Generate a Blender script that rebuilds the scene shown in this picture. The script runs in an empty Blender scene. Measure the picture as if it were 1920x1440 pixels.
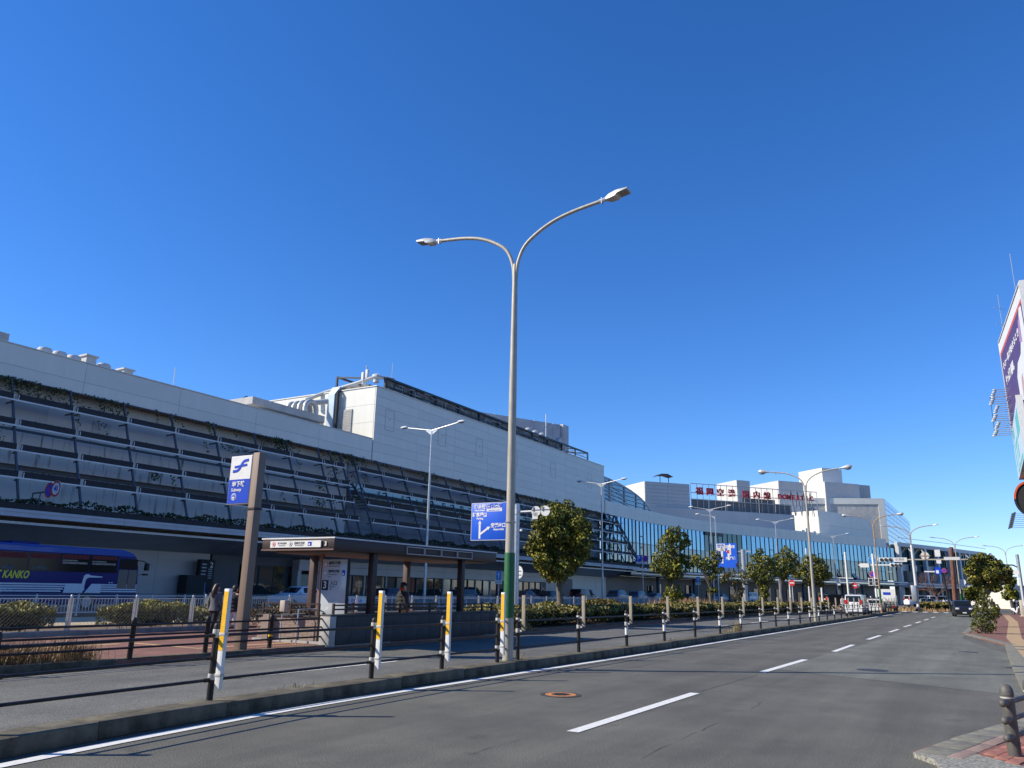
import bpy, bmesh, math, random
from mathutils import Vector, Matrix
SC = bpy.context.scene
COL = SC.collection
R = math.radians
# ------------------------------------------------------------------ camera, sky, sun, exposure
EYE = 1.75; FOC = 1450.0 / 1920.0; PITCH = R(14.9); ROLL = R(1.1)
cam_d = bpy.data.cameras.new('camera'); cam = bpy.data.objects.new('camera', cam_d); COL.objects.link(cam)
cam_d.sensor_fit = 'HORIZONTAL'; cam_d.sensor_width = 36.0; cam_d.lens = 36.0 * FOC
cam_d.clip_start = 0.1; cam_d.clip_end = 6000.0
_fw = Vector((0, math.cos(PITCH), math.sin(PITCH)))
_r0 = Vector((1, 0, 0)); _u0 = Vector((0, -math.sin(PITCH), math.cos(PITCH)))
_rt = _r0 * math.cos(ROLL) + _u0 * math.sin(ROLL); _up = _u0 * math.cos(ROLL) - _r0 * math.sin(ROLL)
mw = Matrix.Identity(4)
for i in range(3):
    mw[i][0] = _rt[i]; mw[i][1] = _up[i]; mw[i][2] = -_fw[i]
mw[0][3] = 0; mw[1][3] = 0; mw[2][3] = EYE
cam.matrix_world = mw
SC.camera = cam
SUN_EL = R(35.0)
SUN_DIR = Vector((-math.cos(R(5.2)) * math.cos(SUN_EL), -math.sin(R(5.2)) * math.cos(SUN_EL), math.sin(SUN_EL)))  # towards the sun
world = bpy.data.worlds.new('World'); SC.world = world; world.use_nodes = True
nt = world.node_tree; nt.nodes.clear()
sky = nt.nodes.new('ShaderNodeTexSky'); sky.sky_type = 'NISHITA'; sky.sun_disc = False
sky.sun_elevation = SUN_EL
sky.sun_rotation = math.atan2(SUN_DIR.x, SUN_DIR.y) % (2 * math.pi)
sky.altitude = 0.0; sky.air_density = 1.0; sky.dust_density = 0.0; sky.ozone_density = 5.5
hsv = nt.nodes.new('ShaderNodeHueSaturation'); hsv.inputs['Saturation'].default_value = 1.20; hsv.inputs['Value'].default_value = 1.0
bg = nt.nodes.new('ShaderNodeBackground'); bg.inputs['Strength'].default_value = 0.101
out = nt.nodes.new('ShaderNodeOutputWorld')
nt.links.new(sky.outputs[0], hsv.inputs['Color']); tint = nt.nodes.new('ShaderNodeMix'); tint.data_type = 'RGBA'; tint.blend_type = 'MULTIPLY'; tint.inputs['Factor'].default_value = 1; tint.inputs['B'].default_value = (1.06, 1.12, 1.40, 1)
nt.links.new(hsv.outputs[0], tint.inputs['A']); nt.links.new(tint.outputs['Result'], bg.inputs[0]); nt.links.new(bg.outputs[0], out.inputs[0])
sun_d = bpy.data.lights.new('sun', 'SUN'); sun_d.energy = 4.9; sun_d.angle = R(0.53); sun_d.color = (1.0, 0.91, 0.755)
sun = bpy.data.objects.new('sun', sun_d); COL.objects.link(sun); sun.location = (-60, -10, 60)
sun.rotation_euler = SUN_DIR.to_track_quat('Z', 'Y').to_euler()
SC.view_settings.view_transform = 'Standard'; SC.view_settings.look = 'None'
SC.view_settings.exposure = 0.4; SC.view_settings.gamma = 1.0; SC.view_settings.use_curve_mapping = False
SC.cycles.max_bounces = 6; SC.cycles.diffuse_bounces = 3; SC.cycles.glossy_bounces = 3; SC.cycles.transmission_bounces = 4
SC.cycles.caustics_reflective = False; SC.cycles.caustics_refractive = False

# ------------------------------------------------------------------ surveying helpers (place -> metres)
def ray(x, y): return _fw + _rt * ((x - 960) / 1450.0) + _up * ((720 - y) / 1450.0)
def at(x, y, Y):
    d = ray(x, y); return Vector((0, 0, EYE)) + d * (Y / d.y)
def gz(x, y, z=0.0):
    d = ray(x, y); return Vector((0, 0, EYE)) + d * ((z - EYE) / d.z)
def gx(x, Y):                                     # X of a column of the photo at distance Y, eye level
    d = ray(x, 1106 + (x - 960) * 0.0192); return d.x / d.y * Y
TH = math.atan2(0.863, 0.506)                     # street frame: u along the terminal front, D towards it
A = Vector((math.cos(TH), math.sin(TH), 0)); B = Vector((-math.sin(TH), math.cos(TH), 0))
def W(u, D, z=0.0): return A * u + B * D + Vector((0, 0, z))
def UD(p): return (p.dot(A), p.dot(B))

# ------------------------------------------------------------------ mesh builder
class MB:
    def __init__(s): s.v = []; s.f = []; s.m = []; s.mi = 0
    def add(s, vs, fs, mi=None):
        b = len(s.v); s.v.extend([tuple(p) for p in vs]); s.f.extend([tuple(i + b for i in f) for f in fs])
        s.m.extend([s.mi if mi is None else mi] * len(fs)); return s
    def box(s, x0, x1, y0, y1, z0, z1, mi=None):
        return s.add([(x0,y0,z0),(x1,y0,z0),(x1,y1,z0),(x0,y1,z0),(x0,y0,z1),(x1,y0,z1),(x1,y1,z1),(x0,y1,z1)],
            [(0,3,2,1),(4,5,6,7),(0,1,5,4),(1,2,6,5),(2,3,7,6),(3,0,4,7)], mi)
    def hexa(s, p, mi=None):                      # 8 points: bottom ring, top ring
        return s.add(p, [(0,3,2,1),(4,5,6,7),(0,1,5,4),(1,2,6,5),(2,3,7,6),(3,0,4,7)], mi)
    def bar(s, p0, p1, w, h=None, up=(0,0,1), mi=None):
        p0 = Vector(p0); p1 = Vector(p1); h = h or w; d = (p1 - p0).normalized(); up = Vector(up)
        if abs(d.dot(up)) > 0.98: up = Vector((1,0,0)) if abs(d.x) < .9 else Vector((0,1,0))
        x = d.cross(up).normalized(); y = x.cross(d).normalized()
        x *= w / 2; y *= h / 2
        return s.hexa([p0-x-y, p0+x-y, p1+x-y, p1-x-y, p0-x+y, p0+x+y, p1+x+y, p1-x+y], mi)
    def tube(s, pts, r, n=8, caps=True, mi=None):
        pts = [Vector(p) for p in pts]; k = len(pts)
        rs = r if isinstance(r, (list, tuple)) else [r] * k
        vs = []; prev = None
        for i, p in enumerate(pts):
            d = (pts[min(i+1, k-1)] - pts[max(i-1, 0)]).normalized()
            if prev is None:
                up = Vector((0,0,1)) if abs(d.z) < .9 else Vector((1,0,0)); x = d.cross(up).normalized()
            else:
                x = (prev - d * prev.dot(d)).normalized()
            prev = x; y = d.cross(x)
            for j in range(n):
                a = 2 * math.pi * j / n; vs.append(p + (x * math.cos(a) + y * math.sin(a)) * rs[i])
        fs = [(i*n+j, i*n+(j+1)%n, (i+1)*n+(j+1)%n, (i+1)*n+j) for i in range(k-1) for j in range(n)]
        if caps: fs += [tuple(range(n-1, -1, -1)), tuple(range((k-1)*n, k*n))]
        return s.add(vs, fs, mi)
    def lathe(s, prof, n=14, c=(0,0,0), mi=None):
        vs = [(c[0]+r*math.cos(2*math.pi*j/n), c[1]+r*math.sin(2*math.pi*j/n), c[2]+z) for r, z in prof for j in range(n)]
        k = len(prof)
        fs = [(i*n+j, i*n+(j+1)%n, (i+1)*n+(j+1)%n, (i+1)*n+j) for i in range(k-1) for j in range(n)]
        fs += [tuple(range(n-1, -1, -1)), tuple(range((k-1)*n, k*n))]
        return s.add(vs, fs, mi)
    def prism(s, poly, ext, mi=None):
        poly = [Vector(p) for p in poly]; ext = Vector(ext); n = len(poly)
        return s.add(poly + [p + ext for p in poly],
            [tuple(range(n-1, -1, -1)), tuple(range(n, 2*n))] + [(i, (i+1)%n, n+(i+1)%n, n+i) for i in range(n)], mi)
    def quad(s, a, b, c, d, mi=None): return s.add([a, b, c, d], [(0,1,2,3)], mi)
    def ell(s, c, r, n=12, m=8, mi=None):
        prof = [(math.sin(math.pi*i/m), -math.cos(math.pi*i/m)) for i in range(m+1)]
        vs = [(c[0]+r[0]*a*math.cos(2*math.pi*j/n), c[1]+r[1]*a*math.sin(2*math.pi*j/n), c[2]+r[2]*z) for a, z in prof for j in range(n)]
        fs = [(i*n+j, i*n+(j+1)%n, (i+1)*n+(j+1)%n, (i+1)*n+j) for i in range(m) for j in range(n)]
        return s.add(vs, fs, mi)
    def disc(s, c, nrm, r, n=20, th=0.01, mi=None):
        c = Vector(c); nrm = Vector(nrm).normalized(); x = nrm.orthogonal().normalized(); y = nrm.cross(x)
        return s.prism([c + (x*math.cos(2*math.pi*j/n) + y*math.sin(2*math.pi*j/n)) * r for j in range(n)], nrm * th, mi)
    def mesh(s, name, mats, smooth=True, bevel=0.0):
        me = bpy.data.meshes.new(name); me.from_pydata(s.v, [], s.f)
        for m in (mats if isinstance(mats, (list, tuple)) else [mats]): me.materials.append(m)
        if any(s.m): me.polygons.foreach_set('material_index', s.m)
        bm = bmesh.new(); bm.from_mesh(me)
        bmesh.ops.recalc_face_normals(bm, faces=bm.faces)
        if bevel:
            ed = [e for e in bm.edges if len(e.link_faces) == 2 and e.calc_face_angle(0) > 0.5]
            bmesh.ops.bevel(bm, geom=ed, offset=bevel, segments=2, affect='EDGES', profile=0.5, clamp_overlap=True)
        bm.to_mesh(me); bm.free()
        if smooth:
            me.polygons.foreach_set('use_smooth', [True] * len(me.polygons)); me.set_sharp_from_angle(angle=R(38))
        me.update(); return me
    def build(s, name, mats, parent=None, smooth=True, bevel=0.0, **kw):
        return link(name, s.mesh(name, mats, smooth, bevel), parent, **kw)
def link(name, me, parent=None, loc=None, rz=0.0, **kw):
    o = bpy.data.objects.new(name, me); COL.objects.link(o)
    if parent: o.parent = parent
    if loc is not None: o.location = loc
    if rz: o.rotation_euler = (0, 0, rz)
    for k, v in kw.items(): o[k] = v
    return o
def thing(name, label, cat, loc=(0,0,0), rz=0.0, group=None):
    o = bpy.data.objects.new(name, None); COL.objects.link(o); o.empty_display_size = 0.2
    o.location = loc; o.rotation_euler = (0, 0, rz); o['label'] = label; o['category'] = cat
    if group: o['group'] = group
    return o
def copy_tree(root, loc, rz, label=None, scale=None):
    kids = {}
    for o in list(bpy.data.objects):
        if o.parent: kids.setdefault(o.parent, []).append(o)
    def rec(o, par):
        c = o.copy(); COL.objects.link(c)
        if par: c.parent = par
        for k in kids.get(o, []): rec(k, c)
        return c
    r = rec(root, None); r.location = loc; r.rotation_euler = (0, 0, rz)
    if label: r['label'] = label
    if scale: r.scale = scale
    return r
def spline(P, step):                              # Catmull-Rom through P, resampled at equal steps
    P = [Vector(p) for p in P]; pts = []
    for i in range(len(P)-1):
        a = P[max(i-1,0)]; b = P[i]; c = P[i+1]; d = P[min(i+2,len(P)-1)]
        for k in range(24):
            t = k / 24.0
            pts.append(0.5*((2*b)+(c-a)*t+(2*a-5*b+4*c-d)*t*t+(3*b-a-3*c+d)*t**3))
    pts.append(P[-1]); out = [pts[0]]; acc = 0.0
    for i in range(1, len(pts)):
        seg = (pts[i]-pts[i-1]).length
        while acc + seg >= step:
            t = (step-acc)/seg; q = pts[i-1].lerp(pts[i], t); out.append(q); pts[i-1] = q; seg = (pts[i]-q).length; acc = 0.0
        acc += seg
    return out
def offset(P, d):                                 # to the left of the walking direction
    o = []
    for i, p in enumerate(P):
        t = (P[min(i+1,len(P)-1)]-P[max(i-1,0)]); t.z = 0; t.normalize()
        o.append(p + Vector((-t.y, t.x, 0)) * d)
    return o
def sheet(name, poly, z, m, **kw):
    mb = MB(); mb.add([(p[0], p[1], z) for p in poly], [tuple(range(len(poly)))]); return mb.build(name, m, None, False, **kw)
def slab(name, poly, z0, z1, m, **kw):
    mb = MB(); mb.prism([(p[0], p[1], z0) for p in poly], (0, 0, z1 - z0)); return mb.build(name, m, None, False, **kw)
def ribbon(name, P, d0, d1, z, m, **kw):
    a = offset(P, d0); b = offset(P, d1); mb = MB()
    mb.add([(p.x,p.y,z) for p in a] + [(p.x,p.y,z) for p in b], [(i, i+1, len(a)+i+1, len(a)+i) for i in range(len(a)-1)])
    return mb.build(name, m, kw.pop('parent', None), False, **kw)

# ------------------------------------------------------------------ materials
def mat(name, col, rough=0.6, metal=0.0, var=0.12, scale=4.0, bump=0.0, bscale=30.0, spec=0.5, col2=None, thr=(0.35, 0.65), stretch=None, clear=0.0):
    m = bpy.data.materials.new(name); m.use_nodes = True; t = m.node_tree; b = t.nodes['Principled BSDF']
    b.inputs['Roughness'].default_value = rough; b.inputs['Metallic'].default_value = metal
    b.inputs['Specular IOR Level'].default_value = spec; b.inputs['Coat Weight'].default_value = clear
    c = tuple(col) + (1,)
    if var or col2:
        tc = t.nodes.new('ShaderNodeTexCoord'); mp = t.nodes.new('ShaderNodeMapping'); nz = t.nodes.new('ShaderNodeTexNoise'); rp = t.nodes.new('ShaderNodeValToRGB')
        if stretch: mp.inputs['Scale'].default_value = stretch
        nz.inputs['Scale'].default_value = scale; nz.inputs['Detail'].default_value = 6; nz.inputs['Roughness'].default_value = 0.62
        rp.color_ramp.elements[0].position = thr[0]; rp.color_ramp.elements[1].position = thr[1]
        lo = tuple(v*(1-var) for v in col)+(1,); hi = tuple(min(1, v*(1+var)) for v in (col2 or col))+(1,)
        rp.color_ramp.elements[0].color = lo; rp.color_ramp.elements[1].color = hi
        t.links.new(tc.outputs['Object'], mp.inputs[0]); t.links.new(mp.outputs[0], nz.inputs['Vector']); t.links.new(nz.outputs['Fac'], rp.inputs[0]); t.links.new(rp.outputs[0], b.inputs['Base Color'])
    else: b.inputs['Base Color'].default_value = c
    if bump:
        tc = t.nodes.new('ShaderNodeTexCoord'); n2 = t.nodes.new('ShaderNodeTexNoise'); bp = t.nodes.new('ShaderNodeBump')
        n2.inputs['Scale'].default_value = bscale; n2.inputs['Detail'].default_value = 3
        bp.inputs['Strength'].default_value = bump; bp.inputs['Distance'].default_value = 0.01
        t.links.new(tc.outputs['Object'], n2.inputs['Vector']); t.links.new(n2.outputs['Fac'], bp.inputs['Height']); t.links.new(bp.outputs[0], b.inputs['Normal'])
    return m
def asphalt(name, lo, hi, tint=(1,1,1)):
    m = bpy.data.materials.new(name); m.use_nodes = True; t = m.node_tree; b = t.nodes['Principled BSDF']; L = t.links.new; N = t.nodes.new
    tc = N('ShaderNodeTexCoord')
    sp = N('ShaderNodeTexNoise'); sp.inputs['Scale'].default_value = 60; sp.inputs['Detail'].default_value = 3; sp.inputs['Roughness'].default_value = .7
    r1 = N('ShaderNodeValToRGB'); r1.color_ramp.elements[0].position = .40; r1.color_ramp.elements[1].position = .62
    r1.color_ramp.elements[0].color = tuple(lo*k for k in tint)+(1,); r1.color_ramp.elements[1].color = tuple(hi*k for k in tint)+(1,)
    pn = N('ShaderNodeTexNoise'); pn.inputs['Scale'].default_value = .5; pn.inputs['Detail'].default_value = 7; pn.inputs['Roughness'].default_value = .65
    r2 = N('ShaderNodeValToRGB'); r2.color_ramp.elements[0].position = .3; r2.color_ramp.elements[1].position = .72
    r2.color_ramp.elements[0].color = (.72,.72,.73,1); r2.color_ramp.elements[1].color = (1.22,1.2,1.16,1)
    mx = N('ShaderNodeMix'); mx.data_type = 'RGBA'; mx.blend_type = 'MULTIPLY'; mx.inputs['Factor'].default_value = 1
    vo = N('ShaderNodeTexVoronoi'); vo.inputs['Scale'].default_value = 45
    r3 = N('ShaderNodeValToRGB'); r3.color_ramp.elements[0].position = 0.0; r3.color_ramp.elements[1].position = .16
    r3.color_ramp.elements[0].color = (2.6,2.6,2.5,1); r3.color_ramp.elements[1].color = (1,1,1,1)
    wm = N('ShaderNodeTexWhiteNoise'); cmpn = N('ShaderNodeMath'); cmpn.operation = 'GREATER_THAN'; cmpn.inputs[1].default_value = .93
    mx2 = N('ShaderNodeMix'); mx2.data_type = 'RGBA'; mx2.blend_type = 'MULTIPLY'
    L(tc.outputs['Object'], sp.inputs['Vector']); L(tc.outputs['Object'], pn.inputs['Vector']); L(tc.outputs['Object'], vo.inputs['Vector'])
    L(sp.outputs['Fac'], r1.inputs[0]); L(pn.outputs['Fac'], r2.inputs[0]); L(r1.outputs[0], mx.inputs['A']); L(r2.outputs[0], mx.inputs['B'])
    L(vo.outputs['Position'], wm.inputs['Vector']); L(wm.outputs['Value'], cmpn.inputs[0]); L(vo.outputs['Distance'], r3.inputs[0])
    L(cmpn.outputs[0], mx2.inputs['Factor']); L(mx.outputs['Result'], mx2.inputs['A']); L(r3.outputs[0], mx2.inputs['B'])
    du = N('ShaderNodeVectorMath'); du.operation = 'DOT_PRODUCT'; du.inputs[1].default_value = (A.x*.05, A.y*.05, 0)
    dD = N('ShaderNodeVectorMath'); dD.operation = 'DOT_PRODUCT'; dD.inputs[1].default_value = (B.x*.8, B.y*.8, 0)
    mp = N('ShaderNodeCombineXYZ'); L(tc.outputs['Object'], du.inputs[0]); L(tc.outputs['Object'], dD.inputs[0]); L(du.outputs['Value'], mp.inputs[0]); L(dD.outputs['Value'], mp.inputs[1])
    wn = N('ShaderNodeTexNoise'); wn.inputs['Scale'].default_value = 1.6; wn.inputs['Detail'].default_value = 5; wn.inputs['Roughness'].default_value = .6
    r4 = N('ShaderNodeValToRGB'); r4.color_ramp.elements[0].position = .36; r4.color_ramp.elements[1].position = .64
    r4.color_ramp.elements[0].color = (.86,.86,.86,1); r4.color_ramp.elements[1].color = (1.12,1.12,1.11,1)
    mx3 = N('ShaderNodeMix'); mx3.data_type = 'RGBA'; mx3.blend_type = 'MULTIPLY'; mx3.inputs['Factor'].default_value = 1
    on = N('ShaderNodeTexNoise'); on.inputs['Scale'].default_value = 1.9; on.inputs['Detail'].default_value = 4
    r5 = N('ShaderNodeValToRGB'); r5.color_ramp.elements[0].position = .27; r5.color_ramp.elements[1].position = .36
    r5.color_ramp.elements[0].color = (.78,.78,.78,1); r5.color_ramp.elements[1].color = (1,1,1,1)
    mx4 = N('ShaderNodeMix'); mx4.data_type = 'RGBA'; mx4.blend_type = 'MULTIPLY'; mx4.inputs['Factor'].default_value = 1
    L(mp.outputs[0], wn.inputs['Vector']); L(wn.outputs['Fac'], r4.inputs[0]); L(tc.outputs['Object'], on.inputs['Vector']); L(on.outputs['Fac'], r5.inputs[0])
    L(mx2.outputs['Result'], mx3.inputs['A']); L(r4.outputs[0], mx3.inputs['B']); L(mx3.outputs['Result'], mx4.inputs['A']); L(r5.outputs[0], mx4.inputs['B'])
    L(mx4.outputs['Result'], b.inputs['Base Color'])
    bp = N('ShaderNodeBump'); bp.inputs['Strength'].default_value = .5; bp.inputs['Distance'].default_value = .006
    L(sp.outputs['Fac'], bp.inputs['Height']); L(bp.outputs[0], b.inputs['Normal'])
    b.inputs['Roughness'].default_value = .82; b.inputs['Specular IOR Level'].default_value = .3
    return m
def bricks(name, c1, c2, mortar, bw, rh, rot=0.0, ms=0.02, rough=.85):
    m = bpy.data.materials.new(name); m.use_nodes = True; t = m.node_tree; b = t.nodes['Principled BSDF']; L = t.links.new; N = t.nodes.new
    tc = N('ShaderNodeTexCoord'); mp = N('ShaderNodeMapping'); mp.inputs['Rotation'].default_value = (0,0,rot)
    br = N('ShaderNodeTexBrick'); br.inputs['Scale'].default_value = 1; br.inputs['Brick Width'].default_value = bw; br.inputs['Row Height'].default_value = rh
    br.inputs['Mortar Size'].default_value = ms*bw; br.inputs['Color1'].default_value = c1+(1,); br.inputs['Color2'].default_value = c2+(1,); br.inputs['Mortar'].default_value = mortar+(1,)
    nz = N('ShaderNodeTexNoise'); nz.inputs['Scale'].default_value = 1.3; nz.inputs['Detail'].default_value = 6
    rp = N('ShaderNodeValToRGB'); rp.color_ramp.elements[0].position=.3; rp.color_ramp.elements[1].position=.7; rp.color_ramp.elements[0].color=(.75,.75,.76,1); rp.color_ramp.elements[1].color=(1.2,1.18,1.15,1)
    mx = N('ShaderNodeMix'); mx.data_type='RGBA'; mx.blend_type='MULTIPLY'; mx.inputs['Factor'].default_value=1
    L(tc.outputs['Object'], mp.inputs[0]); L(mp.outputs[0], br.inputs['Vector']); L(tc.outputs['Object'], nz.inputs['Vector']); L(nz.outputs['Fac'], rp.inputs[0])
    L(br.outputs['Color'], mx.inputs['A']); L(rp.outputs[0], mx.inputs['B']); L(mx.outputs['Result'], b.inputs['Base Color'])
    b.inputs['Roughness'].default_value = rough; return m
def stained(name, base, dark, streak=(6,6,.35), scale=1.0, thr=(.42,.66), rough=.85):   # rain streaks running down
    return mat(name, dark, rough, col2=base, var=0.0001, scale=scale, thr=thr, stretch=streak)
def glass(name, col, rough=0.04, spec=0.8, metal=0.0):
    return mat(name, col, rough, metal, var=0, spec=spec)
X = {}
X['asphalt'] = asphalt('asphalt', .058, .190, (1.045, 1.02, .86))
X['asphalt_pale'] = asphalt('asphalt_pale', .088, .235, (1.0, 1.03, .86))
X['asphalt_far'] = asphalt('asphalt_far', .06, .235, (1.02, 1.01, .90))
X['concrete'] = mat('concrete', (.27,.26,.235), .9, var=.25, scale=2.5, bump=.4, bscale=40)
X['kerb'] = mat('kerb_concrete', (.055,.048,.032), .95, var=.2, col2=(.125,.11,.075), scale=3.0, bump=.5, bscale=45)
X['kerb_pale'] = mat('kerb_granite', (.185,.178,.142), .9, var=.22, scale=9, bump=.5, bscale=60)
X['kerb_pink'] = mat('kerb_pink', (.26,.185,.155), .9, var=.18, scale=7, bump=.4, bscale=60)
X['rubble'] = mat('rubble', (.12,.12,.10), .95, var=.2, col2=(.32,.31,.27), scale=30, bump=1.0, bscale=50)
X['paint'] = mat('road_paint', (.70,.70,.66), .75, var=.10, scale=14, bump=.3, bscale=80)
X['paint_worn'] = mat('road_paint_worn', (.20,.20,.19), .8, var=.05, col2=(.68,.68,.64), scale=9, thr=(.33,.5))
X['redbrick'] = bricks('red_paving', (.235,.108,.078), (.19,.09,.066), (.14,.075,.06), .2, .1, rot=TH)
X['brickpiece'] = mat('brick_piece', (.30,.115,.085), .9, var=.22, scale=6, bump=.4)
X['tan'] = bricks('tan_paving', (.52,.42,.27), (.44,.35,.22), (.30,.24,.16), .3, .15, rot=TH+.78)
X['tactile'] = mat('tactile_yellow', (.42,.29,.155), .85, var=.18, scale=8)
X['tactile_faded'] = mat('tactile_faded', (.46,.29,.15), .85, var=.2, scale=8)
X['soil'] = mat('soil', (.16,.11,.07), .95, var=.3, scale=5, bump=.6)
X['black_steel'] = mat('black_steel', (.024,.021,.020), .5, .2, var=.3, scale=8, spec=.4)
X['brown_steel'] = mat('brown_steel', (.026,.019,.017), .5, .2, var=.25, scale=6, spec=.4)
X['galv'] = mat('galvanised', (.50,.52,.53), .42, .7, var=.15, scale=7)
X['clamp'] = mat('clamp_grey', (.48,.47,.43), .6, .1, var=.12, scale=20)
X['lamp_beige'] = mat('lamp_paint', (.40,.37,.30), .5, .1, var=.16, scale=5, stretch=(3,3,.5))
X['lamp_brown'] = mat('lamp_rusty', (.36,.24,.15), .6, .1, var=.25, scale=5)
X['lamp_head'] = mat('lamp_head', (.50,.51,.49), .45, .3, var=.08, scale=6)
X['lamp_lens'] = mat('lamp_lens', (.22,.22,.20), .25, 0, var=0)
X['rust'] = mat('rust', (.10,.05,.025), .9, var=.3, col2=(.24,.10,.05), scale=14)
X['green_wrap'] = mat('green_wrap', (.012,.115,.035), .55, var=.18, scale=9)
X['white'] = mat('white_paint', (.74,.74,.71), .5, var=.06, scale=5)
X['white_dull'] = mat('white_dull', (.62,.63,.62), .6, var=.08, scale=5)
X['yellow'] = mat('reflective_yellow', (.92,.50,.008), .55, var=.07, scale=12)
X['wood_grey'] = mat('weathered_delineator', (.30,.26,.195), .85, var=.18, scale=9, stretch=(4,4,.6))
X['sign_blue'] = mat('sign_blue', (.008,.105,.66), .45, var=.04, scale=3)
X['sign_blue2'] = mat('subway_blue', (.004,.055,.50), .4, var=.04, scale=3)
X['sign_red'] = mat('sign_red', (.55,.03,.035), .5, var=.06, scale=5)
X['sign_lightblue'] = mat('sign_lightblue', (.02,.24,.62), .45, var=.05, scale=5)
X['dark'] = mat('dark_matte', (.018,.018,.020), .7, var=.15, scale=6)
X['panel_w'] = mat('white_cladding', (.70,.685,.60), .45, .05, var=.045, scale=.9, stretch=(1.3,1.3,.10))
X['panel_w2'] = mat('white_cladding_b', (.675,.66,.58), .45, .05, var=.03, scale=.6)
X['siding'] = mat('grey_siding', (.44,.455,.46), .5, .15, var=.04, scale=.5)
X['beige_wall'] = mat('beige_wall', (.56,.545,.51), .7, var=.05, scale=.7)
X['slab_grey'] = mat('slab_grey', (.45,.44,.41), .8, var=.12, scale=1.2)
X['stain'] = stained('stained_concrete', (.60,.57,.515), (.17,.155,.12), (2.2,2.2,.22), 1.3, (.30,.45))
X['wall_in'] = mat('inner_wall', (.56,.55,.52), .7, var=.06, scale=.6)
X['soffit'] = mat('soffit', (.34,.37,.41), .35, 0, var=.15, scale=.35)
X['fascia'] = mat('fascia_metal', (.43,.47,.50), .5, .1, var=.07, scale=1)
X['trough'] = mat('planter_trough', (.020,.022,.027), .7, var=.2, scale=5)
X['rail_light'] = mat('rail_light', (.60,.63,.63), .5, .1, var=.08, scale=2)
X['truss'] = mat('truss_bluegrey', (.085,.105,.135), .55, .3, var=.1, scale=2)
X['ground_panel'] = mat('ground_floor_panel', (.42,.41,.40), .4, .15, var=.06, scale=.5)
X['ground_dark'] = mat('ground_floor_dark', (.07,.075,.085), .45, .2, var=.1, scale=.7)
X['glass_dark'] = glass('glass_dark', (.022,.036,.038), .03)
X['glass_blue'] = glass('glass_blue', (.17,.33,.46), .05, 1.0, .75)
X['glass_blue2'] = glass('glass_blue_b', (.12,.25,.36), .08, 1.0, .75)
X['glass_grey'] = glass('glass_grey', (.17,.20,.21), .10, .9, .5)
X['glass_green'] = glass('glass_green', (.03,.10,.11), .08, .9, .3)
X['frame_dark'] = mat('frame_dark', (.03,.036,.045), .45, .4, var=.08, scale=4)
X['car_glass'] = glass('car_glass', (.010,.013,.016), .06, .4)
X['tyre'] = mat('tyre', (.018,.018,.018), .85, var=.15, scale=9)
X['rim'] = mat('rim', (.45,.46,.47), .35, .8, var=.05)
X['tail_red'] = mat('tail_red', (.50,.012,.015), .25, var=0)
X['head_lamp'] = mat('head_lamp', (.75,.77,.78), .12, .2, var=0)
X['skin'] = mat('skin', (.50,.32,.23), .6, var=.06)
X['hair'] = mat('hair', (.020,.014,.011), .55, var=.2, scale=30)
# ================================================================== SETTING: ground, carriageways, islands, kerbs
sheet('ground', [(-3000,-3000),(3000,-3000),(3000,3500),(-3000,3500)], -0.03, X['concrete'], kind='structure')
sheet('road', [W(-40,60), W(-40,-40), W(420,-40), W(420,60)], 0.0, X['asphalt'], kind='structure')
def L2(L): return [W(u, D) for u, D in L]
EDGE = spline(L2([(-8,7.3),(-2,7.7),(2,8.05),(4.6,8.4),(6.6,8.65),(9.6,8.86),(15.2,8.8),(22.9,8.62),(34.6,8.5),(55.6,8.25),(80,8.02),(104,7.85)]), 0.5)
POSTL = offset(EDGE, 0.60)
KERBL = spline(L2([(-25,16.2),(5,16.3),(12,16.15),(20,15.95),(30,16.0),(45,16.3),(60,16.8),(70,16.3),(80.5,14.8),(90,12.4),(97,11.6)]), 0.5)
def hit(P, x, y=1200):                            # where the photo's column x meets a line on the ground
    d = ray(x, y); best = None
    for a, b in zip(P, P[1:]):
        fa = a.x*d.y - a.y*d.x; fb = b.x*d.y - b.y*d.x
        if fa*fb <= 0 and fa != fb: best = a.lerp(b, fa/(fa-fb)); break
    return best
def tangent(P, p):
    i = min(range(len(P)), key=lambda k: (P[k]-p).length_squared); i = min(max(i, 1), len(P)-2)
    t = P[i+1]-P[i-1]; t.z = 0; return t.normalized()
# left carriageway surface
a = [W(-40,16.6)] + KERBL; b = [W(-40,8.9)] + offset(EDGE, 0.55)
sheet('far_carriageway', [p for p in a] + [p for p in reversed(b)], 0.004, X['asphalt_far'], kind='structure')
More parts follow.
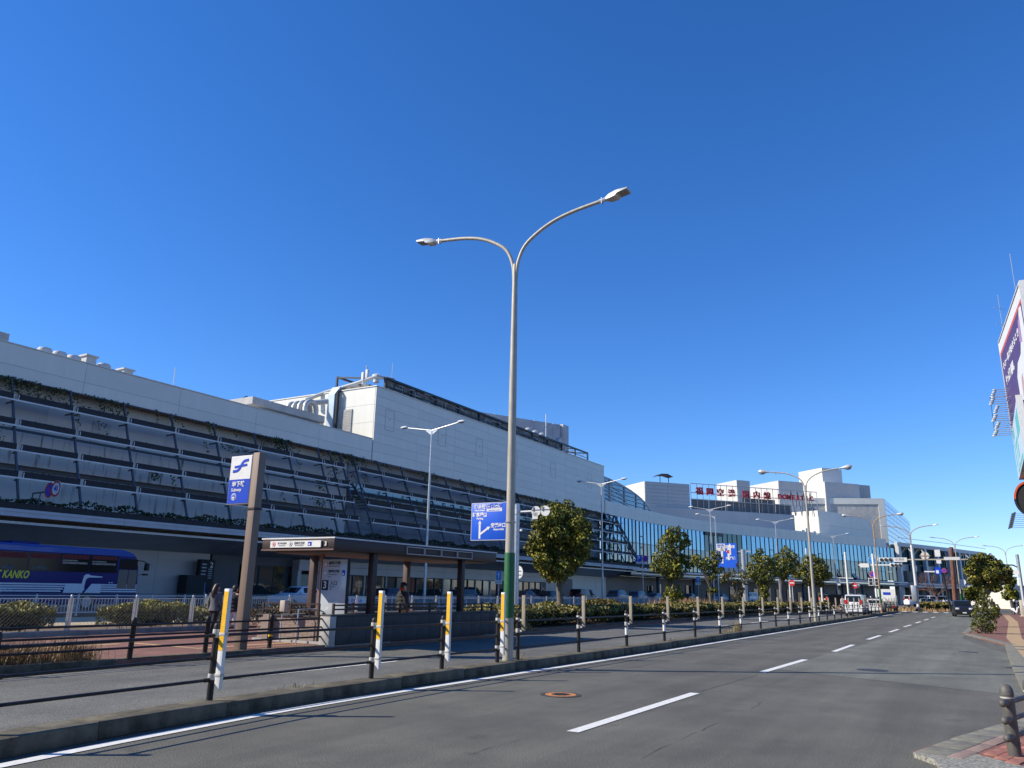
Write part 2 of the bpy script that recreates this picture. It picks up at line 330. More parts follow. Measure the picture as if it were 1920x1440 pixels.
# paler resurfaced half of the near carriageway
sheet('asphalt_patch', L2([(18.2,-.6),(20.5,4.45),(40,3.7),(60,3.5),(103,3.2),(103,-.1),(70,.2),(42,.8),(33.5,-.3),(31,-.8),(22,-.66)]), 0.004, X['asphalt_pale'], kind='structure')
sheet('driveway', L2([(9.5,-.3),(12,-.9),(13.5,-3),(18,-3),(19,-.7),(16,-.6),(12,.6)]), 0.003, X['asphalt'], kind='structure')
seam = mat('seam_tar', (.04,.04,.038), .9, var=.3, scale=20)
for L in ([(14.8,4.62),(19.2,4.45)],):
    ribbon('road_seam', spline(L2(L), 1.0), -.006, .006, 0.006, seam, kind='structure')
random.seed(3)
crack = MB()
for u0, D0, n, da in ((4.0,4.85,22,.02),(3.5,3.9,16,.10),(8.6,3.35,15,-.04),(12.5,3.3,8,.05)):
    u, D = u0, D0
    for k in range(n):
        u2 = u + random.uniform(.12,.34); D2 = D + random.uniform(-.03,.03) + da*.1
        if random.random() < .75:
            p = W(u, D, .006); q = W(u2, D2, .006); t = (q-p).normalized(); nn = Vector((-t.y,t.x,0))*random.uniform(.002,.006)
            crack.quad(p-nn, q-nn*.5, q+nn*.5, p+nn)
        u, D = u2, D2
crack.build('road_crack', seam, None, False, kind='stuff')
# painted markings
edge_m = ribbon('edge_line', EDGE, -.10, .085, 0.008, X['paint'], kind='structure')
DASH = [((.86,10.72),(3.42,14.95)),((5.93,19.06),(8.4,22.99)),((10.62,26.45),(12.9,30.3)),((15.2,34.2),(17.45,37.9)),((19.7,41.7),(22.0,45.5)),((24.2,49.3),(26.6,53.2)),((28.9,57.1),(31.2,60.9)),((33.5,64.8),(35.9,68.7)),((38.2,72.6),(40.6,76.5))]
for p, q in DASH:
    ribbon('lane_dash', [Vector(p+(0,)), Vector(q+(0,))], -.085, .085, 0.008, X['paint'], kind='structure')
for u in (1, 11, 21.5, 31.5, 41.5, 51.5, 61.5, 71.5):
    ribbon('lane_dash', [W(u,12.5), W(u+5,12.5)], -.07, .07, 0.012, X['paint_worn'], kind='structure')
for k in range(7):                                # crossing bars at the junction
    ribbon('crossing_bar', [W(111, 1.2+k*1.15), W(115, 1.2+k*1.15)], -.28, .28, 0.008, X['paint'], kind='structure')
ribbon('stop_line', [W(106,.6), W(106,4.0)], -.2, .2, 0.008, X['paint'], kind='structure')
# ---- median kerb: one stone after the other
med = thing('median_kerb', 'low concrete kerb dividing the two carriageways under the black guard rail', 'kerb', (0,0,0)); med['kind'] = 'structure'
stone_me = []
for k in range(3):
    mb = MB(); mb.hexa([(-.995,-.27,0),(.995,-.27,0),(.995,.225,0),(-.995,.225,0),(-.995,-.25,.19),(.995,-.25,.19),(.995,.225,.19),(-.995,.225,.19)])
    stone_me.append(mb.mesh('kerb_stone', X['kerb'], True, .018))
EK = offset(EDGE, .55); ks = []
acc = [EK[0]]
pp = spline([p for p in EK], 2.0)
for i in range(len(pp)-1):
    c = (pp[i]+pp[i+1])/2; t = pp[i+1]-pp[i]
    o = link('kerb_stone', stone_me[i % 3], med, (c.x, c.y, random.uniform(-.006,.006)), math.atan2(t.y, t.x)+random.uniform(-.004,.004))
e = pp[-1]; mb = MB(); mb.lathe([(.29,0),(.27,.19)], 20, (e.x, e.y, 0)); mb.build('kerb_end', X['kerb'], med, True)
# ---- island between the left carriageway and the terminal road
isl = [p for p in KERBL] ; back = L2([(92,20),(80,24),(60,28.5),(40,29.0),(20,29.2),(-25,29.2)])
slab('island_pavement', isl + back, -.02, .13, X['redbrick'], kind='structure')
isk = thing('island_kerb', 'dark concrete kerb along the red brick island', 'kerb', (0,0,0)); isk['kind'] = 'structure'
mb = MB(); mb.box(-.995,.995,-.0,.17,0,.155); ikm = mb.mesh('kerb_stone', X['kerb'], True, .015)
kp = spline(KERBL, 2.0)
for i in range(len(kp)-1):
    t = kp[i+1]-kp[i]; c = (kp[i]+kp[i+1])/2
    link('kerb_stone', ikm, isk, (c.x, c.y, 0), math.atan2(t.y,t.x))
slab('planting_bed', L2([(-25,24.6),(22.5,24.6),(22.5,28.8),(-25,28.8)]), .10, .2, X['soil'], kind='structure')
slab('bed_edge', L2([(-25,24.4),(20.5,24.4),(20.5,24.6),(-25,24.6)]), .10, .27, X['concrete'], kind='structure')
slab('front_bed', L2([(-20,16.5),(10.6,16.5),(10.6,17.0),(-20,17.0)]), .10, .17, X['soil'], kind='structure')
slab('hedge_bed', [p for p in offset(KERBL, .17) if 27.5 < UD(p)[0] < 96] + L2([(91,16),(80,18.8),(70,20.6),(60,21.2),(27.5,20.8)]), .10, .19, X['soil'], kind='structure')
slab('tan_pavement', L2([(-25,29.2),(60,29.0),(60,36.0),(-25,36.0)]), -.02, .16, X['tan'], kind='structure')
slab('terminal_pavement', L2([(-30,45.5),(115,45.2),(140,44.5),(160,41),(181,31.8),(200,23),(225,11.5),(300,-30),(310,-22),(232,21),(165,48),(130,51.4),(-30,51.4)]), -.02, .17, X['concrete'], kind='structure')
# guiding blocks in the island paving
for L in ([(8.5,20.3),(13.8,20.3)], [(14.2,20.3),(14.2,17.6),(17.8,17.6)]):
    ribbon('guiding_strip', L2(L), -.15, .15, .136, X['tactile_faded'], kind='structure')
nub = MB()
for i in range(22):
    p = W(15.0+i*.1, 16.75); nub.box(p.x-.035, p.x+.035, p.y-.10, p.y+.10, .13, .142)
nub.build('guiding_nub', X['tactile_faded'], None, False, kind='stuff')
# ---- right-hand pavement
rp = L2([(8.6,-3.5),(9.2,-1.6),(10.6,.83)]) + [Vector((5.98,10.82,0)), Vector((7.15,11.87,0)), Vector((7.85,12.58,0)), Vector((9.84,15.66,0)), Vector((11.17,17.93,0)), Vector((14.9,24.2,0)), Vector((19.46,31.74,0)), Vector((21.97,38.3,0)), Vector((23.07,41.0,0)), Vector((36.87,63.4,0)), Vector((57.7,98.3,0))] + L2([(118,-14),(0,-14),(0,-3.5)])
slab('right_pavement', rp, -.02, .055, X['redbrick'], kind='structure')
rim = [Vector((4.63,9.53,0)), Vector((5.98,10.82,0)), Vector((7.15,11.87,0)), Vector((7.85,12.58,0)), Vector((9.84,15.66,0))]
rk = thing('pavement_kerb', 'pale granite kerb edging the right red brick pavement', 'kerb', (0,0,0)); rk['kind'] = 'structure'
def kerbrun(P, step, w, z, m, nm, off=0.0):
    q = spline(P, step)
    for i in range(len(q)-1):
        t = (q[i+1]-q[i]).normalized(); n = Vector((t.y,-t.x,0)); a0 = q[i]+t*.006+n*off; b0 = q[i+1]-t*.006+n*off
        mb = MB(); h = z+random.uniform(-.004,.004)
        mb.hexa([a0, b0, b0+n*w, a0+n*w] + [p+Vector((0,0,h)) for p in (a0, b0, b0+n*w, a0+n*w)])
        mb.build(nm, m, rk, True, .01)
kerbrun(rim, .62, .34, .062, X['kerb_pale'], 'kerb_stone')
kerbrun(rim, .62, .16, .065, X['kerb_pink'], 'border_stone', .345)
kerbrun([Vector((9.84,15.66,0)), Vector((11.17,17.93,0)), Vector((14.9,24.2,0)), Vector((19.46,31.74,0))], .98, .62, .06, X['kerb_pale'], 'drain_slab')
kerbrun([Vector((9.84,15.66,0)), Vector((11.17,17.93,0)), Vector((14.9,24.2,0)), Vector((19.46,31.74,0))], .98, .2, .075, X['kerb_pink'], 'border_stone', .63)
kerbrun([Vector((19.5,31.8,0)), Vector((21.97,38.3,0)), Vector((23.07,41.0,0))], .9, .4, .065, X['kerb_pale'], 'kerb_stone')
kerbrun([Vector((23.07,41.0,0)), Vector((36.87,63.4,0)), Vector((57.7,98.3,0))], 1.8, .3, .075, X['kerb_pale'], 'kerb_stone')
slab('pavement_toe', [Vector((4.63,9.53,0)), Vector((4.66,9.1,0)), Vector((4.51,8.74,0)), Vector((4.6,7.6,0)), Vector((5.6,8.0,0)), Vector((5.42,9.0,0)), Vector((5.3,9.55,0))], -.02, .058, X['rubble'], kind='structure')
# loose bricks of the near corner, one by one
bk = thing('corner_paving', 'red bricks laid at the pavement corner beside the black bollard', 'paving', (0,0,0)); bk['kind'] = 'structure'
bms = []
for k in range(4):
    mb = MB(); mb.box(-.145,.145,-.07,.07,0,.022); m2 = mat('brick_piece', [(.33,.125,.09),(.27,.095,.07),(.38,.165,.125),(.30,.13,.10)][k], .9, var=.2, scale=7, bump=.4); bms.append(mb.mesh('brick', m2, True, .006))
rot0 = math.atan2(1.3,1.4)
for i in range(-4, 9):
    for j in range(0, 15):
        q = Vector((5.45, 9.6, 0)) + Vector((math.cos(rot0), math.sin(rot0), 0))*((i+(j%2)*.5)*.298) + Vector((math.sin(rot0), -math.cos(rot0), 0))*(.13+j*.147)
        if q.y < 8.0 or q.x < 5.4 or (q.x < 5.75 and q.y < 9.0): continue
        link('brick', bms[random.randrange(4)], bk, (q.x, q.y, .048+random.uniform(-.003,.003)), rot0+random.uniform(-.02,.02))
ribbon('tactile_strip', [Vector((13.4,20.2,0)), Vector((22.9,36.6,0)), Vector((39.4,62.8,0)), Vector((56.3,90.9,0))], -.3, .3, .061, X['tactile'], kind='structure')
# manhole covers
mh = thing('manhole_cover', 'round iron manhole cover with bright orange ring in the near lane', 'manhole cover', (.95,14.37,0))
MB().lathe([(.36,0),(.36,.007)], 28).build('collar', seam, mh)
mb = MB(); mb.lathe([(.27,.005),(.27,.011)], 28); mb.build('ring', mat('ring_orange', (.48,.19,.06), .85, var=.3, scale=12), mh)
mb = MB(); mb.lathe([(.165,.008),(.165,.015)], 24)
for k in range(5): mb.box(-.11,.11,-.1+k*.045,-.085+k*.045,.014,.019)
mb.build('lid', mat('iron_lid', (.07,.06,.055), .7, .4, var=.5, scale=30), mh)
for nm, p, r, lb in (('manhole_cover', (9.0,20.15,0), .36, 'large dark flush manhole cover in the right lane'), ('manhole_cover', (15.6,27.5,0), .3, 'small dark manhole cover far up the right lane')):
    t = thing(nm, lb, 'manhole cover', p)
    MB().lathe([(r,0),(r,.008)], 26).build('frame', mat('iron_dark', (.045,.045,.055), .6, .4, var=.3, scale=20), t)
    MB().lathe([(r*.8,.006),(r*.8,.012)], 26).build('lid', mat('iron_dark', (.065,.065,.072), .6, .4, var=.3, scale=25), t)
# ================================================================== TERMINAL: long near wing (local x = u, y = D)
T = thing('terminal_building', 'long white terminal wing with planted trellis front and dark canopy', 'terminal', (0,0,0), TH)
def P_(mb, nm, m, par=None, **kw): return mb.build(nm, m, par or T, kw.pop('smooth', False), kw.pop('bevel', 0), **kw)
# body
mb = MB(); mb.box(-45,117,51.6,95,6.0,15.7); P_(mb, 'rear_wall', X['wall_in'])
mb = MB(); mb.box(-45,117,50.4,95.2,15.70,15.93); P_(mb, 'roof', X['slab_grey'])
# parapet cladding panels in two rows
pm = [X['panel_w'], X['panel_w2']]
def panels(u0, u1, rows, width, D, th=.12, nm='cladding_panel'):
    n = max(1, round((u1-u0)/width)); w = (u1-u0)/n; cache = {}
    for j, (z0, z1) in enumerate(rows):
        for i in range(n):
            k = (round(z1-z0, 3), (i*7+j*3) % 2)
            if k not in cache:
                mb = MB(); mb.box(-w/2+.011, w/2-.011, 0, th, .008, z1-z0-.008); cache[k] = mb.mesh(nm, pm[k[1]], False)
            link(nm, cache[k], T, (u0+(i+.5)*w, D+((i*5+j*3)%3)*.002, z0))
mb = MB(); mb.box(-45,58.0,50.11,50.4,13.83,15.69); P_(mb, 'parapet', X['ground_dark'])
mb = MB(); mb.box(-45,58.2,49.95,50.45,15.935,16.0); P_(mb, 'coping', X['panel_w'])
panels(-44.9, 58.2, [(13.83,14.62),(14.62,15.93)], 7.4, 50.0)
# tall block flush with the parapet
mb = MB(); mb.box(58.42,115.2,50.12,92,13.83,21.3); P_(mb, 'block_wall', X['panel_w'])
rows = [(13.83+k*.9412, 13.83+(k+1)*.9412) for k in range(8)]
panels(58.3, 115.3, rows, 7.1, 50.0)
mb = MB(); mb.box(58.22,115.35,49.93,92.1,21.365,21.46); P_(mb, 'block_coping', X['panel_w'])
# sunlit end wall of the block
cache = None
for i in range(5):
    for j in range(3):
        mb = MB(); mb.box(-.1, 0, i*4.2+.012+50.14, (i+1)*4.2-.012+50.14, 15.9+j*1.82+.01, 15.9+(j+1)*1.82-.01); o = P_(mb, 'end_panel', X['panel_w']); o.location.x = 58.4
for D0, D1, z0, z1 in ((53.0,54.3,16.2,19.3),(57.0,57.9,16.2,18.9),(58.5,59.3,16.2,18.9)):
    mb = MB(); mb.box(58.22,58.3,D0,D1,z0,z1)
    k = int((z1-z0)/.16)
    for q in range(k): mb.box(58.19,58.22,D0,D1,z0+q*.16,z0+q*.16+.09)
    P_(mb, 'louvre', X['slab_grey'])
mb = MB(); mb.box(57.75,58.28,55.1,56.0,16.0,21.0)
mb.hexa([(57.75,55.1,21.0),(58.28,55.1,21.0),(58.28,56.0,21.0),(57.75,56.0,21.0),(58.3,54.9,21.9),(59.2,54.9,21.6),(59.2,56.0,21.6),(58.3,56.0,21.9)])
P_(mb, 'air_duct', mat('duct_blue', (.45,.53,.57), .4, .3, var=.08, scale=1.5))
mb = MB(); mb.tube([(57.9,54.75,16.0),(57.9,54.75,21.2),(58.8,54.75,21.7)], .14, 8); P_(mb, 'drain_pipe', X['dark'], smooth=True)
# access hatches on the block
for u in (59.9, 69.2, 77.0, 85.5, 96.5, 109):
    mb = MB(); mb.box(u,u+1.5,49.982,49.998,17.2,17.26); mb.box(u,u+1.5,49.982,49.998,19.3,19.36); mb.box(u,u+.06,49.982,49.998,17.26,19.3); mb.box(u+1.44,u+1.5,49.982,49.998,17.26,19.3); mb.box(u+.7,u+.8,49.96,49.998,18.3,18.45)
    P_(mb, 'access_hatch', X['siding'])
# roof plant: frame over the block
roof_dark = mat('roof_plant_dark', (.085,.08,.072), .8, var=.5, col2=(.16,.15,.13), scale=1.6)
mb = MB()
for u in [61+4.6*k for k in range(12)]:
    mb.bar((u,51.2,21.4),(u,51.2,23.0),.2); mb.bar((u,58,21.4),(u,58,23.9),.2); mb.bar((u,51.2,23.0),(u,58,23.9),.16)
mb.bar((61,51.2,23.05),(111.6,51.2,23.05),.22); mb.bar((61,58,23.95),(111.6,58,23.95),.2); mb.bar((61,51.1,22.2),(111.6,51.1,22.2),.08)
P_(mb, 'roof_frame', X['frame_dark'])
mb = MB(); mb.box(61.2,111.4,53.6,57.6,21.5,22.7); P_(mb, 'plant_box', roof_dark)
for k in range(9):
    u = 61.1+4.6*k; mb = MB(); mb.box(u,u+4.5,51.32,51.40,21.45,22.95); P_(mb, 'mesh_screen', roof_dark)
random.seed(11)
mb = MB()
for k in range(170):
    u = random.uniform(61.5,111); z = random.uniform(21.5,22.85); D = random.uniform(50.95,51.25); l = random.uniform(.3,1.3)
    if k % 3: mb.tube([(u,D,z),(u+l,D,z+random.uniform(-.1,.1))], random.uniform(.02,.06), 6)
    else: mb.tube([(u,D,21.5),(u,D,z)], random.uniform(.015,.04), 6)
P_(mb, 'roof_pipe', mat('pipe_pale', (.5,.5,.48), .4, .4, var=.2, scale=3), smooth=True, kind='stuff')
mb = MB(); mb.tube([(57.2,58.6,20.6),(58.4,57.2,21.5),(59.2,53.5,22.3),(60.0,51.6,23.0),(62.5,51.3,23.2)], .2, 10); P_(mb, 'roof_duct', X['lamp_head'], smooth=True)
for k, (u, D, z) in enumerate(((64,55,23.7),(71,54,23.2),(83,54,23.2),(93,54,23.2),(103,55,23.4))):
    mb = MB(); mb.lathe([(.35,0),(.35,.5),(.55,.55),(.5,.85),(.2,1.0)], 12, (u,D,z)); P_(mb, 'roof_cowl', X['white_dull'], smooth=True)
for k in range(4):
    D = 54.5+k*.8; mb = MB()
    pts = [(55.2,D,15.9),(55.2,D,17.6)] + [(55.2+.75-.75*math.cos(a), D, 17.6+.75*math.sin(a)) for a in [math.pi*i/8 for i in range(1,8)]] + [(56.7,D,17.6),(56.7,D,16.8)]
    mb.tube([(p[0]-1.2,p[1]+.8,p[2]+1.2 if i not in (0,) else p[2]) for i, p in enumerate(pts)], .26, 10); P_(mb, 'bent_duct', X['lamp_head'], smooth=True)
mb = MB(); mb.tube([(54.5,57.6,18.9),(57,57.2,20.1),(58.1,55.9,20.4)], .3, 10); P_(mb, 'bent_duct', X['lamp_head'], smooth=True)
mb = MB()
for k in range(7): mb.tube([(49.5+k*.5,59,15.9),(49.5+k*.5,59,19.2),(49.9+k*.5,59,19.4)], .07, 6)
P_(mb, 'roof_ladder', X['truss'], smooth=True)
mb = MB(); mb.box(47.2,54.6,54.3,60,15.93,17.25); P_(mb, 'penthouse_wall', X['beige_wall'])
mb = MB(); mb.box(46.0,55.1,53.6,60.5,17.25,17.95); P_(mb, 'penthouse_roof', X['slab_grey'], bevel=.05)
mb = MB(); mb.box(8,24.6,52,60,15.93,17.1); P_(mb, 'penthouse_roof', X['slab_grey'], bevel=.05)
for u in (26.9, 27.9, 28.9, 31.1):
    mb = MB(); mb.lathe([(.26,0),(.26,.35),(.46,.4),(.46,.72),(.38,.84),(.1,.88)], 14, (u,52,15.93)); P_(mb, 'roof_vent', X['beige_wall'], smooth=True)
for u in (29.9, 32.75):
    h = 1.0 if u < 30 else .75
    mb = MB(); mb.box(u-.36,u+.36,51.6,52.4,15.93,15.93+h); mb.box(u-.46,u+.46,51.5,52.5,15.93+h,16.05+h); P_(mb, 'roof_vent', X['beige_wall'])
for p, q in (((36.8,52,15.9),(36.8,52,18.0)),((88,52,21.4),(88,52,25.5)),((63,52,22),(63,52,25.3))):
    mb = MB(); mb.tube([p,q], .03, 5); P_(mb, 'lightning_rod', X['white_dull'])
# steel portal at the far end of the roof
pinkst = mat('steel_portal', (.47,.45,.45), .6, .1, var=.12, scale=.8)
mb = MB(); mb.box(111.6,113.6,55.5,57.5,21.4,28.2); P_(mb, 'portal_column', pinkst, bevel=.08)
mb = MB(); mb.hexa([(111.4,56.0,25.6),(112.6,57.4,25.6),(88.6,69.4,25.6),(87.4,68,25.6),(111.4,56.0,28.1),(112.6,57.4,28.1),(88.6,69.4,28.1),(87.4,68,28.1)])
for k in range(6):
    f = k/6; mb.box(110-f*20,110.2-f*20,56.55+f*10.2,56.75+f*10.2,25.6,28.15)
P_(mb, 'portal_beam', pinkst)
mb = MB(); mb.bar((104,55,21.6),(110.3,55.6,25.3),.8,.9); mb.bar((111.4,55.6,21.5),(108.9,55.6,24.9),.45,.5); P_(mb, 'portal_brace', pinkst)
for k in range(3):
    mb = MB(); mb.lathe([(.3,0),(.6,.3),(.75,1.1),(.6,1.9),(.2,2.2)], 12, (101.5+k*2.2,56.5,23.6)); P_(mb, 'roof_cowl', X['lamp_head'], smooth=True)
mb = MB(); mb.tube([(104.5,55,23),(104.5,55,28.4)], .09, 6); mb.tube([(103.6,55,26.3),(105.4,55,26.3)], .05, 6); P_(mb, 'mast', X['galv'])
# ---------------- stained concrete parapets behind the trellis
def strip(u0, u1, D, z0, z1, m, nm, th=.3):
    mb = MB(); mb.box(u0,u1,D,D+th,z0,z1); return P_(mb, nm, m)
for i in range(14):
    u0 = -38+i*6.75; strip(u0+.012, u0+6.738, 51.2, 11.0, 13.82, X['wall_in'] if i % 4 else X['siding'], 'upper_panel')
for i in range(14):
    u0 = -38+i*6.7; u1 = u0+6.68
    strip(u0, u1, 50.75, 8.7, 10.75, X['stain'], 'ramp_parapet'); strip(u0, u1, 50.65, 6.25, 8.35, X['stain'], 'ramp_parapet')
strip(-38, 56, 51.0, 8.36, 8.69, X['ground_dark'], 'shadow_gap'); strip(-38, 56, 51.1, 10.76, 10.99, X['ground_dark'], 'shadow_gap')  # dark strips stand in for the shade between the stacked parapets
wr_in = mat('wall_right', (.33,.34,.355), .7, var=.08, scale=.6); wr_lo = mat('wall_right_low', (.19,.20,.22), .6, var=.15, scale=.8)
for i in range(9):
    u0 = 56.2+i*6.55; u1 = u0+6.5
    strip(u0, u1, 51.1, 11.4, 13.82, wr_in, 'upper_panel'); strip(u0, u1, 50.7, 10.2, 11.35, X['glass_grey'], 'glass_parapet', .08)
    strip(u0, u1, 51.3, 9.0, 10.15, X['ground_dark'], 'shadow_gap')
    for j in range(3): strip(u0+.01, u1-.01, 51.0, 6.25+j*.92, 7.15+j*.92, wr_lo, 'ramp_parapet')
for u in (25.2, 30.5):                            # doors seen on the upper wall
    mb = MB(); mb.box(u,u+(2.2 if u < 28 else 1.3),51.14,51.19,11.0,13.0 if u < 28 else 12.4); P_(mb, 'service_door', X['ground_panel'])
for u, z in ((33.6,11.0),(46.6,11.3),(56.6,11.9),(57.3,11.2)):
    mb = MB(); mb.prism([(u,51.08,z+.28),(u+.34,51.08,z+.28),(u+.17,51.08,z)], (0,.03,0)); P_(mb, 'rescue_mark', X['sign_red'])
# stair behind the narrow bay
mb = MB()
for k in range(9): mb.box(55.0+k*.3,55.3+k*.3,49.4,50.4,11.0-k*.25,11.06-k*.25)
mb.bar((55,49.4,12.0),(57.8,49.4,9.7),.06); mb.bar((55,49.4,11.1),(57.8,49.4,8.8),.12); mb.bar((55,50.4,12.0),(57.8,50.4,9.7),.06)
P_(mb, 'escape_stair', X['truss'])
# ---------------- the leaning trellis
TRP = [8.8,12.7,16.5,20.4,24.19,27.89,31.69,35.5,39.28,43.33,46.8,50.67,52.19,53.61,55.38,59,62.74,66.7,70.59,74.35,78.27,82.36,86.9,91.2,95.2,99.2,103.2,107.2,111.2,115.2,119.2]
def tr(s): return (50-3.4*s, 13.83-7.86*s)
post_mb = MB(); post_mb.bar((0,49.96,13.83),(0,46.6,5.97),.10,.14, up=(0,1,0)); pme = post_mb.mesh('trellis_post', X['truss'], False)
for u in TRP: link('trellis_post', pme, T, (u,0,0))
LV = (.19,.40,.60,.81)
cache = {}
for a, b in zip(TRP, TRP[1:]):
    if 53 < a < 54: continue
    for s in LV:
        D, z = tr(s); w = round(b-a, 2)
        if (w, s) not in cache:
            mb = MB(); mb.box(.26,w-.10,D-.25,D+.0,z+.03,z+.40)
            k = int(w/.22)
            for i in range(k): mb.box(.34+i*(w-.5)/k, .38+i*(w-.5)/k, D-.265, D-.25, z+.05, z+.33)
            m1 = mb.mesh('planter_trough', X['trough'], False)
            mb = MB(); mb.box(.0,w-.01,D-.30,D-.20,z-.06,z+.03); mb.box(.19,.23,D-.27,D-.22,z+.03,z+.33); mb.box(w-.08,w-.04,D-.27,D-.22,z+.03,z+.33)
            m2 = mb.mesh('trellis_rail', X['rail_light'], False)
            mb = MB(); mb.bar((.1,D+(.9 if s < .3 else .45),z-.10),(.1,D,z-.06),.05,.10); m3 = mb.mesh('bracket', X['truss'], False)
            cache[(w, s)] = (m1, m2, m3)
        for nm, me in zip(('planter_trough','trellis_rail','bracket'), cache[(w, s)]): link(nm, me, T, (a,0,0))
mb = MB(); mb.bar((8.8,49.93,13.78),(119,49.93,13.78),.05)
for k in range(360): mb.box(8.9+k*.306,8.93+k*.306,49.9,49.94,13.62,13.77)
P_(mb, 'top_wire', X['truss'], kind='stuff')
# ivy on the trellis
random.seed(5)
leafm = [mat('ivy_leaf', (.022,.045,.012), .6, var=.35, scale=3), mat('ivy_leaf_pale', (.10,.13,.03), .6, var=.3, scale=3)]
mb = MB()
def leaf(mb, c, s, mi=0):
    x = Vector((random.gauss(0,1),random.gauss(0,1),random.gauss(0,1))).normalized(); y = x.orthogonal().normalized()
    y = (y*math.cos(r0 := random.uniform(0,6.28)) + x.cross(y)*math.sin(r0)); c = Vector(c)
    mb.add([c-x*s, c-y*s*.6, c+x*s, c+y*s*.6], [(0,1,2,3)], mi)
for k in range(120):
    u0 = random.uniform(18,119); s0 = random.choice((0,0,0,.02,.2,.22,.4,.6)); dense = random.random() < .3
    wd = random.uniform(.2,1.3) if dense else random.uniform(.08,.25); ln = random.uniform(.06,.16) if dense else random.uniform(.1,.22)
    for q in range(random.randint(40,110) if dense else random.randint(14,40)):
        t = random.random()**1.6; D, z = tr(s0+t*ln)
        leaf(mb, (u0+random.gauss(0,wd*(.75-.4*t)), D+random.gauss(-.03,.08), z+random.uniform(-.05,.1)), random.uniform(.05,.12), 1 if random.random() < (.25 if u0 < 50 else .1) else 0)
for u0 in (21.2,25.0,27.0,30.6,46.2,46.6,52.9,55.2,67.0,83.5):
    for q in range(150):
        t = random.random()**1.5; D, z = tr(t*.13); leaf(mb, (u0+random.gauss(0,.75), D-.05+random.gauss(0,.1), z), random.uniform(.06,.13), 0 if random.random() < .85 else 1)
for i in range(1500):
    u = random.uniform(78,119); D, z = tr(random.choice((0,.0,.2,.2,.4,.4,.6,.6))+random.random()**2*.13); leaf(mb, (u+math.sin(u*3)*.3, D-.04, z), random.uniform(.06,.13))
for i in range(1500):
    u = random.choice(TRP[4:])+random.uniform(.3,3.5); D, z = tr(random.choice(LV)); leaf(mb, (u, D-.12+random.uniform(-.1,.1), z+.32+random.uniform(-.05,.1)), random.uniform(.05,.1), 1 if random.random() < .2 else 0)
P_(mb, 'ivy', leafm, kind='stuff')
# clipped planting on the canopy edge
mb = MB()
for i in range(15500):
    u = random.uniform(8,125)
    if (u % 3.9) < .22: continue
    leaf(mb, (u, 46.0+random.uniform(-.28,.28), 5.72+random.random()**.7*(.55+.12*math.sin(u*2.1)+.1*math.sin(u*.7))), random.uniform(.06,.13), 0)
P_(mb, 'canopy_hedge', [mat('canopy_plant', (.018,.034,.010), .7, var=.4, scale=2)], kind='stuff')
mb = MB(); mb.box(7,126,45.75,46.25,5.56,5.95); P_(mb, 'canopy_planter', X['dark'])
# ---------------- canopy, soffit, ground floor
for i in range(14):
    u0 = -36+i*11.0; u1 = u0+10.98
    mb = MB(); mb.box(u0,u1,45.35,45.55,5.16,5.55); mb.box(u0,u1,45.30,45.35,5.40,5.56); mb.box(u0,u1,45.32,45.36,5.16,5.22); P_(mb, 'canopy_fascia', X['fascia'])
    mb = MB(); mb.box(u0,u1,45.75,45.9,4.78,4.92); P_(mb, 'soffit_trim', X['lamp_head'])
    mb = MB(); mb.hexa([(u0,45.9,4.82),(u1,45.9,4.82),(u1,50.0,3.95),(u0,50.0,3.95),(u0,45.9,4.9),(u1,45.9,4.9),(u1,50.0,4.05),(u0,50.0,4.05)]); P_(mb, 'soffit', X['soffit'])
mb = MB(); mb.box(-36,118,45.55,51.2,5.2,5.55); P_(mb, 'canopy_roof', X['slab_grey'])
for k in range(26):
    mb = MB(); mb.lathe([(.09,0),(.11,.03)], 8, (30+k*3.5,47.6,4.43)); P_(mb, 'downlight', X['lamp_head'], smooth=True)
# ground floor: blank panels, entrance, shop windows
def gf(u0, u1, z0, z1, m, nm, D=50.0, th=.12): return strip(u0, u1, D, z0, z1, m, nm, th)
strip(-36, 121, 50.6, .1, 4.1, X['ground_dark'], 'ground_floor_wall', .2)
for i in range(17): gf(-36+i*4.5, -36+(i+1)*4.5-.015, .15, 3.95, X['ground_panel'], 'wall_panel')
gf(40.6, 43.3, .15, 3.95, X['ground_dark'], 'wall_panel', 49.9, .3)
E_G = [(43.6,45.3),(45.33,46.9),(46.95,48.6)]
for a, b in E_G: gf(a, b, .3, 3.3, X['glass_dark'], 'window_pane')
gf(43.4, 49.0, 3.3, 3.95, X['ground_dark'], 'wall_panel')
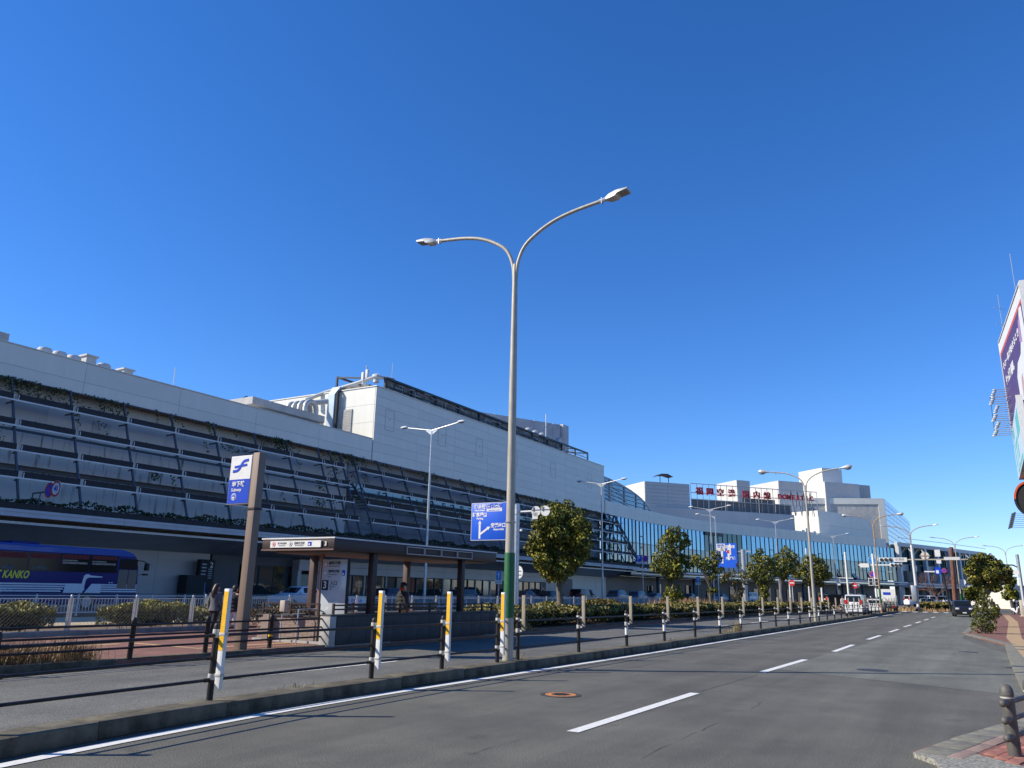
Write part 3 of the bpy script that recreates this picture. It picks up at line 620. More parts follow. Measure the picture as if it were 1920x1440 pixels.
# projecting lift lobby with a pale door
mb = MB(); mb.box(49.0,53.2,49.2,50.0,3.0,3.9); P_(mb, 'lobby_canopy', X['ground_panel'])
mb = MB(); mb.box(49.0,49.4,49.3,49.98,.15,3.0); P_(mb, 'lobby_pier', X['ground_panel'])
mb = MB(); mb.box(49.9,51.3,49.90,49.96,.2,2.7); P_(mb, 'lobby_door', mat('door_cream', (.36,.34,.25), .5, var=.1))
gf(49.42, 49.85, .2, 2.95, X['glass_dark'], 'window_pane', 49.88, .05); gf(51.35, 53.2, .2, 2.95, mat('lobby_panel', (.42,.46,.52), .4, var=.08), 'lobby_panel', 49.86, .06)
gf(53.2, 55.0, .15, 3.0, X['ground_panel'], 'wall_panel', 49.9)
u = 55.05; i = 0
while u < 95:
    w = 1.62
    gf(u+.03, u+w-.03, .35, 2.72, X['glass_dark'] if i % 5 else X['glass_grey'], 'window_pane', 50.02, .05)
    mb = MB(); mw_ = .13 if i % 2 == 0 else .05; mb.box(u-mw_/2,u+mw_/2,49.9,50.05,.15,2.78); P_(mb, 'mullion', X['fascia'] if i % 2 == 0 else X['truss'])
    for z0, z1 in ((2.80,3.42),(3.44,3.95)):
        if i % 2 == 0: gf(u+.01, u+2*w-.01, z0, z1, X['ground_panel'], 'wall_panel', 49.92)
    u += w; i += 1
gf(55, 95, .15, .34, X['ground_dark'], 'wall_plinth', 49.95)
for k in range(3): gf(95.2+k*1.3, 96.45+k*1.3, .2, 3.9, X['ground_panel'], 'wall_panel', 49.95)
gf(99.3, 103.3, .2, 3.3, X['ground_dark'], 'service_door', 49.9); gf(99.3, 103.3, 3.35, 3.95, X['ground_panel'], 'wall_panel', 49.9)
for k in range(3): gf(103.4+k*4, 107.35+k*4, .2, 3.95, X['panel_w2'], 'wall_panel', 49.95)
# kiosk against the wall by the entrance
K = thing('ticket_machine', 'tall black kiosk cabinet with white number 2 sign against the terminal wall', 'kiosk', W(37.9,48.9,.15), TH)
mb = MB(); mb.box(-.1,1.5,0,.9,0,2.2); mb.build('cabinet', X['dark'], K, True, .02)
mb = MB(); mb.box(1.0,2.3,.1,.5,1.0,3.35); mb.build('sign_board', X['dark'], K, True, .02)
mb = MB(); mb.box(1.15,1.6,.06,.1,.6,1.7); mb.build('screen', X['sign_lightblue'], K)
# ================================================================== TERMINAL: far hall with the curved glass front
H = thing('terminal_hall', 'curved glass fronted terminal hall beyond the long wing with red rooftop letters', 'terminal', (0,0,0))
def H_(mb, nm, m, par=None, **kw): return mb.build(nm, m, par or H, kw.pop('smooth', False), kw.pop('bevel', 0), **kw)
FR = L2([(115.6,50),(130,49.7),(140,48.9),(148,47.9),(156,46.2),(163,43.8),(171,40.4),(181,36.2),(197,29.6),(210,23.3),(223.5,16.7)])
WAL = spline(FR, 1.58)
def wallquad(mb, p, q, off, th, z0, z1, gap=0.0):
    t = (q-p).normalized(); n = Vector((t.y,-t.x,0)); a = p+n*off+t*gap; b = q+n*off-t*gap
    mb.hexa([(v.x,v.y,z0) for v in (a, b, b-n*th, a-n*th)] + [(v.x,v.y,z1) for v in (a, b, b-n*th, a-n*th)])
random.seed(9)
cl = [WAL[i] for i in range(0, len(WAL), 5)]
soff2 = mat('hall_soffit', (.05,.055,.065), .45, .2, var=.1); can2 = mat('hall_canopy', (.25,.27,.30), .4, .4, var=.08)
for p, q in zip(cl, cl[1:]):
    for z0, z1 in ((13.83,15.0),(15.01,15.96)):
        mb = MB(); wallquad(mb, p, q, 0, .3, z0, z1, .008); H_(mb, 'cladding_panel', X['panel_w'])
    mb = MB(); wallquad(mb, p, q, -.3, 8, 15.7, 15.9); H_(mb, 'roof_slab', X['slab_grey'])
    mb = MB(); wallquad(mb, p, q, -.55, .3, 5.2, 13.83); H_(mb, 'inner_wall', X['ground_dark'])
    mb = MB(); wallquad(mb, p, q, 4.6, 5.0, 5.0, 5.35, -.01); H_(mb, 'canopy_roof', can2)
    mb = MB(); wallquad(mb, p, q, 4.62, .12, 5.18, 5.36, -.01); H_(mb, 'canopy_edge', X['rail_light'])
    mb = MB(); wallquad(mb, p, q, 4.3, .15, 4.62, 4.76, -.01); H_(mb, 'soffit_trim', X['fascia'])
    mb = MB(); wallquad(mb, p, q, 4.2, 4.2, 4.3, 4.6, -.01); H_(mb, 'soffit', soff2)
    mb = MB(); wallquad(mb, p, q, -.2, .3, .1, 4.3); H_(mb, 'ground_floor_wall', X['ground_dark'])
for i in range(2, len(cl)-1, 1):
    for k in range(2):
        p = cl[i].lerp(cl[i+1], k*.5+.2); q = cl[i].lerp(cl[i+1], k*.5+.2+random.uniform(.15,.28))
        mb = MB(); wallquad(mb, p, q, -.05, .1, .2, random.choice((2.4,2.9,3.2))); H_(mb, 'shop_window', random.choice((X['glass_dark'], X['glass_dark'], X['truss'])))
    mb = MB(); mb.lathe([(.3,0),(.3,4.3)], 10, tuple(cl[i]+Vector((tangent(FR,cl[i]).y,-tangent(FR,cl[i]).x,0))*2.5)); H_(mb, 'pillar', X['truss'], smooth=True)
n = len(WAL)
for i in range(n-1):
    p, q = WAL[i], WAL[i+1]; s = i/(n-1)
    special = .36 < s < .47
    up = X['glass_green'] if special else (X['glass_blue'] if (i*5) % 7 else X['glass_blue2'])  # sky reflection put into the blue tint of the upper panes
    lo = X['glass_grey'] if (i*3) % 4 else X['glass_blue2']  # grey tint stands for the reflected building opposite
    if special and s > .38: lo = X['ground_panel']
    mb = MB(); wallquad(mb, p, q, -.03, .05, 10.02, 13.80, .03); H_(mb, 'upper_pane', up)
    for z0, z1 in ((5.75,7.85),(7.9,9.97)):
        mb = MB(); wallquad(mb, p, q, -.03-.006*(i%2), .05, z0, z1, .03); H_(mb, 'lower_pane', lo)
    t = (q-p).normalized(); nn = Vector((t.y,-t.x,0)); a = p-nn*.1
    mb = MB(); mb.hexa([(v.x,v.y,z) for z in (5.4,13.83) for v in (p-t*.024+nn*.08, p+t*.024+nn*.08, p+t*.024-nn*.02, p-t*.024-nn*.02)]); H_(mb, 'mullion', X['frame_dark'])
    if i in (9,16,27,40,52,58):
        mb = MB()
        for z in (9.2,11.15): wallquad(mb, p, q, .05, .1, z, z+.14)
        wallquad(mb, p, p+t*.16, .05, .1, 9.34, 11.15); wallquad(mb, q-t*.16, q, .05, .1, 9.34, 11.15); H_(mb, 'window_frame', X['frame_dark'])
for a0, a1 in ((0,.37),(.47,1)):
    seg = WAL[int(a0*(n-1)):int(a1*(n-1))+1]
    for p, q in zip(seg[::4], seg[4::4]):
        mb = MB(); wallquad(mb, p, q, .02, .15, 9.96, 10.03, -.01); H_(mb, 'transom', X['frame_dark'])
seg = WAL[int(.37*(n-1)):int(.46*(n-1))]
for p, q in zip(seg[::4], seg[4::4]): 
    mb = MB(); wallquad(mb, p, q, .25, .5, 13.2, 13.8); H_(mb, 'window_hood', X['frame_dark'])
# slanted braces at the wing's end
mb = MB()
for k in range(5):
    a = W(119.3+k*.2, 50-.75*k, 13.7-1.7*k); b = W(121.5+.2*k, 49.6-.75*k, 12.0-1.7*k); mb.bar(a, b, .12)
mb.bar(W(119.2,49.9,13.8), W(122.5,46.7,6.0), .2); mb.bar(W(115.5,49.5,13.8), W(122.3,46.7,6.0), .12)
H_(mb, 'end_brace', X['truss'])
# coloured flags and festival display low behind the glass
for i, (s, h, c) in enumerate(((.55,2.6,(.45,.12,.06)),(.60,1.8,(.40,.10,.08)),(.64,2.2,(.35,.12,.10)),(.69,1.6,(.28,.25,.38)),(.74,1.9,(.40,.18,.06)),(.80,2.3,(.42,.14,.05)),(.86,1.6,(.25,.22,.40)),(.91,2.0,(.45,.15,.06)))):
    p = WAL[int(s*(n-1))]; t = tangent(WAL, p); nn = Vector((t.y,-t.x,0))
    mb = MB(); mb.prism([p+nn*.35+Vector((0,0,5.5)), p+nn*.35+t*1.1+Vector((0,0,5.5)), p+nn*.2-t*1.2+Vector((0,0,5.6+h)), p+nn*.2-t*1.5+Vector((0,0,5.5+h))], nn*.06)
    H_(mb, 'flag_display', mat('flag_cloth', c, .8, var=.3, scale=2))
# vault beside the long wing
vm = glass('vault_glass', (.10,.22,.27), .06, .9, .3)
mb = MB(); pr = []
for k in range(13):
    a = math.pi/2*k/12; pr.append((116.2+27.5*math.sin(a), 15.9+4.7*math.cos(a)))
vs = [W(u,52.5,z) for u, z in pr]; vb = [W(u,75,z) for u, z in pr]
mb.add(vs+vb, [(i,i+1,13+i+1,13+i) for i in range(12)]); mb.add(vs+[W(116.2,52.5,15.9)], [tuple(range(14))]); H_(mb, 'vault_glazing', vm)
for k in range(0, 13):
    u, z = pr[k]
    if z > 16.2 and k % 2 == 0:
        mb = MB(); mb.bar(W(u,52.4,15.9), W(u,52.4,z), .16); mb.bar(W(u,52.4,z), W(u,75,z), .12); H_(mb, 'vault_rib', X['white_dull'])
for k in range(6):
    z = 16.4+k*.7; u1 = 116.2+27.5*math.sqrt(max(0,1-((z-15.9)/4.7)**2)); mb = MB(); mb.bar(W(116.2,52.38,z), W(u1,52.38,z), .09)
    mb.bar(W(116.2,52.36,z+1.0), W(116.2+(u1-116.2)*.6,52.36,z-.4), .07); H_(mb, 'vault_rail', X['white_dull'])
mb = MB(); mb.tube([vs[i]+Vector((0,0,.06)) for i in range(13)], .14, 6); H_(mb, 'vault_arch', X['white_dull'], smooth=True)
# ---- stepped roof volumes; e1 = along their fronts, e2 = into the depth
E1 = Vector((.944,.33,0)).normalized(); E2 = Vector((-E1.y,E1.x,0))
def blk(c, ln, dp, z0, z1, m, nm, e1=E1, bevel=0.0):
    e2 = Vector((-e1.y,e1.x,0)); c = Vector((c.x,c.y,0)); mb = MB()
    mb.hexa([c+Vector((0,0,z)) for c in ()] or [(v.x,v.y,z) for z in (z0,z1) for v in (c, c+e1*ln, c+e1*ln+e2*dp, c+e2*dp)]); return H_(mb, nm, m, bevel=bevel)
S0 = at(1210,950,172); S1 = S0 + E1*48
zt = at(1210,902,172).z; zb = at(1210,950,172).z
AL0 = 11.4
blk(S0+E1*.02, AL0, 30, zb, zt-.02, X['siding'], 'roof_block')
for k in range(7):
    h = (zt-zb)/7
    for j in range(2):
        mb = MB(); c = S0+E1*(.02+j*AL0/2)-E2*.1; c.z = 0
        mb.hexa([(v.x,v.y,z) for z in (zb+k*h+.02, zb+(k+1)*h-.03) for v in (c, c+E1*(AL0/2-.03), c+E1*(AL0/2-.03)+E2*.1, c+E2*.1)]); H_(mb, 'siding_panel', X['siding'])
    for j in range(4):
        mb = MB(); c = S0-E1*.08+E2*(j*7.5); c.z = 0
        mb.hexa([(v.x,v.y,z) for z in (zb-3+k*(h+.42)+.03, zb-3+(k+1)*(h+.42)-.03) for v in (c, c+E1*.1, c+E1*.1+E2*7.45, c+E2*7.45)]); H_(mb, 'siding_panel', X['panel_w'])
mb = MB(); c = S0+E1*4.4; mb.prism([c+E1*a+Vector((0,0,zt-c.z+z)) for a, z in ((-1.2,1.3),(0,1.95),(1.5,2.0),(3,1.4),(1.5,1.75),(0,1.7))], E2*2.5)
for a in (-.2,2.0): mb.bar(c+E1*a+E2*.5+Vector((0,0,zt-c.z)), c+E1*a+E2*.5+Vector((0,0,zt-c.z+1.7)), .14)
H_(mb, 'roof_hood', X['dark'])
W0 = S0+E1*(-3)-E2*1.0
blk(W0, 42, 6, 13.9, zb, X['siding'], 'upper_wall')
# letter frame with its red characters
def wp(a, z, d=0.0): q = S0+E1*a-E2*d; return Vector((q.x,q.y,z))
def aof(px):                                       # distance along the letter front seen at a photo column
    d = ray(px, 940); o = S0; den = E1.x*d.y - E1.y*d.x
    return (o.y*d.x - o.x*d.y)/den
fz0, fz1 = zb+.05, zt+.25
aL, aR, aM = aof(1296), aof(1532), aof(1484)
mesh_dark = mat('mesh_screen', (.15,.155,.16), .6, .3, var=.05, scale=1)
N_ = 22
for k in range(N_+1):
    a = aL+k*(aR-aL)/N_; mb = MB(); mb.bar(wp(a,fz0), wp(a,fz1+.1), .10); H_(mb, 'frame_post', X['siding'])
for z in (fz1, fz1-2.1, fz1-3.6):
    mb = MB(); mb.bar(wp(aL,z,-.1), wp(aR,z,-.1), .15); H_(mb, 'frame_rail', X['siding'])
for k in range(6):
    a = aL+.2+k*(aM-aL)/6; w = (aM-aL)/6-.08; h = zb+2.5+(.9 if k in (3,4) else 0)
    mb = MB(); q = [wp(a,fz0,-.35), wp(a+w,fz0,-.35), wp(a+w,h,-.35), wp(a,h,-.35)]; mb.prism(q, E2*.05); H_(mb, 'mesh_panel', mesh_dark)
mb = MB()
for k in range(4):
    a = aM+k*(aR-aM)/4; w = (aR-aM)/4; mb.bar(wp(a,fz0,-1.2), wp(a+w*.5,fz1,-1.2), .12); mb.bar(wp(a+w*.5,fz1,-1.2), wp(a+w,fz0,-1.2), .12)
H_(mb, 'frame_brace', X['truss'], kind='stuff')
def text_mesh(s, size, ext=0.02, bold=0.0, space=1.0, align='CENTER'):
    c = bpy.data.curves.new('text', 'FONT'); c.body = s; c.size = size; c.extrude = ext; c.offset = bold; c.space_character = space
    c.align_x = align; c.align_y = 'CENTER'; c.resolution_u = 2
    o = bpy.data.objects.new('text', c); COL.objects.link(o); dg = bpy.context.evaluated_depsgraph_get(); dg.update()
    me = bpy.data.meshes.new_from_object(o.evaluated_get(dg), depsgraph=dg); bpy.data.objects.remove(o); bpy.data.curves.remove(c); return me
def letters(nm, s, size, m, par, origin, xd, nd, ext=0.01, bold=0.0, space=1.0, align='CENTER', squeeze=1.0, shear=0.0, **kw):
    """flat lettering: xd reading direction, nd towards the reader; coordinates in the parent's frame"""
    me = text_mesh(s, size, ext, bold, space, align); xd = Vector(xd).normalized(); nd = Vector(nd).normalized(); yd = nd.cross(xd).normalized(); xd = yd.cross(nd)
    o_ = Vector(origin)
    for v in me.vertices:
        c = v.co.copy(); v.co = o_ + xd*((c.x+shear*c.y)*squeeze) + yd*c.y + nd*c.z
    me.materials.clear(); me.materials.append(m); me.update()
    return link(nm, me, par, **kw)
RED = mat('letter_red', (.50,.015,.025), .5, var=.05)
def lz(py, px): return at(px, py, wp(aof(px),0).y).z
for ch, px, py in zip('福岡空港国内線', (1311,1330.5,1350,1371,1398,1418,1437.5), (921.7,923.2,924.8,926.3,928,929.3,930.7)):
    letters('letter', ch, 1.85, RED, H, wp(aof(px), lz(py,px), .3), E1, -E2, .15, .035, squeeze=1.1)
for k, ch in enumerate('DOMESTIC'):
    px = 1461.5+k*8.35; letters('letter', ch, 1.5, RED, H, wp(aof(px), lz(931.5+k*.6,px), .3), E1, -E2, .15, .04, squeeze=1.05)
# stepped blocks behind the letters
def corner(px, py, Y): p = at(px, py, Y); return p
for px, py, Y, dp, ln, m, nm in ((1381,900,200,9,4,X['beige_wall'],'stair_block'),(1459,901,206,13,8,X['beige_wall'],'stair_block'),(1546,903,216,16,12,X['beige_wall'],'plant_block')):
    p = corner(px, py, Y); blk(p, ln, dp, 16, p.z, m, nm)
p = corner(1541, 877, 222); blk(p, 7, 10, 20, p.z, X['white_dull'], 'roof_tower')
for k in range(5):
    for j in range(9):
        mb = MB(); c = p-E1*.09+E2*(j*1.11); c.z = 0; z0 = p.z-4.4+k*.88
        mb.hexa([(v.x,v.y,z) for z in (z0+.03, z0+.85) for v in (c, c+E1*.1, c+E1*.1+E2*1.06, c+E2*1.06)]); H_(mb, 'tile_panel', X['panel_w'])
p = corner(1560, 905, 228); blk(p, 14, 10, 16, p.z, X['slab_grey'], 'plant_block')
for px, py in ((1432,900),(1455,902)):
    p = at(px, py, 205); mb = MB(); mb.tube([p, p+Vector((0,0,2.6))], .06, 5); mb.bar(p+E1*-1+Vector((0,0,2.4)), p+E1*1.2+Vector((0,0,2.4)), .06); mb.bar(p+E1*-.6+Vector((0,0,1.9)), p+E1*1.2+Vector((0,0,1.9)), .06); H_(mb, 'roof_aerial', X['galv'])
# bright cube and the long grey wall over the glass front
E3 = Vector((.80,.60,0)).normalized(); E3b = Vector((-E3.y,E3.x,0))
p = corner(1533, 957, 194); blk(p, 25, 16, 15.2, p.z, X['panel_w'], 'white_cube', E3)
for k in range(5):
    c = p+E3*(.05+k*5)-E3b*.1; c.z = 0
    for j in range(2):
        mb = MB(); h = (p.z-15.2)/2; mb.hexa([(v.x,v.y,z) for z in (15.2+j*h+.02, 15.2+(j+1)*h-.02) for v in (c, c+E3*4.97, c+E3*4.97+E3b*.1, c+E3b*.1)]); H_(mb, 'cladding_panel', X['panel_w2'])
mb = MB(); q = p-E3*9; 
for k in range(5): mb.hexa([(v.x,v.y,z) for z in (15.8,16.6+.5*(k%3)) for v in (q+E3*k*1.6, q+E3*(k*1.6+1.1), q+E3*(k*1.6+1.1)+E3b*1, q+E3*k*1.6+E3b*1)])
H_(mb, 'roof_units', X['white_dull'], kind='stuff')
# glass slab at the far end: white rimmed sunlit end wall, long glazed side
pt = corner(1657, 935, 215); zt2 = pt.z; G1 = Vector((.52,.854,0)).normalized(); G2 = Vector((-.93,.10,0)).normalized()
c0 = Vector((pt.x,pt.y,0))
mb = MB(); mb.hexa([(v.x,v.y,z) for z in (14,zt2) for v in (c0, c0+G1*78, c0+G1*78+G2*22, c0+G2*22)]); H_(mb, 'slab_body', X['beige_wall'])
nrm = Vector((-G2.y, G2.x, 0)); nrm = nrm if nrm.y < 0 else -nrm
for a0, a1, z0, z1 in ((0,22,zt2-1.6,zt2+.05),(0,1.7,16,zt2-1.6)):
    mb = MB(); mb.hexa([(v.x,v.y,z) for z in (z0,z1) for v in (c0+G2*a0+nrm*.25, c0+G2*a1+nrm*.25, c0+G2*a1, c0+G2*a0)]); H_(mb, 'white_rim', X['panel_w'])
for k in range(7):
    mb = MB(); a0 = 1.75+k*2.9; mb.hexa([(v.x,v.y,z) for z in (16,zt2-1.62) for v in (c0+G2*a0+nrm*.06, c0+G2*(a0+2.85)+nrm*.06, c0+G2*(a0+2.85), c0+G2*a0)]); H_(mb, 'end_panel', X['slab_grey'])
gn = Vector((G1.y,-G1.x,0)); gm = glass('slab_glass', (.26,.38,.50), .15, .9, .45)
rowz = [15.5+k*(zt2-15.5)/9 for k in range(10)]
for k in range(9):
    for j in range(8):
        mb = MB(); a0 = .2+j*9.7; mb.hexa([(v.x,v.y,z) for z in (rowz[k]+.07, rowz[k+1]-.07) for v in (c0+G1*a0+gn*.1, c0+G1*(a0+9.55)+gn*.1, c0+G1*(a0+9.55), c0+G1*a0)]); H_(mb, 'glass_panel', gm)
mb = MB(); mb.hexa([(v.x,v.y,z) for z in (14,zt2+.02) for v in (c0+gn*.05-G1*.1, c0+G1*78+gn*.05, c0+G1*78, c0-G1*.1)]); H_(mb, 'slab_frame', X['frame_dark'])
# lower annex running on to the right
AN = [Vector((99,201.8,0)), Vector((112,212.5,0)), Vector((124,222.5,0)), Vector((136,233,0)), Vector((147,243,0))]
Ap = spline(AN, 7.6)
for i, (p, q) in enumerate(zip(Ap, Ap[1:])):
    t = (q-p).normalized(); nn = Vector((t.y,-t.x,0)); z1 = 15.4
    mb = MB(); wallquad(mb, p, q, .6, .8, z1-1.0, z1); H_(mb, 'annex_beam', X['siding'])
    mb = MB(); wallquad(mb, p, q, .7, .12, z1+1.1, z1+1.25); H_(mb, 'annex_rail', X['galv'])
    mb = MB(); wallquad(mb, p, p+t*1.1, .8, .9, .2, z1-1.0); H_(mb, 'annex_column', X['siding'])
    mb = MB(); wallquad(mb, p+t*1.2, q-t*.1, -.6, .1, 10.2, z1-1.2); H_(mb, 'annex_glass', X['glass_green'])
    mb = MB(); wallquad(mb, p+t*1.2, q-t*.1, -.5, .1, 8.4, 10.0); H_(mb, 'annex_glass', X['glass_grey'] if i % 2 else X['ground_panel'])
    mb = MB(); wallquad(mb, p, q, -.9, .3, .2, z1-.5); H_(mb, 'annex_wall', X['frame_dark'])
    mb = MB(); wallquad(mb, p, q, 5, 5, 4.8, 5.3, -.01); H_(mb, 'canopy_roof', X['fascia'])
    mb = MB(); wallquad(mb, p, q, 4.6, 4.6, 4.2, 4.7, -.01); H_(mb, 'soffit', X['soffit'])
for px, py, Y, ln, dp, z0, m in ((1790,1042,240,10,8,5,X['panel_w']),(1806,1062,252,16,12,.2,X['glass_grey']),(1768,1030,262,5,4,12,X['frame_dark'])):
    p = corner(px, py, Y); blk(p, ln, dp, z0, p.z, m, 'annex_block', E3)
# ================================================================== STREET FURNITURE
letters('lettering', '2', .55, X['white'], K, (2.0,.095,2.95), (1,0,0), (0,-1,0), .003, .006)
mb = MB()
for k in range(5): mb.box(1.15,1.55,.09,.098,2.0+k*.24,2.08+k*.24); mb.box(1.75,2.1,.09,.098,2.0+k*.16,2.05+k*.16)
mb.build('print_block', X['fascia'], K, kind='stuff')
RZ = TH - math.pi/2                               # local x: across the road to the right, local y: away along it
def onP(px, py=1200): return hit(POSTL, px, py)
def onD(px, D, py=1106):
    d = ray(px, py); d = Vector((d.x,d.y,0)); return d*(D/d.dot(B))
# ---------------- black guard rail on the median
G = thing('guard_rail', 'black three-bar pedestrian guard rail along the median kerb', 'guard rail', (0,0,0))
PH = 1.0
mb = MB(); mb.lathe([(.045,0),(.045,PH-.06),(.05,PH-.06),(.05,PH-.01),(.035,PH+.02),(.01,PH+.03)], 14); post_me = mb.mesh('post', X['black_steel'])
mb = MB()
for z0, z1 in ((PH-.17,PH-.055),(.27,.35)): mb.lathe([(.054,z0),(.056,z0+.01),(.056,z1-.01),(.054,z1)], 14)
mb.box(.03,.10,-.02,.02,PH-.14,PH-.09); mb.box(.03,.10,-.02,.02,.29,.33)
col_me = mb.mesh('collar', X['clamp'])
mb = MB()
for z0, z1 in ((PH-.16,PH-.07),(PH-.40,PH-.31)): mb.lathe([(.054,z0),(.056,z0+.01),(.056,z1-.01),(.054,z1)], 14)
mb.box(.03,.11,-.02,.02,PH-.14,PH-.10); mb.box(.03,.11,-.02,.02,PH-.38,PH-.34)
col2_me = mb.mesh('collar', X['clamp'])
mb = MB(); mb.lathe([(.048,.32),(.048,.60)], 14); tape_me = mb.mesh('reflective_tape', X['white'])
posts = [POSTL[0]] + [onP(x) for x in (405,700,830,933,971,1085,1175,1246,1304,1351,1391,1428,1457)]
p0 = posts[1]; t = tangent(POSTL, p0); posts[0] = p0 - t*3.1
q = posts[-1]; far = []
i = min(range(len(POSTL)), key=lambda k: (POSTL[k]-q).length)
acc = 0; spacing = 2.9
for k in range(i+1, len(POSTL)):
    acc += (POSTL[k]-POSTL[k-1]).length
    if acc >= spacing: far.append(POSTL[k]); acc = 0
posts += far
ZK = .19
for k, p in enumerate(posts):
    t = tangent(POSTL, p); a = math.atan2(t.y, t.x)-math.pi/2
    link('post', post_me, G, (p.x,p.y,ZK), a)
    yellow = 1 <= k <= 4
    if k: link('collar', col_me if yellow else col2_me, G, (p.x,p.y,ZK), a)
    if k in (7,8,10,11,12,14,16,17,19,21): link('reflective_tape', tape_me, G, (p.x,p.y,ZK), a)
for a, b in zip(posts, posts[1:]):
    for h in (.27, .56, .86):
        mb = MB(); d = (b-a).normalized(); A0 = a+Vector((0,0,ZK+h)); B0 = b+Vector((0,0,ZK+h))
        mb.tube([A0, B0], .021, 8); mb.tube([A0+d*.04, A0+d*.13], .029, 8); mb.tube([B0-d*.13, B0-d*.04], .029, 8); mb.build('rail', X['black_steel'], G)
# delineator boards strapped to the posts
def delineator(yel):
    t = thing('delineator', '', 'delineator', (0,0,0), 0, None)
    if yel:
        mb = MB(); z0, z1 = .15, 1.50
        mb.add([(-.047,-.032,z0+.05),(.047,-.032,z0),(.047,.032,z0),(-.047,.032,z0+.05),(-.047,-.032,z1),(.047,-.032,z1),(.047,.032,z1),(-.047,.032,z1)], [(0,3,2,1),(4,5,6,7),(0,1,5,4),(1,2,6,5),(2,3,7,6),(3,0,4,7)])
        mb.build('board', X['white'], t, True, .006)
        for k in range(5):
            mb = MB(); h = .1585; mb.box(-.041,.041,-.0355,-.0318,.665+k*.16,.665+k*.16+h); mb.build('reflective_strip', X['yellow'], t, False)
        for z in (.34, .88):
            mb = MB(); mb.box(-.053,.053,-.040,.040,z-.02,z+.02); mb.build('strap', X['clamp'], t, True, .004)
    else:
        mb = MB(); z0, z1 = .68, 1.44
        mb.add([(-.045,-.02,z0),(.045,-.02,z0-.04),(.045,.02,z0-.04),(-.045,.02,z0),(-.045,-.02,z1),(.045,-.02,z1),(.045,.02,z1),(-.045,.02,z1)], [(0,3,2,1),(4,5,6,7),(0,1,5,4),(1,2,6,5),(2,3,7,6),(3,0,4,7)])
        mb.build('board', X['wood_grey'], t, True, .005)
        for z in (PH-.36, PH-.12):
            mb = MB(); mb.box(-.11,-.045,-.012,.012,z-.012,z+.012); mb.build('bracket', X['clamp'], t, True, .004)
    return t
YL = ['leftmost and tallest looking yellow and white delineator board strapped to the guard rail', 'second yellow and white delineator from the left, in front of the orange capped man', 'third yellow and white delineator, before the dark end column of the shelter', 'yellow and white delineator right beside the green wrapped lamp post']
dy = delineator(True); dg = delineator(False)
first = [True, True]
for k, p in enumerate(posts):
    if k == 0: continue
    t = tangent(POSTL, p); a = math.atan2(t.y, t.x)-math.pi/2; nn = Vector((t.y,-t.x,0))
    yel = k <= 4; src = dy if yel else dg; loc = p+nn*(.135 if yel else .15)+Vector((0,0,ZK))
    if first[0 if yel else 1]: o = src; first[0 if yel else 1] = False; o.location = loc; o.rotation_euler = (0,0,a)
    else: o = copy_tree(src, loc, a)
    o['group'] = 'yellow and white delineators on the guard rail' if yel else 'weathered delineator boards along the median'
    o['label'] = YL[k-1] if yel else 'weathered beige delineator board clamped to a median guard rail post'
    if k == 5: o['label'] = 'weathered beige delineator board just right of the green wrapped lamp post'
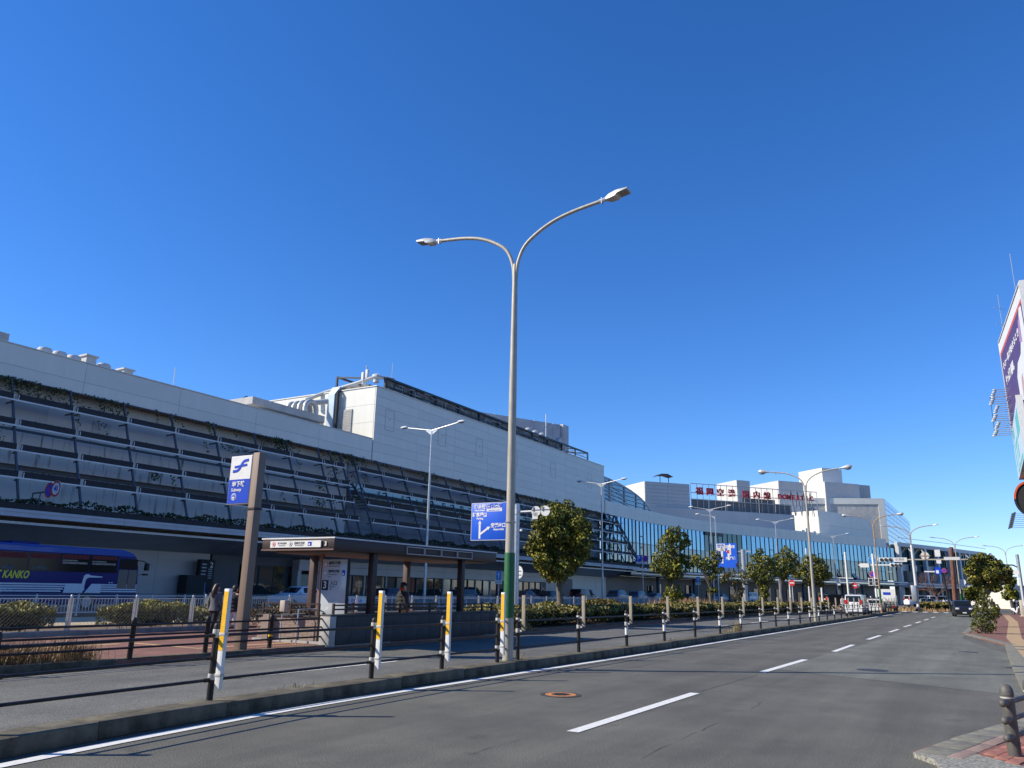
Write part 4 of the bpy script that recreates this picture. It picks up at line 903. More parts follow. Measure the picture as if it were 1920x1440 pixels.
# ---------------- twin street lamps
def arm_pts(s, L, zf, rise, base=.06):
    return [(s*base*.5,0,zf-.45),(s*base*1.2,0,zf),(s*L*.085,0,zf+rise*.36),(s*L*.2,0,zf+rise*.60),(s*L*.36,0,zf+rise*.80),(s*L*.55,0,zf+rise*.92),(s*L*.8,0,zf+rise*1.0)]
def street_lamp(nm, label, loc, zf, L, rise, style, paint, rb=.115, rt=.06, wrap=True, group=None, rz=RZ, single=0):
    t = thing(nm, label, 'street lamp', loc, rz, group)
    mb = MB(); mb.lathe([(rb,0),(rb*.98,1.0),(rb*.85,zf*.35),((rb+rt)*.5,zf*.65),(rt*1.05,zf-.4),(rt*.9,zf)], 18); mb.build('pole', paint, t)
    if wrap:
        mb = MB(); mb.lathe([(rb+.004,.94),(rb+.006,1.0),(rb+.003,2.36),(rb-.002,2.40)], 18); mb.build('green_sleeve', X['green_wrap'], t)
    for s in (-1,1):
        if single and s != single: continue
        if style == 'flat':
            pts = [(0,0,zf-.05),(s*L*.8,0,zf+rise)]
            mb = MB(); mb.tube([pts[0], pts[1]], [.055,.038], 8); mb.prism([(s*.05,-.02,zf-.45),(s*.75,-.02,zf+rise*.2-.04),(s*.05,-.02,zf-.05)], (0,.04,0)); mb.build('arm', paint, t)
            e = Vector(pts[1]); mb = MB(); mb.ell((e.x+s*.38,0,e.z+.07), (.42,.17,.13), 12, 8); h = mb.build('lamp_head', X['white_dull'], t)
            mb = MB(); mb.ell((e.x+s*.4,0,e.z-.0), (.3,.13,.09), 10, 6); mb.build('lens', X['lamp_lens'], h)
        else:
            pts = arm_pts(s, L, zf, rise); mb = MB(); mb.tube([Vector(p) for p in spline(pts, .12)], .047 if style != 'drop' else .042, 10); mb.build('arm', paint, t)
            e = Vector(pts[-1]); d = (Vector(pts[-1])-Vector(pts[-2])).normalized()
            if style == 'led':
                x0 = e + d*.08; mb = MB(); mb.tube([e-d*.06, e+d*.18], .055, 8)
                for b in (-.045,.045): mb.tube([e+d*.02+Vector((0,b,-.09)), e+d*.02+Vector((0,b,.07))], .012, 5)
                mb.build('neck', X['galv'], t)
                mb = MB(); c = e+d*.12; up = Vector((0,0,1)); y = Vector((0,1,0))
                def sec(u, w, h0, h1): return [c+d*u-y*w+up*h0, c+d*u+y*w+up*h0, c+d*u+y*w*.8+up*h1, c+d*u-y*w*.8+up*h1]
                S = [sec(0,.06,-.03,.045), sec(.12,.12,-.07,.07), sec(.30,.14,-.07,.09), sec(.34,.155,-.02,.085), sec(.62,.155,-.0,.05)]
                v = [p for q in S for p in q]; f = [(0,1,2,3)]+[(i*4+j,i*4+(j+1)%4,i*4+4+(j+1)%4,i*4+4+j) for i in range(4) for j in range(4)]+[(16,19,18,17)]
                mb.add(v, f); hd = mb.build('lamp_head', X['lamp_head'], t, True, .008)
                mb = MB(); mb.hexa([c+d*u+y*w+up*z for z in (-.026,-.014) for u, w in ((.38,-.12),(.60,-.12),(.60,.12),(.38,.12))]); mb.build('lens', X['lamp_lens'], hd)
            else:
                mb = MB(); c = e+d*.38
                mb.tube([e-d*.05, e+d*.08, e+d*.25, e+d*.45, e+d*.62, e+d*.70], [.05,.06,.11,.15,.12,.03], 12); hd = mb.build('lamp_head', X['lamp_head'], t)
                mb = MB(); mb.ell(tuple(e+d*.44+Vector((0,0,-.09))), (.2,.11,.10), 12, 8); mb.build('lens', X['lamp_lens'], hd)
    return t
lp = onP(952, 1244)
L1 = street_lamp('street_lamp', 'tall beige twin arm lamp post with green wrapped base and rust patch, nearest the camera', (lp.x,lp.y,ZK), 9.72, 3.05, 1.2, 'led', X['lamp_beige'], .122, .066, group='curved twin arm street lamps')
mb = MB(); mb.lathe([(.0665,8.72),(.0695,8.74),(.0685,9.06),(.065,9.08)], 16); mb.build('rust_band', X['rust'], L1)
mb = MB(); mb.lathe([(.128,0),(.134,.02),(.13,.05)], 18); mb.build('base_collar', X['lamp_beige'], L1)
for z in (8.1, 7.95): 
    mb = MB(); mb.lathe([(.076,z),(.078,z+.03)], 14); mb.build('strap', X['clamp'], L1)
mb = MB(); mb.lathe([(.126,3.1),(.129,3.13)], 16); mb.build('strap', X['galv'], L1)
for px, py, nm, zf, L, rise, st, pt, lb in ((1530,1170,'street_lamp',8.5,2.8,1.0,'drop',X['lamp_beige'],'beige twin arm lamp post with teardrop heads rising from the median rail'),
        (1654,1153,'street_lamp',8.9,2.85,.95,'drop',X['lamp_brown'],'rust brown twin arm lamp post beside the white van on the median')):
    p = hit(POSTL, px, py); street_lamp(nm, lb, (p.x,p.y,ZK), zf, L, rise, st, pt, .10, .055, st == 'drop' and px > 1600, 'curved twin arm street lamps')
for (px, py, Y, lb) in ((1706,1003,96,'rusty curved twin arm lamp standing beside the silver signal mast'),(1790,1022,114,'slender curved twin arm lamp beyond the junction with green base'),(1885,1036,130,'farthest curved twin arm lamp above the right-hand buildings')):
    p = at(px, py, Y); street_lamp('street_lamp', lb, (p.x,p.y,.05), p.z-.05, 3.1, 1.1, 'led', X['lamp_brown'] if Y < 100 else X['lamp_beige'], .11, .05, Y > 100, 'curved twin arm street lamps')
for px, py, u, D, sg, lb in ((796,806,0,40,0,'silver twin arm lamp seen over the shelter roof'),(1130,907,0,40,0,'silver twin arm lamp right of the round dense tree'),(1333,955,124.5,35.6,0,'silver twin arm lamp just right of a single armed one'),(1327,968,136.5,38.2,-1,'silver lamp with one arm only, close behind a twin one'),(1447,978,150,30.8,0,'silver twin arm lamp before the bright white roof cube'),(1553,1005,190,26.6,0,'smallest silver twin arm lamp, before the glass front')):
    if u == 0:
        d = ray(px, 1108); d = Vector((d.x,d.y,0)); k = D/d.dot(B); p = d*k
    else: p = W(u, D)
    zf = at(px, py, p.y).z; street_lamp('street_lamp', lb, (p.x,p.y,.15), zf-.15, 3.4, .42, 'flat', X['galv'], .13, .065, False, 'silver street lamps along the terminal road', single=sg)
# ---------------- island fence with three bars
F = thing('island_fence', 'brown black three-bar fence with round capped posts along the red island', 'fence', (0,0,0))
fpts = [W(u, 16.22+ (0 if u < 13 else -.05)) for u in (.2,2.2,4.2,6.25,8.3,10.35)] + [Vector((-8.26,17.94,0)), Vector((-7.26,19.66,0)), Vector((-6.26,21.5,0)), Vector((-5.28,23.1,0))]
fpts = fpts[:5] + fpts[6:]
mb = MB(); mb.lathe([(.057,0),(.057,.74),(.064,.75),(.066,.79),(.058,.84),(.03,.87),(.005,.88)], 14); fp_me = mb.mesh('post', X['brown_steel'])
mb = MB(); mb.lathe([(.059,.36),(.059,.41)], 14); yb_me = mb.mesh('yellow_band', X['yellow'])
for k, p in enumerate(fpts):
    link('post', fp_me, F, (p.x,p.y,.13))
    if k in (5,7,8): link('yellow_band', yb_me, F, (p.x,p.y,.13 if k != 7 else .08))
for a, b in zip(fpts, fpts[1:]):
    d = (b-a).normalized(); n2 = Vector((d.y,-d.x,0))*.05
    for h in (.24,.50,.72):
        mb = MB(); mb.tube([a+n2+Vector((0,0,.13+h)), b+n2+Vector((0,0,.13+h))], .024, 8); mb.tube([a+Vector((0,0,.13+h)), a+n2*1.3+Vector((0,0,.13+h))], .03, 8); mb.build('rail', X['brown_steel'], F)
# ---------------- bollard fence at the right edge
bolm = mat('bollard_grey', (.10,.095,.085), .6, .1, var=.25, scale=9)
Gb = thing('bollard_fence', 'black dome topped bollard with three short bar stubs at the right pavement corner', 'bollard', (5.67,9.34,.05), math.atan2(.69,.72))
for k, x in enumerate((0, .95, 2.4)):
    mb = MB(); mb.lathe([(.068,0),(.068,.65),(.072,.655),(.072,.68),(.066,.72),(.046,.755),(.018,.77)], 18, (x,0,0)); mb.build('post', bolm, Gb)
    mb = MB(); mb.lathe([(.071,.62),(.071,.635)], 18, (x,0,0)); mb.build('ring', X['clamp'], Gb)
for h in (.22,.40,.58):
    mb = MB(); mb.tube([(-.20,0,h),(-.05,0,h)], .04, 12); mb.tube([(0,0,h),(2.4,0,h)], .03, 10); mb.ell((-.20,0,h), (.041,.041,.041), 10, 8); mb.build('rail', bolm, Gb)
mb = MB(); random.seed(2)
for k in range(9): mb.disc((.02+random.uniform(-.03,.03),-.0755,.15+random.random()*.45), (random.uniform(-.3,.3),-1,0), random.uniform(.004,.011), 6, .004)
mb.build('paint_chip', X['clamp'], Gb, kind='stuff')
# ---------------- subway sign post
Sp = thing('subway_sign', 'tall brown post carrying a white and blue subway sign panel', 'sign post', (-6.8,20.81,.13), RZ)
mb = MB(); mb.box(-.12,.12,-.12,.12,0,5.08); mb.build('post', mat('post_brown', (.20,.145,.11), .6, .1, var=.07, scale=2), Sp, True, .012)
mb = MB(); mb.box(-1.03,-.19,-.07,.10,3.72,5.04); pn = mb.build('panel', X['white_dull'], Sp, True, .012)
mb = MB(); mb.box(-.19,-.12,-.04,.06,3.80,4.95); mb.build('bracket', X['dark'], Sp)
mb = MB(); mb.box(-.14,.14,-.14,.14,3.55,3.60); mb.tube([(-.14,-.14,3.57),(-.3,-.1,3.52),(-.12,-.13,3.40)], .012, 5); mb.build('strap', X['dark'], Sp)
mb = MB(); mb.box(-1.01,-.21,-.078,-.068,4.39,5.02); mb.build('white_face', X['white'], pn)
mb = MB(); mb.box(-1.01,-.21,-.078,-.068,3.74,4.388); mb.build('blue_face', X['sign_blue2'], pn)
def stroke(mb, pts, w, y, th=.006):
    pts = [Vector((p[0],0,p[1])) for p in pts]; L_ = []; R_ = []
    for i, p in enumerate(pts):
        d = (pts[min(i+1,len(pts)-1)]-pts[max(i-1,0)]).normalized(); n2 = Vector((-d.z,0,d.x))*w/2; L_.append(p+n2); R_.append(p-n2)
    n3 = len(pts)
    for yy in (y, y-th): mb.add([(p.x,yy,p.z) for p in L_+R_], [(i,i+1,n3+i+1,n3+i) for i in range(n3-1)])
mb = MB(); x0 = -1.01; zt_ = 5.02
def e_(u, v): return (x0+u*.80, zt_-v*1.28)
stroke(mb, [(p.x,p.y) for p in spline([Vector((*e_(.13,.315),0)), Vector((*e_(.34,.305),0)), Vector((*e_(.46,.25),0)), Vector((*e_(.54,.165),0)), Vector((*e_(.66,.105),0)), Vector((*e_(.88,.09),0))], .02)], .075, -.080)
stroke(mb, [e_(.20,.225), e_(.80,.19)], .062, -.081); mb.build('emblem', X['sign_blue2'], pn, False)
letters('lettering', '地下鉄', .165, X['white'], pn, (e_(.47,.60)[0],-.084,e_(.47,.60)[1]), (1,0,0), (0,-1,0), .003, .004)
letters('lettering', 'Subway', .13, X['white'], pn, (e_(.40,.715)[0],-.084,e_(.40,.715)[1]), (1,0,0), (0,-1,0), .003, .002)
cx, cz = e_(.30,.86); mb = MB(); mb.disc((cx,-.079,cz), (0,-1,0), .098, 24, .004); mb.build('train_mark', X['white'], pn)
mb = MB(); mb.disc((cx,-.083,cz), (0,-1,0), .082, 24, .003); mb.build('train_mark', X['sign_blue2'], pn)
mb = MB(); mb.box(cx-.045,cx+.045,-.092,-.086,cz-.045,cz+.06); mb.box(cx-.055,cx+.055,-.092,-.086,cz-.075,cz-.06); mb.build('train_mark', X['white'], pn)
mb = MB(); mb.box(cx-.035,cx+.035,-.096,-.092,cz+.005,cz+.045); mb.build('train_mark', X['sign_blue2'], pn)
# ---------------- subway entrance shelter
En = thing('subway_entrance', 'brown flat roofed subway entrance shelter with low stone walls', 'shelter', (0,0,0), TH)
def e(mb, nm, m, par=None, sm=True, bv=0.0, **kw): return mb.build(nm, m, par or En, sm, bv, **kw)
brown = mat('shelter_brown', (.036,.020,.017), .5, .1, var=.12, scale=1.5); under = mat('shelter_soffit', (.16,.13,.11), .6, var=.08, scale=1)
mb = MB(); mb.box(17.05,26.05,15.82,18.75,2.76,3.09); e(mb, 'roof', brown, bv=.015)
mb = MB(); mb.box(17.03,26.07,15.80,18.77,3.093,3.135); e(mb, 'roof_trim', X['white_dull'])
mb = MB(); mb.box(17.35,25.75,16.1,18.45,2.70,2.757); e(mb, 'ceiling', under)
mb = MB(); mb.box(17.025,17.05,15.82,18.75,2.76,2.80); e(mb, 'end_trim', mat('trim_brown', (.15,.095,.08), .5, var=.05))
for u in (19.05, 23.95):
    for D in (16.02, 18.48):
        mb = MB(); mb.box(u-.10,u+.10,D-.10,D+.10,.9 if D < 17 else .13,2.76); e(mb, 'column', brown if D < 17 else mat('column_brown', (.085,.05,.042), .5, .1, var=.1), bv=.01)
# light frame on the roof edge facing the road
for k in range(4):
    u0 = 20.4+k*.98; mb = MB(); u1 = u0+.95
    for z in (2.80,3.02): mb.box(u0,u1,15.77,15.80,z,z+.025)
    mb.box(u0,u0+.02,15.77,15.80,2.825,3.02); mb.box(u1-.02,u1,15.77,15.80,2.825,3.02); e(mb, 'fascia_frame', X['clamp'])
stone = mat('dark_stone', (.034,.034,.034), .6, var=.2, scale=3); pale = mat('pale_concrete', (.38,.37,.34), .85, var=.15, scale=4)
mb = MB(); mb.box(17.45,26.4,15.95,16.2,.1,.92); e(mb, 'front_wall', pale)
for k in range(14):
    for j in range(2):
        mb = MB(); u0 = 17.5+k*.636; mb.box(u0+.004,u0+.632,15.91,15.95,.13+j*.40+.004,.13+(j+1)*.40-.004); e(mb, 'wall_tile', stone, bv=.003)
mb = MB(); mb.box(17.2,26.4,15.88,16.24,.925,.97); e(mb, 'wall_cap', mat('cap_stone', (.05,.05,.05), .6, var=.15, scale=3), bv=.008)
mb = MB(); mb.box(17.18,17.44,15.88,16.26,.1,.92); e(mb, 'wall_end', pale, bv=.01)
mb = MB(); mb.box(17.4,26.4,18.55,18.8,.1,.90); e(mb, 'back_wall', mat('wall_tan', (.24,.19,.155), .8, var=.12))
mb = MB(); mb.box(26.15,26.4,16.2,18.55,.1,.92); e(mb, 'end_wall', stone)
mb = MB(); mb.box(17.62,17.85,16.75,19.2,.13,.86); e(mb, 'brick_wall_core', mat('mortar', (.10,.08,.07), .9, var=.1))
brk = mat('tan_brick', (.25,.185,.15), .8, var=.16, scale=5); brm = {}
for j in range(8):
    for k in range(7):
        D0 = 16.76+k*.36-(.18 if j % 2 else 0); D1 = min(D0+.35, 19.2); D0 = max(D0, 16.75)
        w = round(D1-D0, 3)
        if w < .05: continue
        if w not in brm: mb = MB(); mb.box(0,.02,0,w,0,.078); brm[w] = mb.mesh('brick', brk, True)
        link('brick', brm[w], En, (17.60,D0,.20+j*.083))
mb = MB(); mb.box(17.55,17.9,16.7,19.25,.865,.90); e(mb, 'wall_cap', stone)
mb = MB(); mb.box(17.50,17.9,16.4,19.3,.1,.195); e(mb, 'plinth', pale)
for k in range(3):                                # steps up behind the wall
    mb = MB(); mb.box(25.2-k*.3-.3,26.1,16.2,18.55,.13,.17+k*.04); e(mb, 'step', pale)
def railing(us, D, zb_, zt_, nm='rail', along='u'):
    for i, u in enumerate(us):
        mb = MB(); mb.box(u-.03,u+.03,D-.03,D+.03,zb_,zt_); e(mb, 'rail_post', brown)
    for a, b in zip(us, us[1:]):
        for z in (zt_-.05, zb_+(zt_-zb_)*.45):
            mb = MB(); mb.box(a+.03,b-.03,D-.025,D+.025,z-.022,z+.022); e(mb, nm, brown)
railing((17.5,19.0,20.6,22.2,23.9,25.5,26.2), 16.08, .97, 1.27); railing((17.9,19.6,21.3,23.0,24.7,26.2), 18.68, .90, 1.22)
for a, b, z in (((17.72,16.85),(17.72,19.15),1.23),((17.72,16.85),(17.72,19.15),1.05)):
    mb = MB(); mb.bar((a[0],a[1],z), (b[0],b[1],z), .045); e(mb, 'rail', brown)
for D in (16.85,18.0,19.15):
    mb = MB(); mb.box(17.69,17.75,D-.03,D+.03,.9,1.25); e(mb, 'rail_post', brown)
mb = MB(); mb.tube([(17.3,17.25,.13),(17.3,17.25,1.08),(18.0,17.2,1.08),(19.2,17.2,.75)], .022, 8); mb.tube([(17.3,17.9,.13),(17.3,17.9,.9),(17.9,17.9,.9)], .022, 8); e(mb, 'hand_rail', X['galv'])
mb = MB(); mb.box(17.22,17.38,17.75,17.95,1.0,1.32); e(mb, 'intercom', mat('box_beige', (.42,.36,.30), .5, var=.08), bv=.01)
# white fascia sign on the sunlit end
fs = MB(); fs.box(17.0,17.03,16.30,18.35,2.845,3.04); fp = e(fs, 'fascia_sign', X['white'])
dkt = mat('print_grey', (.22,.22,.22), .6, var=0); 
fx = (0,-1,0); fn = (-1,0,0)
def ftext(s, size, D, z, m, **k): letters('lettering', s, size, m, fp, (16.996,D,z), fx, fn, .002, k.pop('bold', .001), **k)
ftext('地下鉄空港線', .062, 17.86, 2.965, dkt); ftext('Subway Airport Line', .032, 17.86, 2.905, dkt); ftext('福岡空港駅', .085, 17.15, 2.962, dkt); ftext('Fukuoka Airport Station', .034, 17.15, 2.90, dkt)
for D, m in ((18.2,X['sign_red']),(17.5,dkt)):
    mb = MB(); mb.disc((16.998,D,2.945), (-1,0,0), .07, 20, .003); o = mb.build('line_mark', m, fp); mb = MB(); mb.disc((16.994,D,2.945), (-1,0,0), .055, 20, .003); mb.build('line_mark', X['white'], fp)
    mb = MB(); mb.box(16.985,16.991,D-.025,D+.025,2.915,2.975); mb.build('line_mark', m, fp)
mb = MB(); mb.box(16.992,16.997,16.66,16.80,2.89,3.0); mb.build('access_mark', X['sign_blue2'], fp); mb = MB(); mb.disc((16.991,16.74,2.93), (-1,0,0), .032, 12, .004); mb.build('access_mark', X['white'], fp)
letters('lettering', '3', .17, X['white'], fp, (17.022,16.13,2.94), fx, fn, .002, .006)
# information board standing in the entrance
Ib = thing('info_board', 'tall pale grey information board with black number 3 under the shelter roof', 'info board', W(18.3,16.35,.13), RZ)
mb = MB(); mb.box(-1.02,-.0,-.03,.06,.78,2.42); bd = mb.build('board', mat('board_grey', (.50,.54,.57), .15, var=.05, scale=1.2, spec=.7), Ib, True, .008)
mb = MB(); mb.box(-1.13,-1.03,-.07,.07,0,2.56); mb.build('post', mat('post_copper', (.34,.20,.15), .35, .4, var=.08), Ib, True, .015)
mb = MB(); mb.box(-.0,.03,-.04,.07,.0,2.44); mb.build('post', X['dark'], Ib)
def itext(s, size, x, z, m, align='LEFT', **k): letters('lettering', s, size, m, bd, (x,-.034,z), (1,0,0), (0,-1,0), .002, k.pop('bold', .0015), align=align)
mb = MB(); mb.box(-.98,-.72,-.036,-.03,1.50,1.80); mb.build('number_field', X['dark'], bd)
letters('lettering', '3', .30, X['white'], bd, (-.85,-.039,1.65), (1,0,0), (0,-1,0), .002, .004)
itext('入口', .15, -.66, 1.71, X['dark']); itext('Entrance', .06, -.66, 1.61, dkt); itext('입구', .055, -.66, 1.53, dkt)
itext('福岡空港線', .095, -.76, 2.31, X['dark']); itext('Subway Airport Line', .055, -.76, 2.22, dkt); itext('福岡空港駅', .09, -.76, 2.06, X['dark']); itext('Fukuoka Airport', .055, -.76, 1.97, dkt); itext('Station', .05, -.76, 1.90, dkt)
for z, m in ((2.27,X['sign_red']),(2.0,dkt)):
    mb = MB(); mb.disc((-.88,-.031,z), (0,-1,0), .075, 18, .003); mb.build('line_mark', m, bd); mb = MB(); mb.disc((-.88,-.035,z), (0,-1,0), .062, 18, .002); mb.build('line_mark', X['white_dull'], bd)
mb = MB(); mb.box(-.20,-.08,-.036,-.03,1.94,2.10); mb.build('access_mark', X['sign_blue2'], bd); mb = MB(); mb.disc((-.15,-.037,1.99), (0,-1,0), .035, 12, .002); mb.build('access_mark', X['white'], bd)
# ---------------- silver mesh fence
Mf = thing('mesh_fence', 'low silver wire mesh fence with round posts behind the shrubs', 'fence', (0,0,0), TH)
mb = MB(); mb.lathe([(.035,0),(.035,1.12),(.045,1.12),(.045,1.17),(.02,1.2)], 10); mp_me = mb.mesh('post', X['galv'])
mb = MB(); uM = UD(onD(127,24.5,1170))[0]; sp_ = (UD(onD(358,24.5,1160))[0]-uM)/2
for x in (.07,sp_-.07): mb.bar((x,0,.12),(x,0,1.08),.03)
for z in (.12,1.08): mb.bar((.07,0,z),(sp_-.07,0,z),.03)
mf_me = mb.mesh('panel_frame', X['galv'], False)
mb = MB(); k = -1.0
while k < sp_:
    for s in (0,1):
        x0_ = max(.08, k); z0_ = .12+(x0_-k); x1_ = min(sp_-.08, k+.96); z1_ = .12+(x1_-k)
        if x1_ > x0_:
            if s: mb.bar((sp_-x0_,0,z0_),(sp_-x1_,0,z1_),.0035)
            else: mb.bar((x0_,0,z0_),(x1_,0,z1_),.0035)
    k += .12
mw_me = mb.mesh('wire_mesh', mat('wire_grey', (.22,.23,.23), .5, .4, var=.1), False)
for i in range(-7, 21):
    u = uM+i*sp_; Dm = 24.5 if i < 3 else 26.6
    link('post', mp_me, Mf, (u,Dm,.15)); link('panel_frame', mf_me, Mf, (u,Dm,.15))
    if i < 7: link('wire_mesh', mw_me, Mf, (u,Dm,.15), kind='stuff')
# ---------------- white railing along the terminal road
Wr = thing('white_railing', 'long white picket railing in front of the coach and waiting cars', 'railing', (0,0,0), TH)
mb = MB(); mb.box(-.035,.035,-.035,.035,0,1.0); wp_me = mb.mesh('post', X['white_dull'], False)
mb = MB(); 
for z in (.93,.80,.16): mb.box(.035,1.965,-.02,.02,z-.025,z+.025)
wrail = mb.mesh('rail_pair', X['white_dull'], False)
mb = MB()
for k in range(12): x = .12+k*.16; mb.box(x-.013,x+.013,-.012,.012,.185,.775)
wpk = mb.mesh('pickets', X['white_dull'], False)
for i in range(52):
    u = 1+i*2.0; D = 37.5
    link('post', wp_me, Wr, (u,D,.16)); link('rail_pair', wrail, Wr, (u,D,.16)); link('pickets', wpk, Wr, (u,D,.16), kind='stuff')
mb = MB(); mb.box(1,105,37.45,37.55,1.17,1.20); mb.build('top_rail', X['truss'], Wr)
mb = MB(); mb.box(40.5,44.2,37.40,37.44,.5,1.1); bn = mb.build('banner', X['white'], Wr); 
letters('lettering', '駐車禁止 送迎のみ', .3, X['sign_blue2'], bn, (42.3,37.395,.8), (1,0,0), (0,-1,0), .002, .004); mb = MB(); mb.box(40.6,40.85,37.39,37.40,.6,1.0); mb.build('print_block', X['sign_red'], bn)
# ---------------- road signs
def back(mb_disc_r, t, x, z, y, m=None): mb = MB(); mb.disc((x,y,z), (0,1,0), mb_disc_r, 20, .012); return mb.build('sign_back', m or X['white_dull'], t)
def pole(t, z1, r=.06, x=0.0, m=None, z0=0.0):
    mb = MB(); mb.lathe([(r,z0),(r*.92,z1-.02),(r*.5,z1)], 12, (x,0,0)); return mb.build('pole', m or X['galv'], t)
def roundel(t, x, z, r, kind, y=-.08):
    mb = MB(); mb.disc((x,y,z), (0,-1,0), r, 28, .014); d = mb.build('sign_face', X['white'] if kind != 'noentry' else X['sign_red'], t)
    def ring(r0, r1, m, dy):
        mb = MB(); n = 28; a = [(x+r1*math.cos(2*math.pi*i/n),y-dy,z+r1*math.sin(2*math.pi*i/n)) for i in range(n)]; b = [(x+r0*math.cos(2*math.pi*i/n),y-dy,z+r0*math.sin(2*math.pi*i/n)) for i in range(n)]
        mb.add(a+b, [(i,(i+1)%n,n+(i+1)%n,n+i) for i in range(n)]); mb.build('ring', m, d, False)
    if kind == '40':
        ring(r*.74, r*.98, X['sign_red'], .018); letters('lettering', '40', r*.95, X['sign_blue2'], d, (x,y-.018,z), (1,0,0), (0,-1,0), .002, .012, squeeze=.85)
    elif kind == 'nopark':
        ring(0.001, r*.76, X['sign_blue2'], .017); ring(r*.74, r*.98, X['sign_red'], .019); mb = MB(); mb.bar((x-r*.52,y-.021,z+r*.52),(x+r*.52,y-.021,z-r*.52),r*.18,.004,up=(0,1,0)); mb.build('slash', X['sign_red'], d)
    elif kind == 'noentry':
        mb = MB(); mb.box(x-r*.72,x+r*.72,y-.02,y-.015,z-r*.18,z+r*.18); mb.build('bar', X['white'], d)
    elif kind == 'blue':
        ring(0.001, r*.94, X['sign_lightblue'], .017); mb = MB(); mb.box(x-r*.09,x+r*.09,y-.022,y-.018,z-r*.6,z+r*.3); mb.prism([(x-r*.32,y-.018,z+r*.25),(x+r*.32,y-.018,z+r*.25),(x,y-.018,z+r*.7)], (0,-.004,0)); mb.build('arrow', X['white'], d)
    return d
# blue direction sign on its own post
p = hit([W(10,19.3), W(90,19.3)], 967, 1106)
Ds = thing('direction_sign', 'big blue direction sign with white arrows left of the lamp post', 'road sign', (p.x,p.y,.13), RZ)
pole(Ds, 5.75, .155, 0, X['galv'])
mb = MB(); mb.box(-2.62,-.52,-.09,-.05,4.02,5.86); pn = mb.build('sign_face', X['sign_blue'], Ds, True, .01)
mb = MB()
for a in ((-2.63,-.51,4.0,4.02),(-2.63,-.51,5.86,5.88),(-2.64,-2.62,4.0,5.88),(-.52,-.5,4.0,5.88)): mb.box(a[0],a[1],-.092,-.048,a[2],a[3])
mb.build('rim', X['white'], pn)
for z in (4.3,4.95,5.6):
    mb = MB(); mb.tube([(-2.4,.0,z),(0,.0,z)], .04, 8); mb.build('sign_arm', X['galv'], Ds)
def dt(s, size, x, z, m=None, b=.006, sq=1.0): letters('lettering', s, size, m or X['white'], pn, (x,-.095,z), (1,0,0), (0,-1,0), .002, b, squeeze=sq)
dt('博多駅', .245, -2.13, 5.67, b=.008, sq=.95); dt('Hakata Station', .105, -2.13, 5.50); dt('駐車場', .235, -2.24, 5.27, b=.008, sq=.95); dt('Parking', .13, -2.12, 5.09)
mb = MB(); mb.box(-1.72,-.82,-.095,-.090,5.43,5.82); mb.build('white_field', X['white'], pn)
dt('国際線', .25, -1.16, 5.68, X['sign_blue2'], .008, .95); dt('International Terminal', .078, -1.27, 5.49, X['sign_blue2'], .002, .95)
mb = MB(); mb.box(-1.69,-1.48,-.099,-.096,5.58,5.79); mb.build('plane_field', X['sign_blue2'], pn)
mb = MB(); mb.box(-1.595,-1.575,-.103,-.1,5.6,5.77); mb.prism([(-1.67,-.1,5.65),(-1.50,-.1,5.65),(-1.585,-.1,5.72)], (0,-.003,0)); mb.build('plane_mark', X['white'], pn)
mb = MB(); mb.box(-1.90,-1.72,-.095,-.091,5.17,5.37); mb.build('parking_field', X['white'], pn); dt('P', .2, -1.81, 5.27, X['sign_blue2'], .006)
mb = MB(); mb.box(-2.17,-2.06,-.097,-.092,4.08,4.85); mb.prism([(-2.22,-.092,4.83),(-2.01,-.092,4.83),(-2.115,-.092,5.0)], (0,-.005,0)); mb.build('arrow', X['white'], pn)
mb = MB(); mb.bar((-2.12,-.1,4.28),(-1.62,-.1,4.60),.10,.004,up=(0,1,0)); mb.prism([(-1.70,-.098,4.66),(-1.60,-.098,4.50),(-1.47,-.098,4.68)], (0,-.005,0)); mb.build('arrow', X['white'], pn)
dt('空港出口', .235, -1.02, 4.72, b=.008, sq=.93); dt('Airport Exit', .125, -1.0, 4.53)
mb = MB(); mb.tube([(0,.0,5.36),(1.75,0.0,5.38)], .05, 10); mb.lathe([(.17,5.25),(.17,5.5)], 12); mb.build('side_arm', X['white_dull'], Ds)
for x in (1.1, 1.62): back(.25, Ds, x, 5.36, -.06); mb = MB(); mb.box(x-.24,x+.24,-.075,-.06,5.40,5.44); mb.box(x-.16,x-.08,-.085,-.06,5.36,5.55); mb.build('sign_clip', X['truss'], Ds)
mb = MB(); mb.box(.9,1.2,-.06,-.04,4.98,5.3); mb.build('sign_back', X['white_dull'], Ds)
mb = MB(); mb.ell((.25,0,4.45), (.09,.06,.06)); mb.build('sensor', X['white'], Ds)
mb = MB(); mb.prism([(.2+.21*math.cos(a), -.05, 2.45+.30*math.sin(a)) for a in [2*math.pi*i/16 for i in range(16)]], (0,.012,0)); mb.build('sign_back', X['white'], Ds)
mb = MB(); mb.box(.06,.32,-.056,-.051,2.30,2.34); mb.box(.06,.32,-.056,-.051,2.48,2.52); mb.box(.1,.16,-.056,-.051,2.58,2.7); mb.build('sign_clip', X['truss'], Ds)
# signs on the canopy
Sg = thing('speed_sign', 'pair of round no parking and 40 limit signs on an arm over the coach', 'road sign', W(24.6,46.05,5.95), RZ)
mb = MB(); mb.tube([(0,0,0),(0,0,.62),(1.55,0,.66)], .05, 8); mb.tube([(.75,0,0),(.75,0,.64)], .035, 8); mb.build('bracket_arm', X['truss'], Sg)
roundel(Sg, 1.75, .72, .44, 'nopark'); roundel(Sg, 2.45, .76, .46, '40', -.12)
